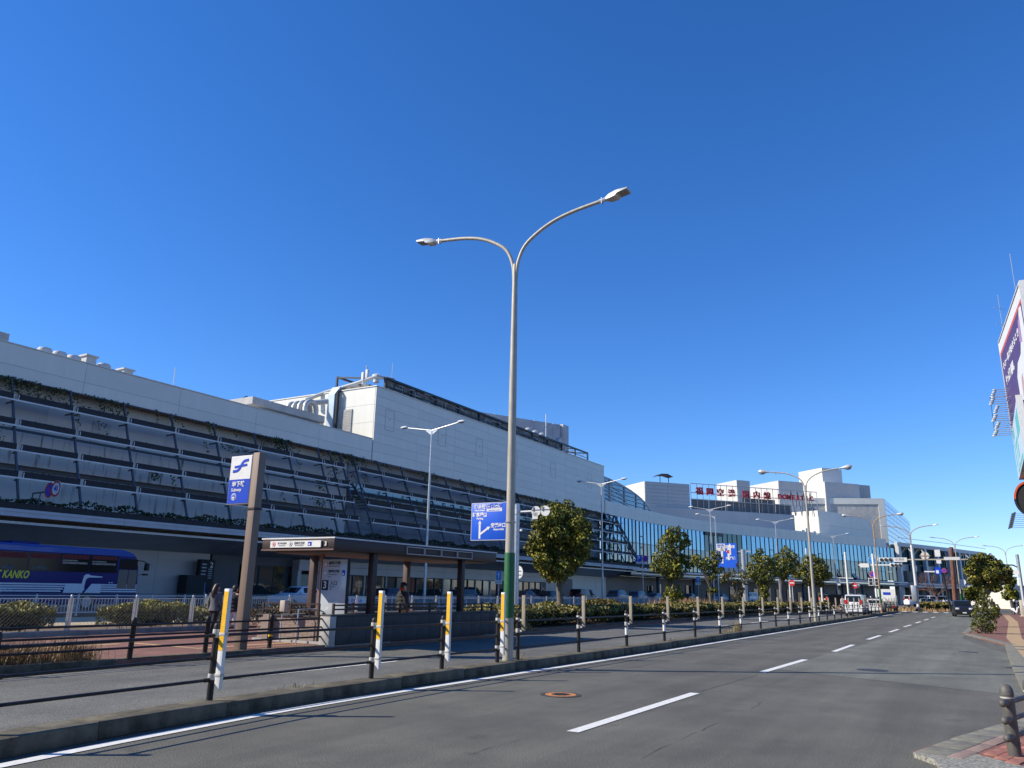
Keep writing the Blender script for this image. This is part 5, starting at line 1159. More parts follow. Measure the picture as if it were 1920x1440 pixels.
# small blue one-way signs
def oneway(label, p, h=2.6):
    t = thing('oneway_sign', label, 'road sign', p, RZ); pole(t, h, .035, 0, X['white_dull'])
    mb = MB(); mb.box(-.25,.25,-.06,-.045,h-.75,h); f = mb.build('sign_face', X['sign_lightblue'], t, True, .004)
    mb = MB(); mb.box(-.05,.05,-.066,-.061,h-.65,h-.3); mb.prism([(-.14,-.061,h-.32),(.14,-.061,h-.32),(0,-.061,h-.1)], (0,-.005,0)); mb.build('arrow', X['white'], f)
    mb = MB(); mb.box(-.38,.38,-.06,-.045,h-1.1,h-.8); g = mb.build('sub_plate', X['white'], t); letters('lettering', '出口専用', .16, dkt, g, (0,-.064,h-.95), (1,0,0), (0,-1,0), .002, .002)
p = onD(935, 36.8); oneway('small blue arrow sign with white plate left of the green sleeve', (p.x,p.y,.16), at(936,1071,p.y).z-.16)
p = onD(1310, 33); oneway('small blue arrow sign in shade behind the second tree', (p.x,p.y,.1), at(1310,1081,p.y).z-.1)
p = onD(1206, 36); t = thing('parking_sign', 'blue letter P board and no parking roundel side by side before the glass', 'road sign', (p.x,p.y,.1), RZ)
k = p.y/1450; z = at(1206,1047,p.y).z-.1; pole(t, z+.5, .06)
mb = MB(); mb.box(-.85,-.05,-.1,-.06,z-.4,z+.4); f = mb.build('sign_face', X['sign_blue2'], t); letters('lettering', 'P', .72, X['white'], f, (-.45,-.105,z), (1,0,0), (0,-1,0), .003, .02)
roundel(t, .42, z-.05, .40, 'nopark')
mb = MB(); mb.box(-.85,-.05,-.1,-.06,z-.68,z-.44); mb.box(.05,.8,-.1,-.06,z-.75,z-.5); mb.build('sub_plate', X['white_dull'], t)
# second blue gantry sign
p = onD(1397, 24); t = thing('gantry_sign', 'tall blue lane direction sign with several white arrows among the trees', 'road sign', (p.x,p.y,.1), RZ)
zt_ = at(1397,1030,p.y).z-.1; k = p.y/1450/.85; pole(t, zt_, .3)
for dz in (.25, 3.0): mb = MB(); mb.bar((-2.9,0,zt_-dz),(.9,0,zt_-dz),.16); mb.build('sign_arm', X['galv'], t)
x0_, x1_ = -41*k, -9*k; z1_ = at(1372,1018,p.y).z-.1; z0_ = at(1372,1064,p.y).z-.1
mb = MB(); mb.box(x0_,x1_,-.2,-.12,z0_,z1_); f = mb.build('sign_face', X['sign_blue'], t)
mb = MB(); mb.box(x0_+.03,x0_+1.1,-.23,-.2,z1_-.95,z1_-.05); mb.build('white_field', X['white_dull'], f); letters('lettering', '空港', .42, X['sign_blue2'], f, (x0_+.56,-.235,z1_-.35), (1,0,0), (0,-1,0), .003, .01)
letters('lettering', '国際線', .4, X['white'], f, (x1_-.8,-.205,z1_-.45), (1,0,0), (0,-1,0), .003, .01); letters('lettering', '大野城', .4, X['white'], f, (x1_-.8,-.205,z0_+1.1), (1,0,0), (0,-1,0), .003, .01)
for x, za, zb_ in ((x0_+.7,.5,2.0),(x0_+1.5,.9,1.9),(x1_-.8,1.5,2.4)):
    mb = MB(); mb.box(x-.12,x+.12,-.23,-.2,z0_+za,z0_+zb_); mb.prism([(x-.3,-.2,z0_+zb_),(x+.3,-.2,z0_+zb_),(x,-.2,z0_+zb_+.5)], (0,-.03,0)); mb.build('arrow', X['white'], f)
mb = MB(); mb.box(x0_+1.5,x1_-.8,-.23,-.2,z0_+1.7,z0_+1.85); mb.build('arrow', X['white'], f); mb = MB(); mb.box(x0_+1.3,x0_+1.55,-.24,-.23,z0_+1.7,z0_+2.1); mb.build('red_mark', X['sign_red'], f)
# no entry signs
for px, py, Y, lb in ((1485,1093,88,'round red no entry sign between the trees'),(1602,1098,88,'round red no entry sign above the white van')):
    p = at(px, py, Y); t = thing('no_entry_sign', lb, 'road sign', (p.x,p.y,.1), RZ); roundel(t, 0, p.z-.1, .33, 'noentry'); pole(t, p.z+.1, .04, 0, X['white_dull'])
    if px > 1500: back(.3, t, .22, p.z-.08, .1)
# traffic signals
def signal(t, x, z, s=1.0):
    mb = MB(); mb.box(x-.62*s,x+.62*s,-.16,.02,z-.2*s,z+.2*s); o = mb.build('signal_head', X['white_dull'], t, True, .03)
    for k in range(3): mb = MB(); mb.disc((x+(k-1)*.39*s,-.165,z), (0,-1,0), .155*s, 18, .03); mb.disc((x+(k-1)*.39*s,-.19,z+.02), (0,-1,.2), .14*s, 16, .05); mb.build('signal_lens', X['dark'], o)
pm_ = at(1722,1139,95); t = thing('signal_mast', 'silver mast at the median tip carrying traffic signal, name plate and round sign', 'traffic signal', (pm_.x,pm_.y,.15), RZ)
zt_ = at(1704,1024,95).z; pole(t, zt_, .17, 0, X['white_dull']); za = at(1690,1049,95).z-.15; u_ = 95/1450/.80
mb = MB(); mb.tube([(-58*u_,0,za),(70*u_,0,za)], .09, 8); mb.build('mast_arm', X['lamp_beige'], t)
signal(t, -36*u_, za, 1.25); roundel(t, -55*u_, za-.05, .46, 'blue', -.1)
mb = MB(); mb.box(-27*u_,-8*u_,-.12,-.06,za-.25,za+.25); f = mb.build('name_plate', X['white'], t); letters('lettering', '空港前', .34, dkt, f, (-17.5*u_,-.125,za), (1,0,0), (0,-1,0), .003, .003)
back(.46, t, 16*u_, za+.45, -.1); mb = MB(); mb.box(15*u_,17*u_,-.14,-.11,za,za+.9); mb.box(9*u_,23*u_,-.14,-.11,za+.4,za+.5); mb.build('sign_clip', X['lamp_brown'], t)
mb = MB(); mb.box(29*u_,36*u_,-.1,-.06,za+.35,za+1.15); mb.box(30*u_,36*u_,-.1,-.06,za-.45,za-.05); mb.build('sign_back', X['white'], t); mb = MB(); mb.box(40*u_,60*u_,-.1,-.02,za-.05,za+.3); mb.build('sign_back', X['white_dull'], t)
mb = MB(); mb.box(-.55,.0,-.45,-.1,1.2,3.0); mb.build('control_box', X['galv'], t, True, .03); mb = MB(); mb.box(-.3,.4,-.3,.3,0,.35); mb.build('base', X['dark'], t)
p = at(1644,1122,90); t = thing('signal_pole', 'white signal pole with no parking roundel and pedestrian lights', 'traffic signal', (p.x,p.y,.1), RZ); zt_ = at(1636,1040,90).z; pole(t, zt_, .13, 0, X['white']); u_ = 90/1450/.8
za = at(1650,1060,90).z-.1; mb = MB(); mb.tube([(-20*u_,0,za),(28*u_,0,za)], .08, 8); mb.tube([(.0,0,za+.95),(.5,0,za+1.05),(.5,0,za+.45)], .05, 6); mb.build('mast_arm', X['white'], t)
signal(t, 30*u_, za, 1.0); mb = MB(); mb.box(-18*u_,-6*u_,-.2,.0,za-.25,za+.2); mb.build('signal_head', X['white'], t)
roundel(t, -.15, at(1638,1077,90).z-.1, .36, 'nopark'); zp = at(1638,1091,90).z-.1
for x in (-.42, .2): mb = MB(); mb.box(x-.25,x+.25,-.35,-.05,zp-.42,zp+.42); o = mb.build('signal_head', X['white_dull'], t); mb = MB(); mb.box(x-.16,x+.16,-.37,-.35,zp-.34,zp-.02); mb.box(x-.16,x+.16,-.37,-.35,zp+.03,zp+.34); mb.build('signal_lens', X['frame_dark'], o)
for px, py0, py1, Y, lb, x2 in ((1584,1130,1035,88,'white pole with hanging plate on a short arm','arm'),(1511,1118,1028,100,'plain white pole with small top arm behind the trees',''),(1540,1122,1099,92,'short white post with pale cover beside the trees',''),(1480,1114,1090,95,'thin white post left of the shaded no entry sign','')):
    p = at(px, py1, Y); t = thing('utility_pole', lb, 'pole', (p.x,p.y,.1), RZ); pole(t, p.z-.1, .11 if Y < 95 else .09, 0, X['white'])
    if x2: z = at(1575,1085,Y).z; mb = MB(); mb.tube([(.6,0,z-.05),(-1.2,0,z)], .05, 6); mb.build('arm', X['white'], t); mb = MB(); mb.box(-1.15,-.75,-.06,0,z-.8,z-.1); mb.build('plate', X['white'], t)
p = at(1765,1070,104); t = thing('junction_sign', 'blue direction pictogram signs on a leaning dark pole before the bare tree', 'road sign', (p.x,p.y,.05), RZ)
mb = MB(); mb.tube([(.55,0,0),(.05,0,p.z+.3)], .13, 10); mb.build('pole', X['frame_dark'], t); mb = MB(); mb.box(-.75,.0,-.2,-.15,p.z-.5,p.z+.4); f = mb.build('sign_face', X['sign_blue2'], t); mb = MB(); mb.box(-.62,-.3,-.21,-.2,p.z-.4,p.z); mb.build('print_block', X['white'], f); roundel(t, .34, p.z-.05, .30, 'nopark', -.2)
mb = MB(); mb.box(-2.0,-.75,-.1,-.05,p.z-.25,p.z-.1); mb.build('arm', X['white'], t)
p = at(1805,1092,112); t = thing('round_mirror', 'round pale traffic mirror on a pole near the parked black car', 'traffic mirror', (p.x,p.y,.05), RZ); pole(t, p.z, .05); mb = MB(); mb.disc((0,-.05,p.z), (0,-1,0), .42, 20, .05); mb.build('mirror_face', X['white'], t)
# poles and signs at the far right
p = at(1917,1110,60); t = thing('corner_pole', 'tall grey pole with curved arm and white plate at the right edge', 'pole', (p.x,p.y,.1), RZ); z = at(1910,1042,60).z; pole(t, z, .12)
zb_ = at(1900,1062,60).z-.1; mb = MB(); mb.tube([(0,0,zb_-.1),(-.35,0,zb_+.1),(-.9,0,zb_+.12)], .05, 8); mb.ell((-1.0,0,zb_+.1), (.2,.12,.09)); mb.build('arm_light', X['frame_dark'], t)
z = at(1900,1073,60).z-.1; mb = MB(); mb.box(-.75,.05,-.1,-.06,z-.17,z+.17); mb.build('plate', X['white'], t); mb = MB(); mb.box(-.1,.0,-.16,.1,1.2,z-.4); mb.build('cable_cover', X['white'], t)
p = gz(1918,1156,.1); t = thing('marker_post', 'short cream post on the right pavement edge', 'post', (p.x,p.y,.1), RZ)
h = at(1914,1095,p.y).z-.1; mb = MB(); mb.box(-.14,.14,-.14,.14,0,1.6); mb.box(-.25,.25,-.25,.25,0,.06); mb.build('post', mat('cream_post', (.55,.50,.40), .6, var=.08), t, True, .02)
# ================================================================== PLANTS
random.seed(21)
def rnd_dir():
    while True:
        v = Vector((random.uniform(-1,1),random.uniform(-1,1),random.uniform(-1,1)))
        if .05 < v.length < 1: return v.normalized()
def leafcloud(mb, c, r, n, s, squash=.85, mats=2, bias=.6, low=.5):
    for _ in range(n):
        d = rnd_dir(); rr = random.random()**.33
        rr = .55+.45*rr if random.random() < .75 else rr
        p = Vector((c[0]+d.x*r*rr, c[1]+d.y*r*rr, c[2]+d.z*r*rr*squash))
        nrm = (d*bias + rnd_dir()*.7 + Vector((0,0,.25))).normalized()
        x = nrm.orthogonal().normalized(); y = nrm.cross(x); a = random.uniform(0,6.28)
        x, y = x*math.cos(a)+y*math.sin(a), y*math.cos(a)-x*math.sin(a); k = s*random.uniform(.6,1.35)
        mb.add([p-x*k, p-y*k*.5+nrm*k*.12, p+x*k, p+y*k*.5+nrm*k*.12], [(0,1,2,3)], random.choices(range(mats), [low]+[(1-low)/(mats-1)]*(mats-1))[0])
def leafmat(name, col, v=.3):
    m = mat(name, col, .55, var=v, scale=2.2, spec=.35); return m
LG = [leafmat('leaf_dark', (.055,.070,.010)), leafmat('leaf_mid', (.145,.155,.018)), leafmat('leaf_light', (.30,.265,.030))]
LA = [leafmat('leaf_dull', (.07,.075,.02)), leafmat('leaf_ochre', (.20,.15,.035)), leafmat('leaf_brown', (.16,.09,.035))]
LS = [leafmat('shrub_dark', (.05,.055,.016)), leafmat('shrub_olive', (.13,.13,.028)), leafmat('shrub_tip_lit', (.36,.31,.055))]
LH = [leafmat('hedge_dark', (.028,.036,.010)), leafmat('hedge_green', (.085,.095,.02)), leafmat('hedge_tip_lit', (.26,.215,.06))]
barkm = mat('bark', (.13,.115,.095), .9, var=.3, scale=9, bump=.8, bscale=25, stretch=(3,3,.5))
def tree(label, bx, by, Y, clumps, lm, leaf, dens, trunk_r=.13, group='trees in the planting strip', zb=.15, low=.45, depth=.7, limbs=True, ground=None):
    """clumps: (photo column, photo row, radius in photo pixels) at distance Y, spread in depth"""
    p0 = at(bx, by, Y); base = Vector((p0.x, p0.y, zb)); k = Y/1450*1.02
    t = thing('tree', label, 'tree', base, 0, group); mb = MB(); cs = []
    for cx, cy, cr in clumps:
        q = at(cx, cy, Y); r = cr*k; off = random.uniform(-1,1)*depth*min(1.4, r*1.2)
        c = Vector((q.x, q.y+off, q.z))-base; cs.append((c, r))
        leafcloud(mb, c, r, int(dens*(r/.6)**2), leaf, .85, len(lm), .6, low)
        for _ in range(5):
            d = rnd_dir(); leafcloud(mb, c+d*r*.85, r*.38, int(dens*.13*(r/.6)**2), leaf, .9, len(lm), .6, low)
    mb.build('crown', lm, t, False)
    top = max(c.z for c, r in cs); low_ = min([c.z-r*.6 for c, r in cs if r > .4] or [1.0])
    tm = MB(); fork = max(.8, min(low_+.2, top*.45)); a = random.uniform(0,6)
    tm.tube([(0,0,-.05),(.03,.02,fork*.35),(-.03,.03,fork*.7),(.02,0,fork)], [trunk_r*1.25,trunk_r,trunk_r*.9,trunk_r*.95], 10)
    for c, r in cs:
        if c.z > fork*.9: tm.tube([(.02,0,fork-.15),(c.x*.35,c.y*.35,fork+(c.z-fork)*.45),tuple(c*.9+Vector((0,0,c.z*.05)))], [trunk_r*.6,trunk_r*.36,trunk_r*.12], 7)
        else: tm.tube([(0,0,max(.1,c.z-.5)),tuple(c)], [trunk_r*.3,trunk_r*.1], 6)
    tm.build('trunk', barkm, t); return t
def yD(px, D): return onD(px, D).y
random.seed(4)
cl1 = []
for i in range(95):
    while True:
        a = random.uniform(-1,1); b = random.uniform(-1,1)
        if a*a+b*b < 1: break
    w = 54*(1-.30*max(0,-b))*(1 if b < .2 else 1-.55*(b-.2)); cl1.append((1046+a*w, 1013+b*66, random.uniform(13,19)))
cl1 += [(1066,945,11),(1058,955,13),(1088,962,12),(1012,1085-30,12),(1050,1068,14),(1072,1062,14),(1032,1066,12)]
tree('round dense evergreen street tree right of the green wrapped lamp post', 1050, 1135, yD(1050,19.3), cl1, LG, .085, 300, .19, depth=2.2)
tree('tiered clipped evergreen with a separate leafy bush low on its trunk', 1262, 1130, yD(1262,18.6), [(1262,998,13),(1255,1008,14),(1280,1008,11),(1288,1018,8),(1247,1022,16),(1265,1022,16),(1236,1046,13),(1250,1050,15),(1268,1046,15),(1284,1048,11),(1230,1062,11),(1245,1066,14),(1262,1066,16),(1280,1064,13),(1292,1060,8),(1258,1080,11),(1272,1078,9),(1262,1106,13),(1254,1116,10),(1273,1116,10),(1262,1124,9)], LG, .095, 306, .15)
tree('small cloud pruned evergreen with gaps before the blue arrow sign', 1333, 1132, yD(1333,18.4), [(1342,1040,9),(1348,1048,7),(1340,1055,8),(1325,1053,9),(1330,1070,11),(1346,1068,9),(1318,1062,8),(1336,1082,8),(1306,1046,9),(1301,1054,7),(1310,1060,7),(1332,1108,7),(1340,1106,5)], LG, .095, 270, .12)
tree('thin half bare tree with ochre leaves in front of the gantry sign', 1384, 1132, yD(1384,18.2), [(1363,1080,8),(1356,1086,7),(1374,1078,8),(1384,1060,5),(1391,1078,8),(1398,1090,7),(1378,1092,7),(1390,1106,7),(1384,1118,6)], LG[:2]+LA, .11, 140, .10, low=.3)
tree('dark bushy evergreen with leafy trunk, tallest of the middle group', 1433, 1134, yD(1433,17.6), [(1424,1034,7),(1420,1046,10),(1432,1050,10),(1412,1062,10),(1426,1066,12),(1442,1062,10),(1452,1052,8),(1408,1078,9),(1424,1084,12),(1440,1082,11),(1456,1074,9),(1432,1100,9),(1433,1114,8),(1432,1126,9)], LG, .105, 289, .15)
tree('dark evergreen with bare grey trunk behind the leafy one', 1467, 1134, yD(1467,17.3), [(1474,1034,9),(1484,1042,9),(1464,1044,9),(1478,1054,11),(1492,1056,8),(1462,1060,10),(1474,1070,10),(1488,1070,9),(1456,1074,8),(1470,1080,8)], LG, .105, 280, .14)
tree('broad evergreen partly behind the beige teardrop lamp post', 1528, 1132, yD(1528,15.6), [(1512,1050,9),(1524,1048,8),(1538,1052,9),(1500,1064,9),(1516,1064,11),(1532,1066,11),(1548,1066,9),(1494,1078,8),(1508,1080,11),(1526,1082,12),(1544,1080,11),(1556,1078,6),(1518,1092,8),(1538,1092,8)], LG, .105, 280, .14)
YR = 50
tree('large spreading evergreen over the right-hand pavement hedge', 1852, 1160, YR, [(1834,1048,9),(1848,1046,10),(1862,1050,10),(1822,1058,9),(1840,1060,13),(1858,1062,13),(1874,1060,10),(1884,1070,10),(1818,1070,9),(1832,1074,13),(1850,1076,14),(1868,1076,13),(1886,1082,9),(1822,1086,9),(1840,1090,12),(1858,1090,12),(1874,1090,10),(1890,1090,6),(1834,1100,8),(1850,1100,8),(1864,1102,9)], LG+[LA[1]], .095, 620, .15, 'trees on the right pavement', .1)
tree('slim leafy column of shrub growing at the kerb corner', 1845, 1183, 41, [(1846,1110,9),(1840,1122,11),(1850,1128,11),(1838,1138,12),(1850,1142,12),(1840,1152,13),(1854,1154,11),(1838,1165,13),(1852,1168,13),(1836,1176,10),(1846,1177,12),(1858,1177,9)], [LG[0],LG[1],LS[1]],   .07, 260, .07, 'trees on the right pavement', .1)
tree('low dark shrub behind the kerb corner shrub', 1862, 1160, 52, [(1864,1138,6),(1862,1146,7),(1868,1152,7),(1860,1156,7)], LG, .10, 160, .06, 'trees on the right pavement', .1)
tree('distant small evergreen before the white shop on the right', 1896, 1128, 125, [(1896,1088,6),(1898,1096,7),(1893,1102,7),(1897,1112,8),(1890,1116,8),(1900,1120,7)], LG, .24, 120, .2, 'trees on the right pavement', .05)
for px, lb in ((1818,'dark low evergreen behind the black car, left one'),(1830,'dark low evergreen behind the black car, right one')):
    tree(lb, px, 1125, 118, [(px-4,1108,8),(px+5,1112,8),(px,1118,9)], LG, .24, 130, .15, 'dark evergreens beyond the junction', .05)
# bare tree and tall rusty trunk at the junction
p = at(1757, 1118, 116); t = thing('bare_tree', 'leafless reddish twiggy tree at the far junction', 'tree', (p.x,p.y,.05), 0)
bm_ = mat('bare_twig', (.17,.095,.075), .9, var=.2); tm = MB(); tm.tube([(0,0,0),(.1,0,1.2),(0,.1,2.2)], [.2,.15,.13], 8); tm.build('trunk', bm_, t)
tw = MB(); random.seed(8)
def branch(p, d, l, r, n):
    q = p+d*l; tw.tube([p, (p+q)/2+rnd_dir()*l*.06, q], [r, r*.8, r*.6], 4, False)
    if n:
        for _ in range(3 if n > 1 else 4): branch(q, (d+rnd_dir()*.75+Vector((0,0,.12))).normalized(), l*.72, r*.62, n-1)
for _ in range(7): branch(Vector((0,.05,1.9)), (Vector((random.uniform(-1,1),random.uniform(-1,1),.9))).normalized(), 1.5, .07, 3)
tw.build('branches', bm_, t)
p = at(1790, 1124, 112); q = at(1783, 1026, 112); t = thing('rusty_pole', 'tall rust brown wrapped trunk standing before the annex', 'pole', (p.x,p.y,.05), 0)
mb = MB(); o_ = Vector((p.x,p.y,.05)); mb.tube([(0,0,0),tuple((q-o_)*.5),tuple(q-o_)], [.35,.3,.28], 9); mb.build('trunk', mat('rusty_wrap', (.16,.07,.045), .9, var=.35, scale=3), t)
# shrubs of the island bed
def shrub(label, u0, u1, D0, D1, z0, z1, n, s, lm, name='shrub', cat='shrub', sparse=False, core=True, low=.4, group='shrubs along the mesh fence', stems=True):
    t = thing(name, label, cat, W((u0+u1)/2,(D0+D1)/2,z0), TH, group); mb = MB(); L = (u1-u0)/2; Dp = (D1-D0)/2; H = z1-z0
    for _ in range(n):
        x = random.uniform(-1,1); y = random.uniform(-1,1); f = random.random(); side = random.random()
        zt = H*(1-.18*abs(x)**4-.12*abs(y)**3+.09*math.sin(x*L*2.6+y*2)+.05*math.sin(x*L*6.1))
        if sparse: z = zt*random.uniform(.25,1)
        elif side < .5: z = zt-abs(random.gauss(0,.06))
        else:
            z = zt*random.uniform(.12,1)**.75
            if random.random() < .75: y = math.copysign(1-abs(random.gauss(0,.12)), y) if random.random() < .7 else y
            if random.random() < .12: x = math.copysign(1-abs(random.gauss(0,.03)), x)
        nrm = (Vector((0,0,.5)) + rnd_dir()).normalized(); a = nrm.orthogonal().normalized(); b = nrm.cross(a); k = s*random.uniform(.6,1.3)
        p = Vector((x*L, y*Dp*(.8+.2*z/max(H,.1)), z)); ml = len(lm)-1 if (z > zt*.8 and random.random() < .62) else (0 if random.random() < low else min(1,len(lm)-1))  # palest leaf colour gathers on top, standing in for sunlight there
        mb.add([p-a*k, p-b*k*.55, p+a*k, p+b*k*.55], [(0,1,2,3)], ml)
    mb.build('foliage', lm, t, False)
    if stems:
        tw = MB()
        for _ in range(int(max(6, L*14))):
            x = random.uniform(-L,L)*.9; y = random.uniform(-Dp,Dp)*.5; tw.tube([(x,y,0),(x+random.uniform(-.2,.2),y+random.uniform(-.2,.2),H*.5),(x+random.uniform(-.4,.4),y+random.uniform(-.3,.3),H*.9)], [.014,.010,.005], 5, False)
        tw.build('stems', barkm, t)
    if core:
        mb = MB(); mb.ell((0,0,H*.48), (L*.93,Dp*.8,H*.40), 14, 8); mb.build('dark_core', mat('dark_core', (.022,.02,.012), .95, var=.3), t)  # solid dark core added to fill holes; its colour stands for inner shade
    return t
random.seed(31)
def uOf(px, D): return UD(onD(px, D, 1150))[0]
D_ = 25.7
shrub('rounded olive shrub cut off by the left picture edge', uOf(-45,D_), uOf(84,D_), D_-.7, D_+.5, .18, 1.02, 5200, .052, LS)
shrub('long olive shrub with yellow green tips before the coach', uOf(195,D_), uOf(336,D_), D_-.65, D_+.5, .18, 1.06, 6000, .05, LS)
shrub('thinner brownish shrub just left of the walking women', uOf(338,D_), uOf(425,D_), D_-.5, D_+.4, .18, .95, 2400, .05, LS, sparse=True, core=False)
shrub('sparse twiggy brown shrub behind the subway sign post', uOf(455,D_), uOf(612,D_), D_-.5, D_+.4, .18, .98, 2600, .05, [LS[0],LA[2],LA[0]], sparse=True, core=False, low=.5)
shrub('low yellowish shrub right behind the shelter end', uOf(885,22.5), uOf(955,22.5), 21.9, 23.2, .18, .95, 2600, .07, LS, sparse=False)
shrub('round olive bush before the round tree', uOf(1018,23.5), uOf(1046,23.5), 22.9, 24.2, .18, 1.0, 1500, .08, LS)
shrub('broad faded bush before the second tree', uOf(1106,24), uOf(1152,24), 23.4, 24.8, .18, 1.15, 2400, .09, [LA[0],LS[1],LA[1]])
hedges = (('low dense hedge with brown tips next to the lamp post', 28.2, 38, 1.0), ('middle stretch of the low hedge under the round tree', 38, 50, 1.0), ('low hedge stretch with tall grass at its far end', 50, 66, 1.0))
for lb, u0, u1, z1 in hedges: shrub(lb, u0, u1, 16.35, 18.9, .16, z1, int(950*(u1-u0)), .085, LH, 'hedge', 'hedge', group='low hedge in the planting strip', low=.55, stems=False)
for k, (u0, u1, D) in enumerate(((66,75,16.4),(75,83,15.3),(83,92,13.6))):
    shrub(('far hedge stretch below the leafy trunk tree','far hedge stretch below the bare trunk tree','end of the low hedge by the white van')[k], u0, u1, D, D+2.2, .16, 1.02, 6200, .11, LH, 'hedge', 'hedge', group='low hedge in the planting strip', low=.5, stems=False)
mb = MB(); random.seed(12)
def blades(mb, n, fu, fD, h0, h1, z, w=.006, lean=.5):
    for _ in range(n):
        u = fu(); D = fD(u); h = random.uniform(h0,h1); p = W(u,D,z); a = random.uniform(0,6.28); d = Vector((math.cos(a),math.sin(a),0)); s = Vector((-d.y,d.x,0))*w*random.uniform(.7,1.6); l = random.uniform(.05,lean)*h
        mb.add([p-s, p+s, p+d*l*.4+Vector((0,0,h*.6))+s*.8, p+d*l*.4+Vector((0,0,h*.6))-s*.8, p+d*l+Vector((0,0,h))], [(0,1,2,3),(3,2,4)], random.randrange(2))
DG = [leafmat('dry_blade', (.42,.28,.13)), leafmat('dry_blade_dark', (.20,.12,.055))]
def fade(u0, u1): 
    return lambda: u0+(u1-u0)*random.random()**1.25
blades(mb, 9500, fade(-1,10.4), lambda u: random.gauss(16.75,.20), .14, .52, .15, .006, .75)
blades(mb, 260, lambda: random.gauss(10.4,.25), lambda u: random.gauss(16.5,.12), .15, .5, .13, .004, .7)
mb.build('dry_grass', DG, None, False, kind='stuff')
mb = MB()
for _ in range(2): blades(mb, 1400, lambda: random.gauss(60,3.2), lambda u: random.uniform(18.2,20.6), .6, 1.35, .15, .016, .5)
blades(mb, 500, lambda: random.gauss(84,2.5), lambda u: random.uniform(15,16.5), .5, 1.2, .15, .018, .5)
mb.build('tall_dry_grass', DG, None, False, kind='stuff')
mb = MB()
for px, n, h in ((1388,110,.5),(1370,60,.3),(980,26,.16),(560,16,.1),(840,10,.07),(1262,12,.1)):
    p = hit(EK, px, 1205); u, D = UD(p); blades(mb, n, lambda: random.gauss(u,.16), lambda q: random.gauss(D+.12,.07), h*.4, h, .19, .005, .8)
for px, n in ((1000,60),(985,50)):
    p = hit(KERBL, px, 1185); u, D = UD(p); blades(mb, n, lambda: random.gauss(u,.25), lambda q: random.gauss(D+.3,.15), .15, .4, .16, .01, .9)
mb.build('weeds', [DG[0], leafmat('weed_green', (.12,.12,.03))], None, False, kind='stuff')
mb = MB(); blades(mb, 3000, lambda: random.uniform(112,135), lambda u: random.uniform(4,20)-(u-112)*.2, .15, .5, .05, .03, .6); mb.build('verge_grass', DG, None, False, kind='stuff')
for k, (px, Y) in enumerate(((1750,112),(1736,112),(1768,113))):
    p = at(px, 1122, Y); u, D = UD(p); shrub(('low green shrub on the far verge, middle one','low green shrub on the far verge, left one','low green shrub on the far verge, right one')[k], u-2, u+2, D-1.2, D+1.2, .05, 1.1, 1300, .16, LH, group='shrubs on the far verge', stems=False)
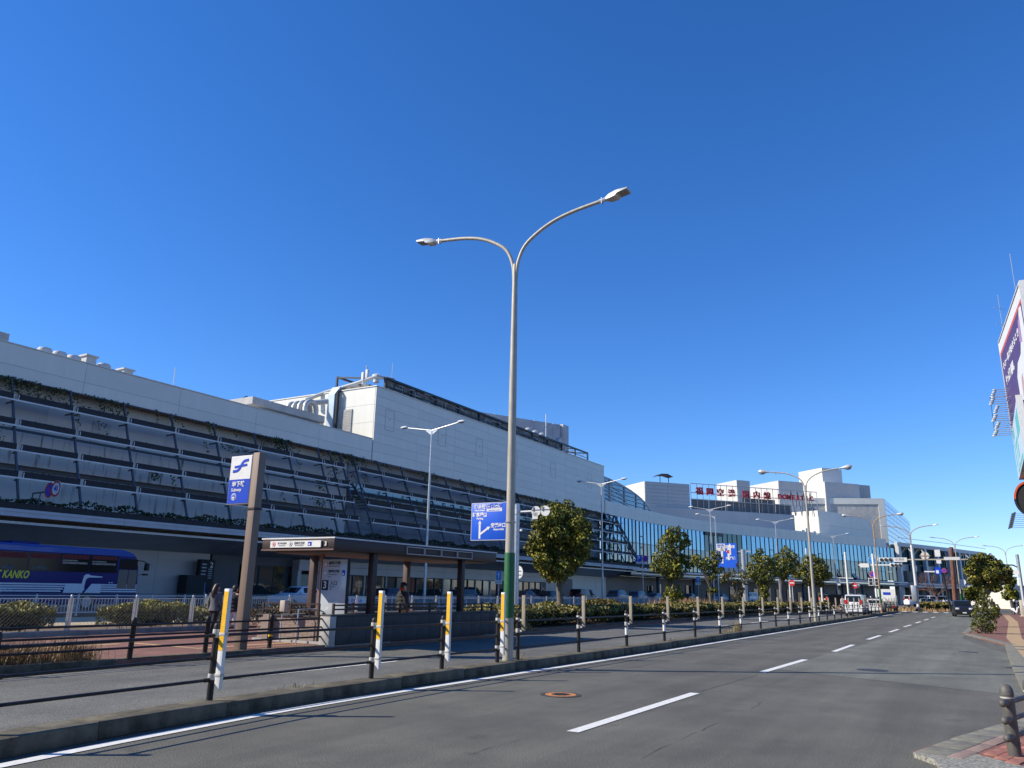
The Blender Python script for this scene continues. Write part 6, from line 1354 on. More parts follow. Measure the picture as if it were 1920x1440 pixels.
# ================================================================== VEHICLES
def paint(name, col, rough=.25): return mat(name, col, max(rough,.3), 0.0, var=.0, spec=.4, clear=.15)
def car(label, loc, rz, kind, pm, cat='car', name='parked_car', tail_on=False, group='cars waiting on the terminal road', plate=True, L=4.4, Wd=1.72, Ht=1.48, ground=.0):
    t = thing(name, label, cat, loc, rz, group); w = Wd/2; h = L/2
    if kind == 'sedan': S = [(-1,.62,.64),(-.975,.70,.72),(-.93,.70,.715),(-.66,.705,.72),(-.40,.68,.97),(-.08,.66,1.0),(.18,.65,.97),(.50,.645,.66),(.86,.58,.595),(.97,.50,.515),(1,.38,.39)]
    elif kind == 'suv': S = [(-1,.55,.57),(-.985,.64,.66),(-.95,.66,.68),(-.80,.665,.95),(-.45,.66,1.0),(0,.655,.995),(.20,.65,.965),(.48,.645,.66),(.86,.58,.595),(.97,.48,.50),(1,.36,.37)]
    elif kind == 'van': S = [(-1,.50,.52),(-.99,.58,.60),(-.975,.60,.62),(-.94,.60,.97),(-.5,.60,1.0),(.30,.59,.99),(.48,.585,.96),(.76,.55,.565),(.92,.50,.515),(.985,.42,.43),(1,.32,.33)]
    mb = MB(); rings = []
    for f, zb_, zr in S:
        x = f*h; tap = 1-.10*max(0, abs(f)-.75)/.25; roof = (zr-zb_) > .1
        wb = w*.97*tap; wr = w*(.74 if kind == 'sedan' else .80 if kind == 'suv' else .86)*tap if roof else wb*.93
        zs = .17*Ht if abs(f) < .95 else .22*Ht
        rings.append([(x,-w*.93*tap,zs),(x,-w*tap,Ht*.36),(x,-wb,zb_*Ht),(x,-wr,zr*Ht),(x,0,zr*Ht*1.006),(x,wr,zr*Ht),(x,wb,zb_*Ht),(x,w*tap,Ht*.36),(x,w*.93*tap,zs)])
    v = [p for r in rings for p in r]; n = 9
    f = [(i*n+j, i*n+(j+1)%n, (i+1)*n+(j+1)%n, (i+1)*n+j) for i in range(len(S)-1) for j in range(n)] + [tuple(range(n)), tuple(range((len(S)-1)*n, len(S)*n))]
    mb.add(v, f); mb.build('body', pm, t, True, 0)
    gl = [i for i, s in enumerate(S) if s[2]-s[1] > .1]; a0, a1 = gl[0], gl[-1]
    def lerp(p, q, k): return tuple(p[i]+(q[i]-p[i])*k for i in range(3))
    for s in (0, 1):
        j0, j1 = (2,3) if s == 0 else (6,5); sg = -1 if s == 0 else 1
        for i in range(a0, a1):
            A_, B_, C_, D2 = rings[i][j0], rings[i+1][j0], rings[i+1][j1], rings[i][j1]
            q = [lerp(A_,D2,.14), lerp(B_,C_,.14), lerp(B_,C_,.86), lerp(A_,D2,.86)]
            m0 = .06 if i > a0 else .0
            q = [lerp(q[0],q[1],m0), lerp(q[0],q[1],.96), lerp(q[3],q[2],.96), lerp(q[3],q[2],m0)]
            mb = MB(); mb.prism([(p[0],p[1]+sg*.012,p[2]) for p in q], (0,-sg*.01,0)); mb.build('side_window', X['car_glass'], t, False)
        for i, k in ((a0-1,0),(a1,1)):            # quarter pieces of the pillars stay paint
            pass
    for i, j, sg in ((a0-1,a0,-1),(a1,a1+1,1)):
        r0, r1 = rings[i], rings[j]; lowr, hir = (r0, r1) if sg < 0 else (r1, r0)
        q = [lerp(lowr[3],hir[3],.12), lerp(lowr[5],hir[5],.12), lerp(lowr[5],hir[5],.90), lerp(lowr[3],hir[3],.90)]
        q = [lerp(q[0],q[1],.05), lerp(q[1],q[0],.05), lerp(q[2],q[3],.05), lerp(q[3],q[2],.05)]
        mb = MB(); mb.prism([(p[0]+sg*.02,p[1],p[2]+.012) for p in q], (-sg*.012,0,-.01)); mb.build('rear_window' if sg < 0 else 'windscreen', X['car_glass'], t, False)
    wr_ = .31 if kind != 'van' else .30
    for x in (-h*.60, h*.62):
        for sg in (-1,1):
            mb = MB(); n2 = 18; prof = [(wr_*.62,0),(wr_*.95,0),(wr_,.04),(wr_,.16),(wr_*.95,.2),(wr_*.5,.2)]
            vs = [(x+r*math.cos(2*math.pi*k/n2), sg*(w-.20+y if True else 0)+sg*.012, wr_+r*math.sin(2*math.pi*k/n2)) for r, y in prof for k in range(n2)]
            mb.add(vs, [(i*n2+k, i*n2+(k+1)%n2, (i+1)*n2+(k+1)%n2, (i+1)*n2+k) for i in range(5) for k in range(n2)]+[tuple(range(n2)), tuple(range(5*n2,6*n2))]); wh = mb.build('wheel', X['tyre'], t)
            mb = MB(); mb.disc((x, sg*(w-.02)+sg*.012, wr_), (0,sg,0), wr_*.6, 14, .012); mb.build('rim', X['rim'], wh)
    zb_ = S[1][1]*Ht; zf_ = S[-3][1]*Ht
    for sg in (-1,1):
        mb = MB(); mb.box(-h-.012,-h*.93,sg*w*.70-.15*w,sg*w*.70+.17*w,zb_-.24 if kind != 'van' else zb_-.05,zb_-.02 if kind != 'van' else zb_+.33); mb.build('tail_light', X['tail_red'], t, True, .01)
        mb = MB(); mb.box(h*.90,h+.008,sg*w*.68-.2*w,sg*w*.68+.18*w,zf_-.20,zf_-.03); mb.build('headlight', X['head_lamp'], t, True, .015)
        mb = MB(); mb.box(h*.36,h*.40,sg*(w+.02)-.02,sg*(w+.02)+.16*sg if sg > 0 else sg*(w+.02)+.02,S[a1][1]*Ht,S[a1][1]*Ht+.14) if sg > 0 else mb.box(h*.36,h*.40,-(w+.18),-(w+.0),S[a1][1]*Ht,S[a1][1]*Ht+.14); mb.build('mirror', pm, t, True, .01)
    mb = MB(); mb.box(-h-.015,-h*.97,-.17,.17,.42,.52); mb.build('number_plate', X['white'], t); mb = MB(); mb.box(h*.97,h+.02,-.17,.17,.36,.46); mb.build('number_plate', X['white'], t)
    mb = MB(); mb.box(-h-.006,-h*.94,-w*.9,w*.9,.22,.36); mb.box(h*.95,h+.006,-w*.88,w*.88,.18,.30); mb.build('bumper_trim', X['dark'], t, True, .02)
    return t
slab('terminal_road', L2([(-30,37.8),(118,37.8),(150,36.5),(175,28),(200,16.5),(206,23.5),(176,37),(150,45),(118,45.4),(-30,45.4)]), .0, .22, X['asphalt'], kind='structure')
BK = paint('paint_black', (.012,.012,.014)); NV = paint('paint_navy', (.012,.02,.06)); WH = paint('paint_white', (.70,.71,.72), .3); SV = paint('paint_silver', (.34,.37,.40), .3); RD = paint('paint_maroon', (.16,.012,.02)); GR = paint('paint_graphite', (.045,.05,.06)); BL = paint('paint_slate', (.07,.10,.15))
def lane(px, D=41.6): p = onD(px, D, 1115); return (p.x,p.y,.23)
car('white sedan facing left behind the railing by the lift lobby', lane(562,41.6), TH+math.pi, 'sedan', WH)
car('navy hatchback seen through the shelter near the orange capped man', lane(742,41.6), TH, 'suv', NV)
car('very dark blue car behind the shelter end column', lane(873,41.6), TH, 'suv', NV)
car('maroon backed car just right of the green sleeve', lane(985,41.6), TH, 'sedan', RD)
car('black hatchback with lit tail lamps left of the tree trunk', lane(1036,41.6), TH, 'suv', BK)
car('black people carrier right of the tree trunk', lane(1094,41.6), TH, 'van', BK, Ht=1.78, L=4.7)
car('pale slate off-roader next to the second silver lamp', lane(1160,41.6), TH, 'suv', BL, Ht=1.75)
car('slate wagon with red tail lamp behind the tall fence boards', lane(1197,41.6), TH, 'suv', BL, Ht=1.68)
car('dark sedan ahead of the slate wagon', lane(1228,41.6), TH, 'sedan', GR)
car('black car in shade behind the tiered tree', lane(1293,41.2), TH, 'sedan', BK)
car('silver car between the small tree and gantry post', lane(1352,39.5), TH, 'sedan', SV)
car('white van with black windows behind the leafy tree', lane(1408,37.5), TH-.2, 'van', WH, Ht=1.9, L=4.6)
p = at(1562,1118,118); car('black van parked beyond the broad evergreen', (p.x,p.y,.1), TH-.5, 'van', BK, Ht=1.9, L=4.7)
p = at(1607,1140,75); car('white van with red tail lamps driving away in the left carriageway', (p.x,p.y,0), TH, 'van', WH, 'van', 'white_van', L=4.4, Wd=1.72, Ht=1.9, group='vehicles on the left carriageway')
p = at(1643,1140,86); car('white hatchback driving away ahead of the white van', (p.x,p.y,0), TH, 'suv', WH, 'car', 'white_car', L=4.0, Wd=1.66, Ht=1.52, group='vehicles on the left carriageway')
p = at(1804,1140,80); car('black compact car with bright headlights coming towards the camera', (p.x,p.y,0), TH+math.pi+.10, 'suv', BK, 'car', 'oncoming_car', L=4.0, Wd=1.68, Ht=1.55, group='oncoming cars')
for px, Y, k, m, lb in ((1722,150,'van',WH,'white van far off on the cross street, leading one'),(1740,150,'suv',SV,'silver car between two white vans on the cross street'),(1760,152,'van',WH,'white van far off on the cross street, last one')):
    p = at(px,1122,Y); car(lb, (p.x,p.y,.05), TH-.9, k, m, L=5.0, Wd=1.9, Ht=2.1 if k == 'van' else 1.6, group='vehicles on the cross street')
# small truck with a white tail board
p = at(1667,1140,97); t = thing('small_truck', 'small truck with white lettered board over its open load bed', 'truck', (p.x,p.y,0), TH, 'vehicles on the left carriageway')
mb = MB(); mb.box(-2.2,2.3,-.85,.85,.45,.75); mb.build('chassis', X['dark'], t); mb = MB(); mb.box(.9,2.3,-.82,.82,.75,1.95); mb.build('cab', WH, t, True, .08)
mb = MB(); mb.box(-2.25,-2.2,-1.0,1.0,1.75,2.65); b = mb.build('tail_board', X['white'], t); mb = MB(); mb.box(-2.27,-2.25,-.5,.3,2.0,2.3); mb.build('print_block', X['sign_blue2'], b)
for y in (-.95,.95): mb = MB(); mb.bar((-2.2,y,.7),(-2.2,y,1.75),.06); mb.bar((-2.2,y,1.75),(.9,y*.8,1.9),.05); mb.build('rack_bar', X['clamp'], t)
mb = MB(); mb.box(-2.1,.8,-.8,.8,.76,1.25); mb.build('load', X['truss'], t, True, .05)
for sg in (-1,1):
    mb = MB(); mb.box(-2.26,-2.2,sg*.7-.13,sg*.7+.13,.55,.72); mb.build('tail_light', X['tail_red'], t)
    for x in (-1.4,1.6): mb = MB(); mb.disc((x,sg*.62,.32), (0,sg,0), .32, 18, .2); wh = mb.build('wheel', X['tyre'], t); mb = MB(); mb.disc((x,sg*.82,.32), (0,sg,0), .18, 12, .01); mb.build('rim', X['rim'], wh)
# coach
bu = UD(onD(262, 41.0, 1075))[0]; Bs = thing('coach', 'dark blue coach with white bird emblem waiting at the terminal', 'bus', W(bu,41.0,.22), TH)
cb = mat('coach_blue', (.005,.012,.13), .35, var=0, spec=.25); cr = paint('coach_roof_blue', (.005,.075,.36), .25); sil = mat('coach_silver', (.66,.69,.72), .55, 0, var=.03)
mb = MB(); prof = [(-12,.35),(-.25,.35),(-.02,.7),(0,1.3),(-.10,2.4),(-.30,2.95),(-.75,3.2),(-12,3.3)]
mb.prism([(x,0.03,z) for x, z in prof], (0,2.44,0)); mb.build('body', cb, Bs, True, .06)
mb = MB(); mb.prism([(x,.10,z) for x, z in ((-12,3.08),(-.42,2.99),(-.70,3.20),(-1.2,3.29),(-12,3.36))], (0,2.3,0)); mb.build('roof', cr, Bs, True, .05)
mb = MB(); mb.prism([(x,.02,z) for x, z in ((-12,3.02),(-.36,2.93),(-.52,3.1),(-1.0,3.2),(-12,3.25))], (0,.02,0)); mb.build('roof_stripe', cr, Bs)
mb = MB(); mb.box(-6.9,-5.5,.6,1.9,3.3,3.47); mb.build('air_unit', cb, Bs, True, .04)
cgl = glass('coach_glass', (.012,.014,.016), .12, .22)
cur = mat('curtain_red', (.14,.02,.018), .8, var=.4, scale=3, stretch=(4,4,.7)); fr = mat('curtain_trim', (.30,.25,.20), .8, var=.4, scale=6)
for k in range(7):
    x1 = -1.42-k*1.62; x0 = x1-1.58
    mb = MB(); mb.box(x0,x1,.012,.03,2.02,2.92); g = mb.build('window_pane', cgl, Bs)
    mb = MB(); mb.box(x0+.06,x1-.06,.004,.011,2.70-.03*k,2.89); mb.build('curtain', cur, g)
    if k in (0,1): mb = MB(); mb.box(x0+.1,x1-.12,.004,.011,2.42,2.52); mb.box(x0+.1,x0+.9,.004,.011,2.56,2.62); mb.build('curtain', fr, g)
    if k in (2,3,4):
        mb = MB(); mb.ell((x0+.7,.008,2.18), (.16,.004,.15), 10, 6); mb.box(x0+.2,x0+1.0,.004,.010,2.1,2.22); mb.build('seat_back', mat('seat_dim', (.10,.10,.09), .8, var=.5, scale=5), g)
for x0, x1 in ((-1.28,-.72),(-.68,-.16)): mb = MB(); mb.box(x0,x1,.012,.03,1.20,2.20); mb.build('door_glass', X['glass_grey'], Bs)
mb = MB(); mb.box(-1.28,-.20,.014,.03,2.24,2.80); mb.build('front_glass', X['car_glass'], Bs)
mb = MB(); mb.prism([(-.02,.1,.95),(.02,.1,1.3),(-.08,.1,2.38),(-.14,.1,2.38)], (0,2.3,0)); mb.build('windscreen', X['car_glass'], Bs)
def flat(mb, pts, y=.016, th=.008): mb.prism([(x,y,z) for x, z in pts], (0,th,0))
mb = MB()
for k, (xa, xb) in enumerate(((-7.7,-4.05),(-7.9,-4.15),(-8.1,-4.25),(-8.3,-4.35))): z = 1.34-k*.115; flat(mb, [(xa,z),(xb,z),(xb-.05,z+.075),(xa+.1,z+.075)])
for k, (xa, xb) in enumerate(((-2.4,0),(-2.5,-.02),(-2.6,-.04),(-2.7,-.06))): z = 1.34-k*.115; flat(mb, [(xa,z),(-.05,z),(-.05,z+.075),(xa+.1,z+.075)])
flat(mb, [(-4.25,.95),(-3.25,.95),(-3.1,1.15),(-3.3,1.42),(-4.15,1.42)], .012); flat(mb, [(-3.1,.95),(-2.2,.95),(-2.2,1.42),(-2.75,1.42)], .012)
mb.build('bird_wing', sil, Bs)
mb = MB(); flat(mb, [(-3.42,.95),(-3.22,.95),(-3.14,1.3),(-3.12,1.58),(-3.06,1.70),(-2.92,1.75),(-2.2,1.76),(-2.2,1.81),(-2.85,1.85),(-3.0,1.91),(-3.14,1.91),(-3.24,1.83),(-3.28,1.6),(-3.32,1.3)], .008); mb.build('bird_emblem', sil, Bs)
mb = MB()
for x in (-1.75,-1.6): mb.disc((x,.012,1.50), (0,-1,0), .04, 12, .006)
mb.build('emblem_dot', sil, Bs)
yel = mat('coach_yellow', (.85,.74,.03), .5, var=.03)
letters('lettering', 'T KANKO', .52, yel, Bs, (UD(onD(54,41.0,1085))[0]-bu,.018,1.80), (1,0,0), (0,-1,0), .004, .012, squeeze=.68, shear=.22, align='RIGHT')
letters('lettering', '観光バス', .24, sil, Bs, (UD(onD(24,41.0,1100))[0]-bu,.018,1.06), (1,0,0), (0,-1,0), .004, .002, align='RIGHT')
for x in (-2.9,-8.8):
    mb = MB(); mb.disc((x,.02,.48), (0,-1,0), .48, 24, .02); wh = mb.build('wheel', X['tyre'], Bs); mb = MB(); mb.disc((x,-.002,.48), (0,-1,0), .28, 18, .012); mb.build('rim', X['rim'], wh)
mb = MB(); mb.tube([(-.15,.3,2.75),(.2,.1,2.72),(.35,-.05,2.6)], .03, 6); mb.box(.25,.42,-.2,.05,2.2,2.6); mb.build('mirror', X['dark'], Bs, True, .02); mb = MB(); mb.tube([(-.1,.3,1.9),(.35,.2,2.0)], .015, 5); mb.box(.3,.6,.1,.2,1.93,2.03); mb.build('mirror', X['dark'], Bs)
# motorcycles and riders stand at the far right
def scooter(label, loc, rz, pm):
    t = thing('motorcycle', label, 'motorcycle', loc, rz, 'motorcycles by the right pavement')
    for x in (-.62,.66):
        mb = MB(); n2 = 16; mb.tube([(x+.24*math.cos(2*math.pi*k/n2),0,.29+.24*math.sin(2*math.pi*k/n2)) for k in range(n2+1)], .05, 8, False); wh = mb.build('wheel', X['tyre'], t); mb = MB(); mb.disc((x,-.02,.29), (0,1,0), .16, 12, .04); mb.build('rim', X['rim'], wh)
    mb = MB(); mb.prism([(-.85,-.16,.62),(-.3,-.18,.45),(.15,-.18,.28),(.4,-.18,.32),(.52,-.16,.85),(.42,-.16,.95),(.2,-.16,.5),(-.1,-.16,.55),(-.2,-.16,.78),(-.8,-.16,.84)], (0,.32,0)); mb.build('body', pm, t, True, .04)
    mb = MB(); mb.box(-.75,-.1,-.14,.14,.80,.90); mb.build('seat', X['dark'], t, True, .04); mb = MB(); mb.tube([(.5,-.32,1.02),(.45,0,1.05),(.5,.32,1.02)], .02, 6); mb.tube([(.45,0,1.05),(.66,0,.35)], .04, 8); mb.build('handlebar', X['dark'], t)
    mb = MB(); mb.ell((.58,0,.88), (.06,.09,.09)); mb.build('headlight', X['head_lamp'], t); mb = MB(); mb.ell((-.87,0,.72), (.03,.08,.05)); mb.build('tail_light', X['tail_red'], t); return t
p = at(1905,1140,92); scooter('white scooter with a rider at the right edge', (p.x,p.y,.0), TH+math.pi+.5, WH)
p = at(1914,1138,95); scooter('white scooter parked behind the ridden one', (p.x,p.y,.0), TH+math.pi+.9, WH)
p = at(1868,1140,90); scooter('dark motorcycle half hidden behind the pavement shrub', (p.x,p.y,.0), TH+.3, BK)
# ================================================================== PEOPLE
def person(label, loc, face, h, top, legs, shoe, hair, hem=.45, stride=.0, armsw=.0, long_hair=False, hood=None, puffy=False, cap=None, skinm=None, arm_out=0.0):
    """local x is the way the person faces; h metres tall"""
    t = thing('person', label, 'person', loc, face); sk = skinm or X['skin']
    J = {'pelvis':((0,0,.52),.075),'belly':((.005,0,.60),.07),'chest':((0,0,.72),.082),'neck':((-.005,0,.845),.034),'jaw':((.012,0,.882),.046),'head':((.008,0,.928),.060),'crown':((0,0,.972),.042),'nose':((.066,0,.915),.010)}
    E_ = [('pelvis','belly'),('belly','chest'),('chest','neck'),('neck','jaw'),('jaw','head'),('head','crown'),('head','nose')]
    for s, n in ((1,'l'),(-1,'r')):
        st = stride*s; sw = -armsw*s
        J['sh'+n] = ((-.005,s*.098,.80),.042); J['el'+n] = ((-.02+sw*.45,s*(.13+arm_out*.5),.64),.031); J['wr'+n] = ((.025+sw,s*(.135+arm_out),.505),.021); J['pa'+n] = ((.035+sw,s*(.137+arm_out),.462),.020)
        J['hi'+n] = ((.0,s*.05,.50),.060); J['kn'+n] = ((.018+st*.55,s*.052,.285),.041); J['an'+n] = ((st-.012 if st < 0 else st*.95,s*.05,.048+(.02 if st < -.05 else 0)),.027); J['to'+n] = ((st+.075,s*.056,.022),.022)
        J['ear'+n] = ((.0,s*.062,.918),.010)
        E_ += [('chest','sh'+n),('sh'+n,'el'+n),('el'+n,'wr'+n),('wr'+n,'pa'+n),('pelvis','hi'+n),('hi'+n,'kn'+n),('kn'+n,'an'+n),('an'+n,'to'+n),('head','ear'+n)]
    names = list(J); me = bpy.data.meshes.new('body'); me.from_pydata([tuple(c*h for c in J[n][0]) for n in names], [(names.index(a), names.index(b)) for a, b in E_], [])
    o = bpy.data.objects.new('body', me); COL.objects.link(o); m1 = o.modifiers.new('skin','SKIN'); m1.use_smooth_shade = True; m2 = o.modifiers.new('sub','SUBSURF'); m2.levels = 1; m2.render_levels = 1
    sv = me.skin_vertices[0].data
    for i, n in enumerate(names):
        r = J[n][1]*h; sv[i].radius = (r*(1.25 if n in ('pelvis','belly','chest') else 1), r); sv[i].use_root = (n == 'pelvis')
    dg = bpy.context.evaluated_depsgraph_get(); dg.update(); bme = bpy.data.meshes.new_from_object(o.evaluated_get(dg), depsgraph=dg); bpy.data.objects.remove(o)
    bme.materials.clear(); bme.materials.append(sk); bm = bmesh.new(); bm.from_mesh(bme)
    fm = MB()                                     # fingers, rooted in the palm
    for s, n in ((1,'l'),(-1,'r')):
        c = Vector(J['pa'+n][0])*h
        for k, (dx, ln) in enumerate(((-.014,.030),(-.005,.037),(.005,.040),(.014,.036))):
            a = c+Vector((dx*h,0,-.008*h)); fm.tube([a, a+Vector((.002*h,-s*.003*h,-ln*.55*h)), a+Vector((.006*h,-s*.010*h,-ln*h))], [.0052*h,.0048*h,.0036*h], 6)
        a = c+Vector((.014*h,0,.010*h)); fm.tube([a, a+Vector((.014*h,-s*.004*h,-.016*h)), a+Vector((.016*h,-s*.008*h,-.030*h))], [.006*h,.0052*h,.004*h], 6)
    for s in (1,-1): fm.ell((.060*h,s*.022*h,.928*h), (.006*h,.009*h,.006*h), 8, 6)
    fme = fm.mesh('fingers', sk); bm.from_mesh(fme); bm.to_mesh(bme); bm.free(); bpy.data.meshes.remove(fme)
    bme.polygons.foreach_set('use_smooth', [True]*len(bme.polygons)); link('body', bme, t)
    V = lambda n: Vector(J[n][0])*h
    def rings(L, n=18):
        mb = MB(); vs = [(cx*h+rx*h*math.cos(2*math.pi*j/n), ry*h*math.sin(2*math.pi*j/n), z*h) for z, rx, ry, cx in L for j in range(n)]
        mb.add(vs, [(i*n+j,i*n+(j+1)%n,(i+1)*n+(j+1)%n,(i+1)*n+j) for i in range(len(L)-1) for j in range(n)]); return mb
    p = .014 if puffy else 0
    L = [(hem,.088+p+.012,.118+p+.012,0),(hem+.01,.092+p+.014,.122+p+.014,0),((hem+.62)/2,.086+p,.116+p,0),(.62,.080+p,.108+p,0),(.70,.090+p,.118+p,0),(.765,.088+p,.124+p,0),(.805,.066,.112,0),(.828,.046,.07,0),(.848,.040,.043,0)]
    if puffy:
        L2_ = []
        for i in range(len(L)-1):
            a, b = L[i], L[i+1]
            for k in range(3): f = k/3; bul = .010 if k else -.004; L2_.append(tuple(a[q]+(b[q]-a[q])*f+(bul if q in (1,2) else 0) for q in range(4)))
        L = L2_+[L[-1]]
    mb = rings(L)
    for n in 'lr': mb.tube([V('sh'+n)+Vector((0,0,.005*h)), V('sh'+n).lerp(V('el'+n),.5), V('el'+n), V('el'+n).lerp(V('wr'+n),.6), V('wr'+n)+Vector((0,0,-.004*h))], [(.047+p*.6)*h,(.045+p)*h,(.040+p*.8)*h,(.036+p*.5)*h,.031*h], 10)
    mb.build('jacket', top, t)
    mb = MB()
    for n in 'lr': mb.tube([V('hi'+n)+Vector((0,0,.06*h)), V('hi'+n), V('hi'+n).lerp(V('kn'+n),.5), V('kn'+n), V('kn'+n).lerp(V('an'+n),.5), V('an'+n)+Vector((0,0,-.002*h))], [.066*h,.068*h,.058*h,.048*h,.044*h,.038*h], 12)
    mb.ell((0,0,.525*h), (.075*h,.112*h,.06*h), 14, 8); mb.build('trousers', legs, t)
    for n in 'lr':
        a = V('an'+n); b = V('to'+n); mb = MB(); mb.tube([a+Vector((-.028*h,0,-.022*h)), a+Vector((.0,0,-.014*h)), b+Vector((-.02*h,0,.004*h)), b+Vector((.022*h,0,-.004*h))], [.022*h,.031*h,.026*h,.014*h], 10); mb.build('shoe', shoe, t)
    hc = V('head'); mb = MB(); mb.ell((hc.x-.010*h,0,hc.z+.016*h), (.062*h,.062*h,.062*h), 14, 10); mb.ell((hc.x-.026*h,0,hc.z-.01*h), (.046*h,.058*h,.06*h), 12, 8)
    if long_hair: mb.tube([(hc.x-.02*h,0,hc.z+.03*h),(hc.x-.052*h,0,hc.z-.05*h),(hc.x-.075*h,0,hc.z-.13*h),(hc.x-.088*h,.01*h,hc.z-.20*h)], [.05*h,.062*h,.058*h,.028*h], 12)
    mb.build('hair', hair, t)
    if hood: mb = MB(); mb.ell((hc.x-.045*h,0,hc.z-.062*h), (.035*h,.066*h,.045*h), 12, 8); mb.build('hood', hood, t)
    if cap: mb = MB(); mb.ell((hc.x,0,hc.z+.022*h), (.066*h,.066*h,.05*h), 14, 8); mb.box(hc.x+.03*h,hc.x+.105*h,-.04*h,.04*h,hc.z+.016*h,hc.z+.024*h); mb.build('cap', cap, t)
    return t, J
cl = lambda n, c, r=.9: mat(n, c, r, var=.15, scale=14)
navyc = cl('cloth_black', (.016,.016,.019)); greyc = cl('cloth_grey', (.105,.11,.12)); plum = cl('cloth_plum', (.022,.018,.026)); whitec = cl('cloth_white', (.62,.62,.63)); darkc = cl('cloth_dark', (.03,.032,.036)); orange = cl('cloth_orange', (.62,.075,.02)); khaki = cl('cloth_ochre', (.40,.25,.07)); creamc = cl('cloth_cream', (.55,.45,.40)); sh_b = cl('shoe_black', (.015,.015,.015)); sh_w = cl('shoe_white', (.6,.6,.6)); brownhair = cl('hair_brown', (.035,.018,.010), .5)
away = TH+.12
g1 = gz(397,1190,.13); p1, _ = person('woman in grey coat with long brown hair walking away, left of the sign post', (g1.x,g1.y,.13), away, 1.64, greyc, navyc, sh_b, brownhair, hem=.46, stride=.10, armsw=.04, long_hair=True)
g2 = gz(432,1194,.13); p2, _ = person('person in dark puffer jacket and white trousers beside the brown sign post', (g2.x,g2.y,.13), away, 1.60, plum, whitec, sh_w, X['hair'], hem=.48, stride=-.10, armsw=.03, puffy=True)
# tote bag hanging between them
hv = Vector((math.cos(away), math.sin(away), 0)); sv_ = Vector((-hv.y, hv.x, 0)); hb = Vector((g2.x,g2.y,.13)) + sv_*(.137*1.60) + hv*.03
t = thing('tote_bag', 'cream tote bag hanging from the hand of the person in white trousers', 'bag', (hb.x,hb.y,.13+.30), away)
mb = MB(); mb.hexa([(-.16,-.04,0),(.16,-.04,0),(.16,.04,0),(-.16,.04,0),(-.17,-.03,.30),(.17,-.03,.30),(.17,.03,.30),(-.17,.03,.30)]); mb.build('bag', cl('canvas_cream', (.55,.48,.33)), t, True, .015)
mb = MB()
for y in (-.03,.03): mb.tube([(-.1,y,.29),(-.04,y*.4,.41),(.04,y*.4,.41),(.1,y,.29)], .012, 6)
mb.build('handle', cl('canvas_cream', (.50,.43,.30)), t)
p = W(22.4,17.4,.2); person('man in dark jacket with orange hood under the shelter roof', (p.x,p.y,.20), TH-.5, 1.74, darkc, khaki, sh_b, X['hair'], hem=.47, stride=.07, armsw=.05, hood=orange, cap=navyc, puffy=True, arm_out=.03)
mb = MB()
p = W(bu+.75,43.6,.4); person('person in black wearing a white face mask just ahead of the coach', (p.x,p.y,.22), TH-1.6, 1.66, navyc, navyc, sh_b, X['hair'], hem=.46)
p = at(1771,1140,122); person('pedestrian in pale jacket and black trousers crossing at the far junction', (p.x,p.y,.0), TH+2.2, 1.68, creamc, navyc, sh_w, X['hair'], hem=.50, stride=.13, armsw=.07, arm_out=.06)
p = at(1634,1128,96); person('person with white cap in dark top behind the white cars', (p.x,p.y,.1), TH+1.8, 1.7, plum, whitec, sh_w, X['hair'], hem=.5, cap=whitec)
p = at(1580,1122,92); person('person in white jacket bending by the white pole', (p.x,p.y,.1), TH+.4, 1.66, whitec, darkc, sh_b, X['hair'], hem=.46, stride=.08)
p = at(1862,1140,86); person('person in dark jacket and pale trousers behind the right pavement shrub', (p.x,p.y,.1), TH+2.6, 1.7, navyc, cl('cloth_pale', (.32,.34,.38)), sh_b, X['hair'], hem=.5, stride=.12)
# scooter rider, seated
p = at(1905,1140,92); rdir = TH+math.pi+.5
t = thing('rider', 'rider in black with white helmet sitting on the white scooter', 'person', (p.x,p.y,0), rdir)
h = 1.0
J = [((-.35,0,.88),.13),((-.30,0,1.12),.12),((-.24,0,1.32),.13),((-.20,0,1.46),.055),((-.17,0,1.56),.09),((-.16,0,1.64),.08)]
for s in (1,-1): J += [((-.22,s*.18,1.38),.065),((.02,s*.27,1.18),.05),((.34,s*.30,1.07),.035),((-.30,s*.10,.86),.10),((.08,s*.15,.84),.075),((.12,s*.14,.42),.05),((.25,s*.14,.36),.035)]
E_ = [(0,1),(1,2),(2,3),(3,4),(4,5)]
for b in (6,13): E_ += [(2,b),(b,b+1),(b+1,b+2),(0,b+3),(b+3,b+4),(b+4,b+5),(b+5,b+6)]
me = bpy.data.meshes.new('body'); me.from_pydata([j[0] for j in J], E_, []); o = bpy.data.objects.new('body', me); COL.objects.link(o); o.modifiers.new('s','SKIN'); o.modifiers.new('d','SUBSURF').levels = 1
for i, j in enumerate(J): me.skin_vertices[0].data[i].radius = (j[1],j[1]); me.skin_vertices[0].data[i].use_root = i == 0
dg = bpy.context.evaluated_depsgraph_get(); dg.update(); bme = bpy.data.meshes.new_from_object(o.evaluated_get(dg), depsgraph=dg); bpy.data.objects.remove(o); bme.materials.clear(); bme.materials.append(navyc); bme.polygons.foreach_set('use_smooth', [True]*len(bme.polygons)); link('body', bme, t)
mb = MB(); mb.ell((-.16,0,1.62), (.15,.13,.15), 14, 10); mb.build('helmet', X['white'], t); mb = MB(); mb.ell((-.08,0,1.60), (.08,.10,.07), 12, 8); mb.build('visor', X['car_glass'], t)
mb = MB(); 
for s in (1,-1): mb.tube([(.12,s*.14,.5),(.1,s*.14,.34),(.25,s*.14,.32)], [.06,.06,.04], 8)
mb.build('boots', sh_w, t)
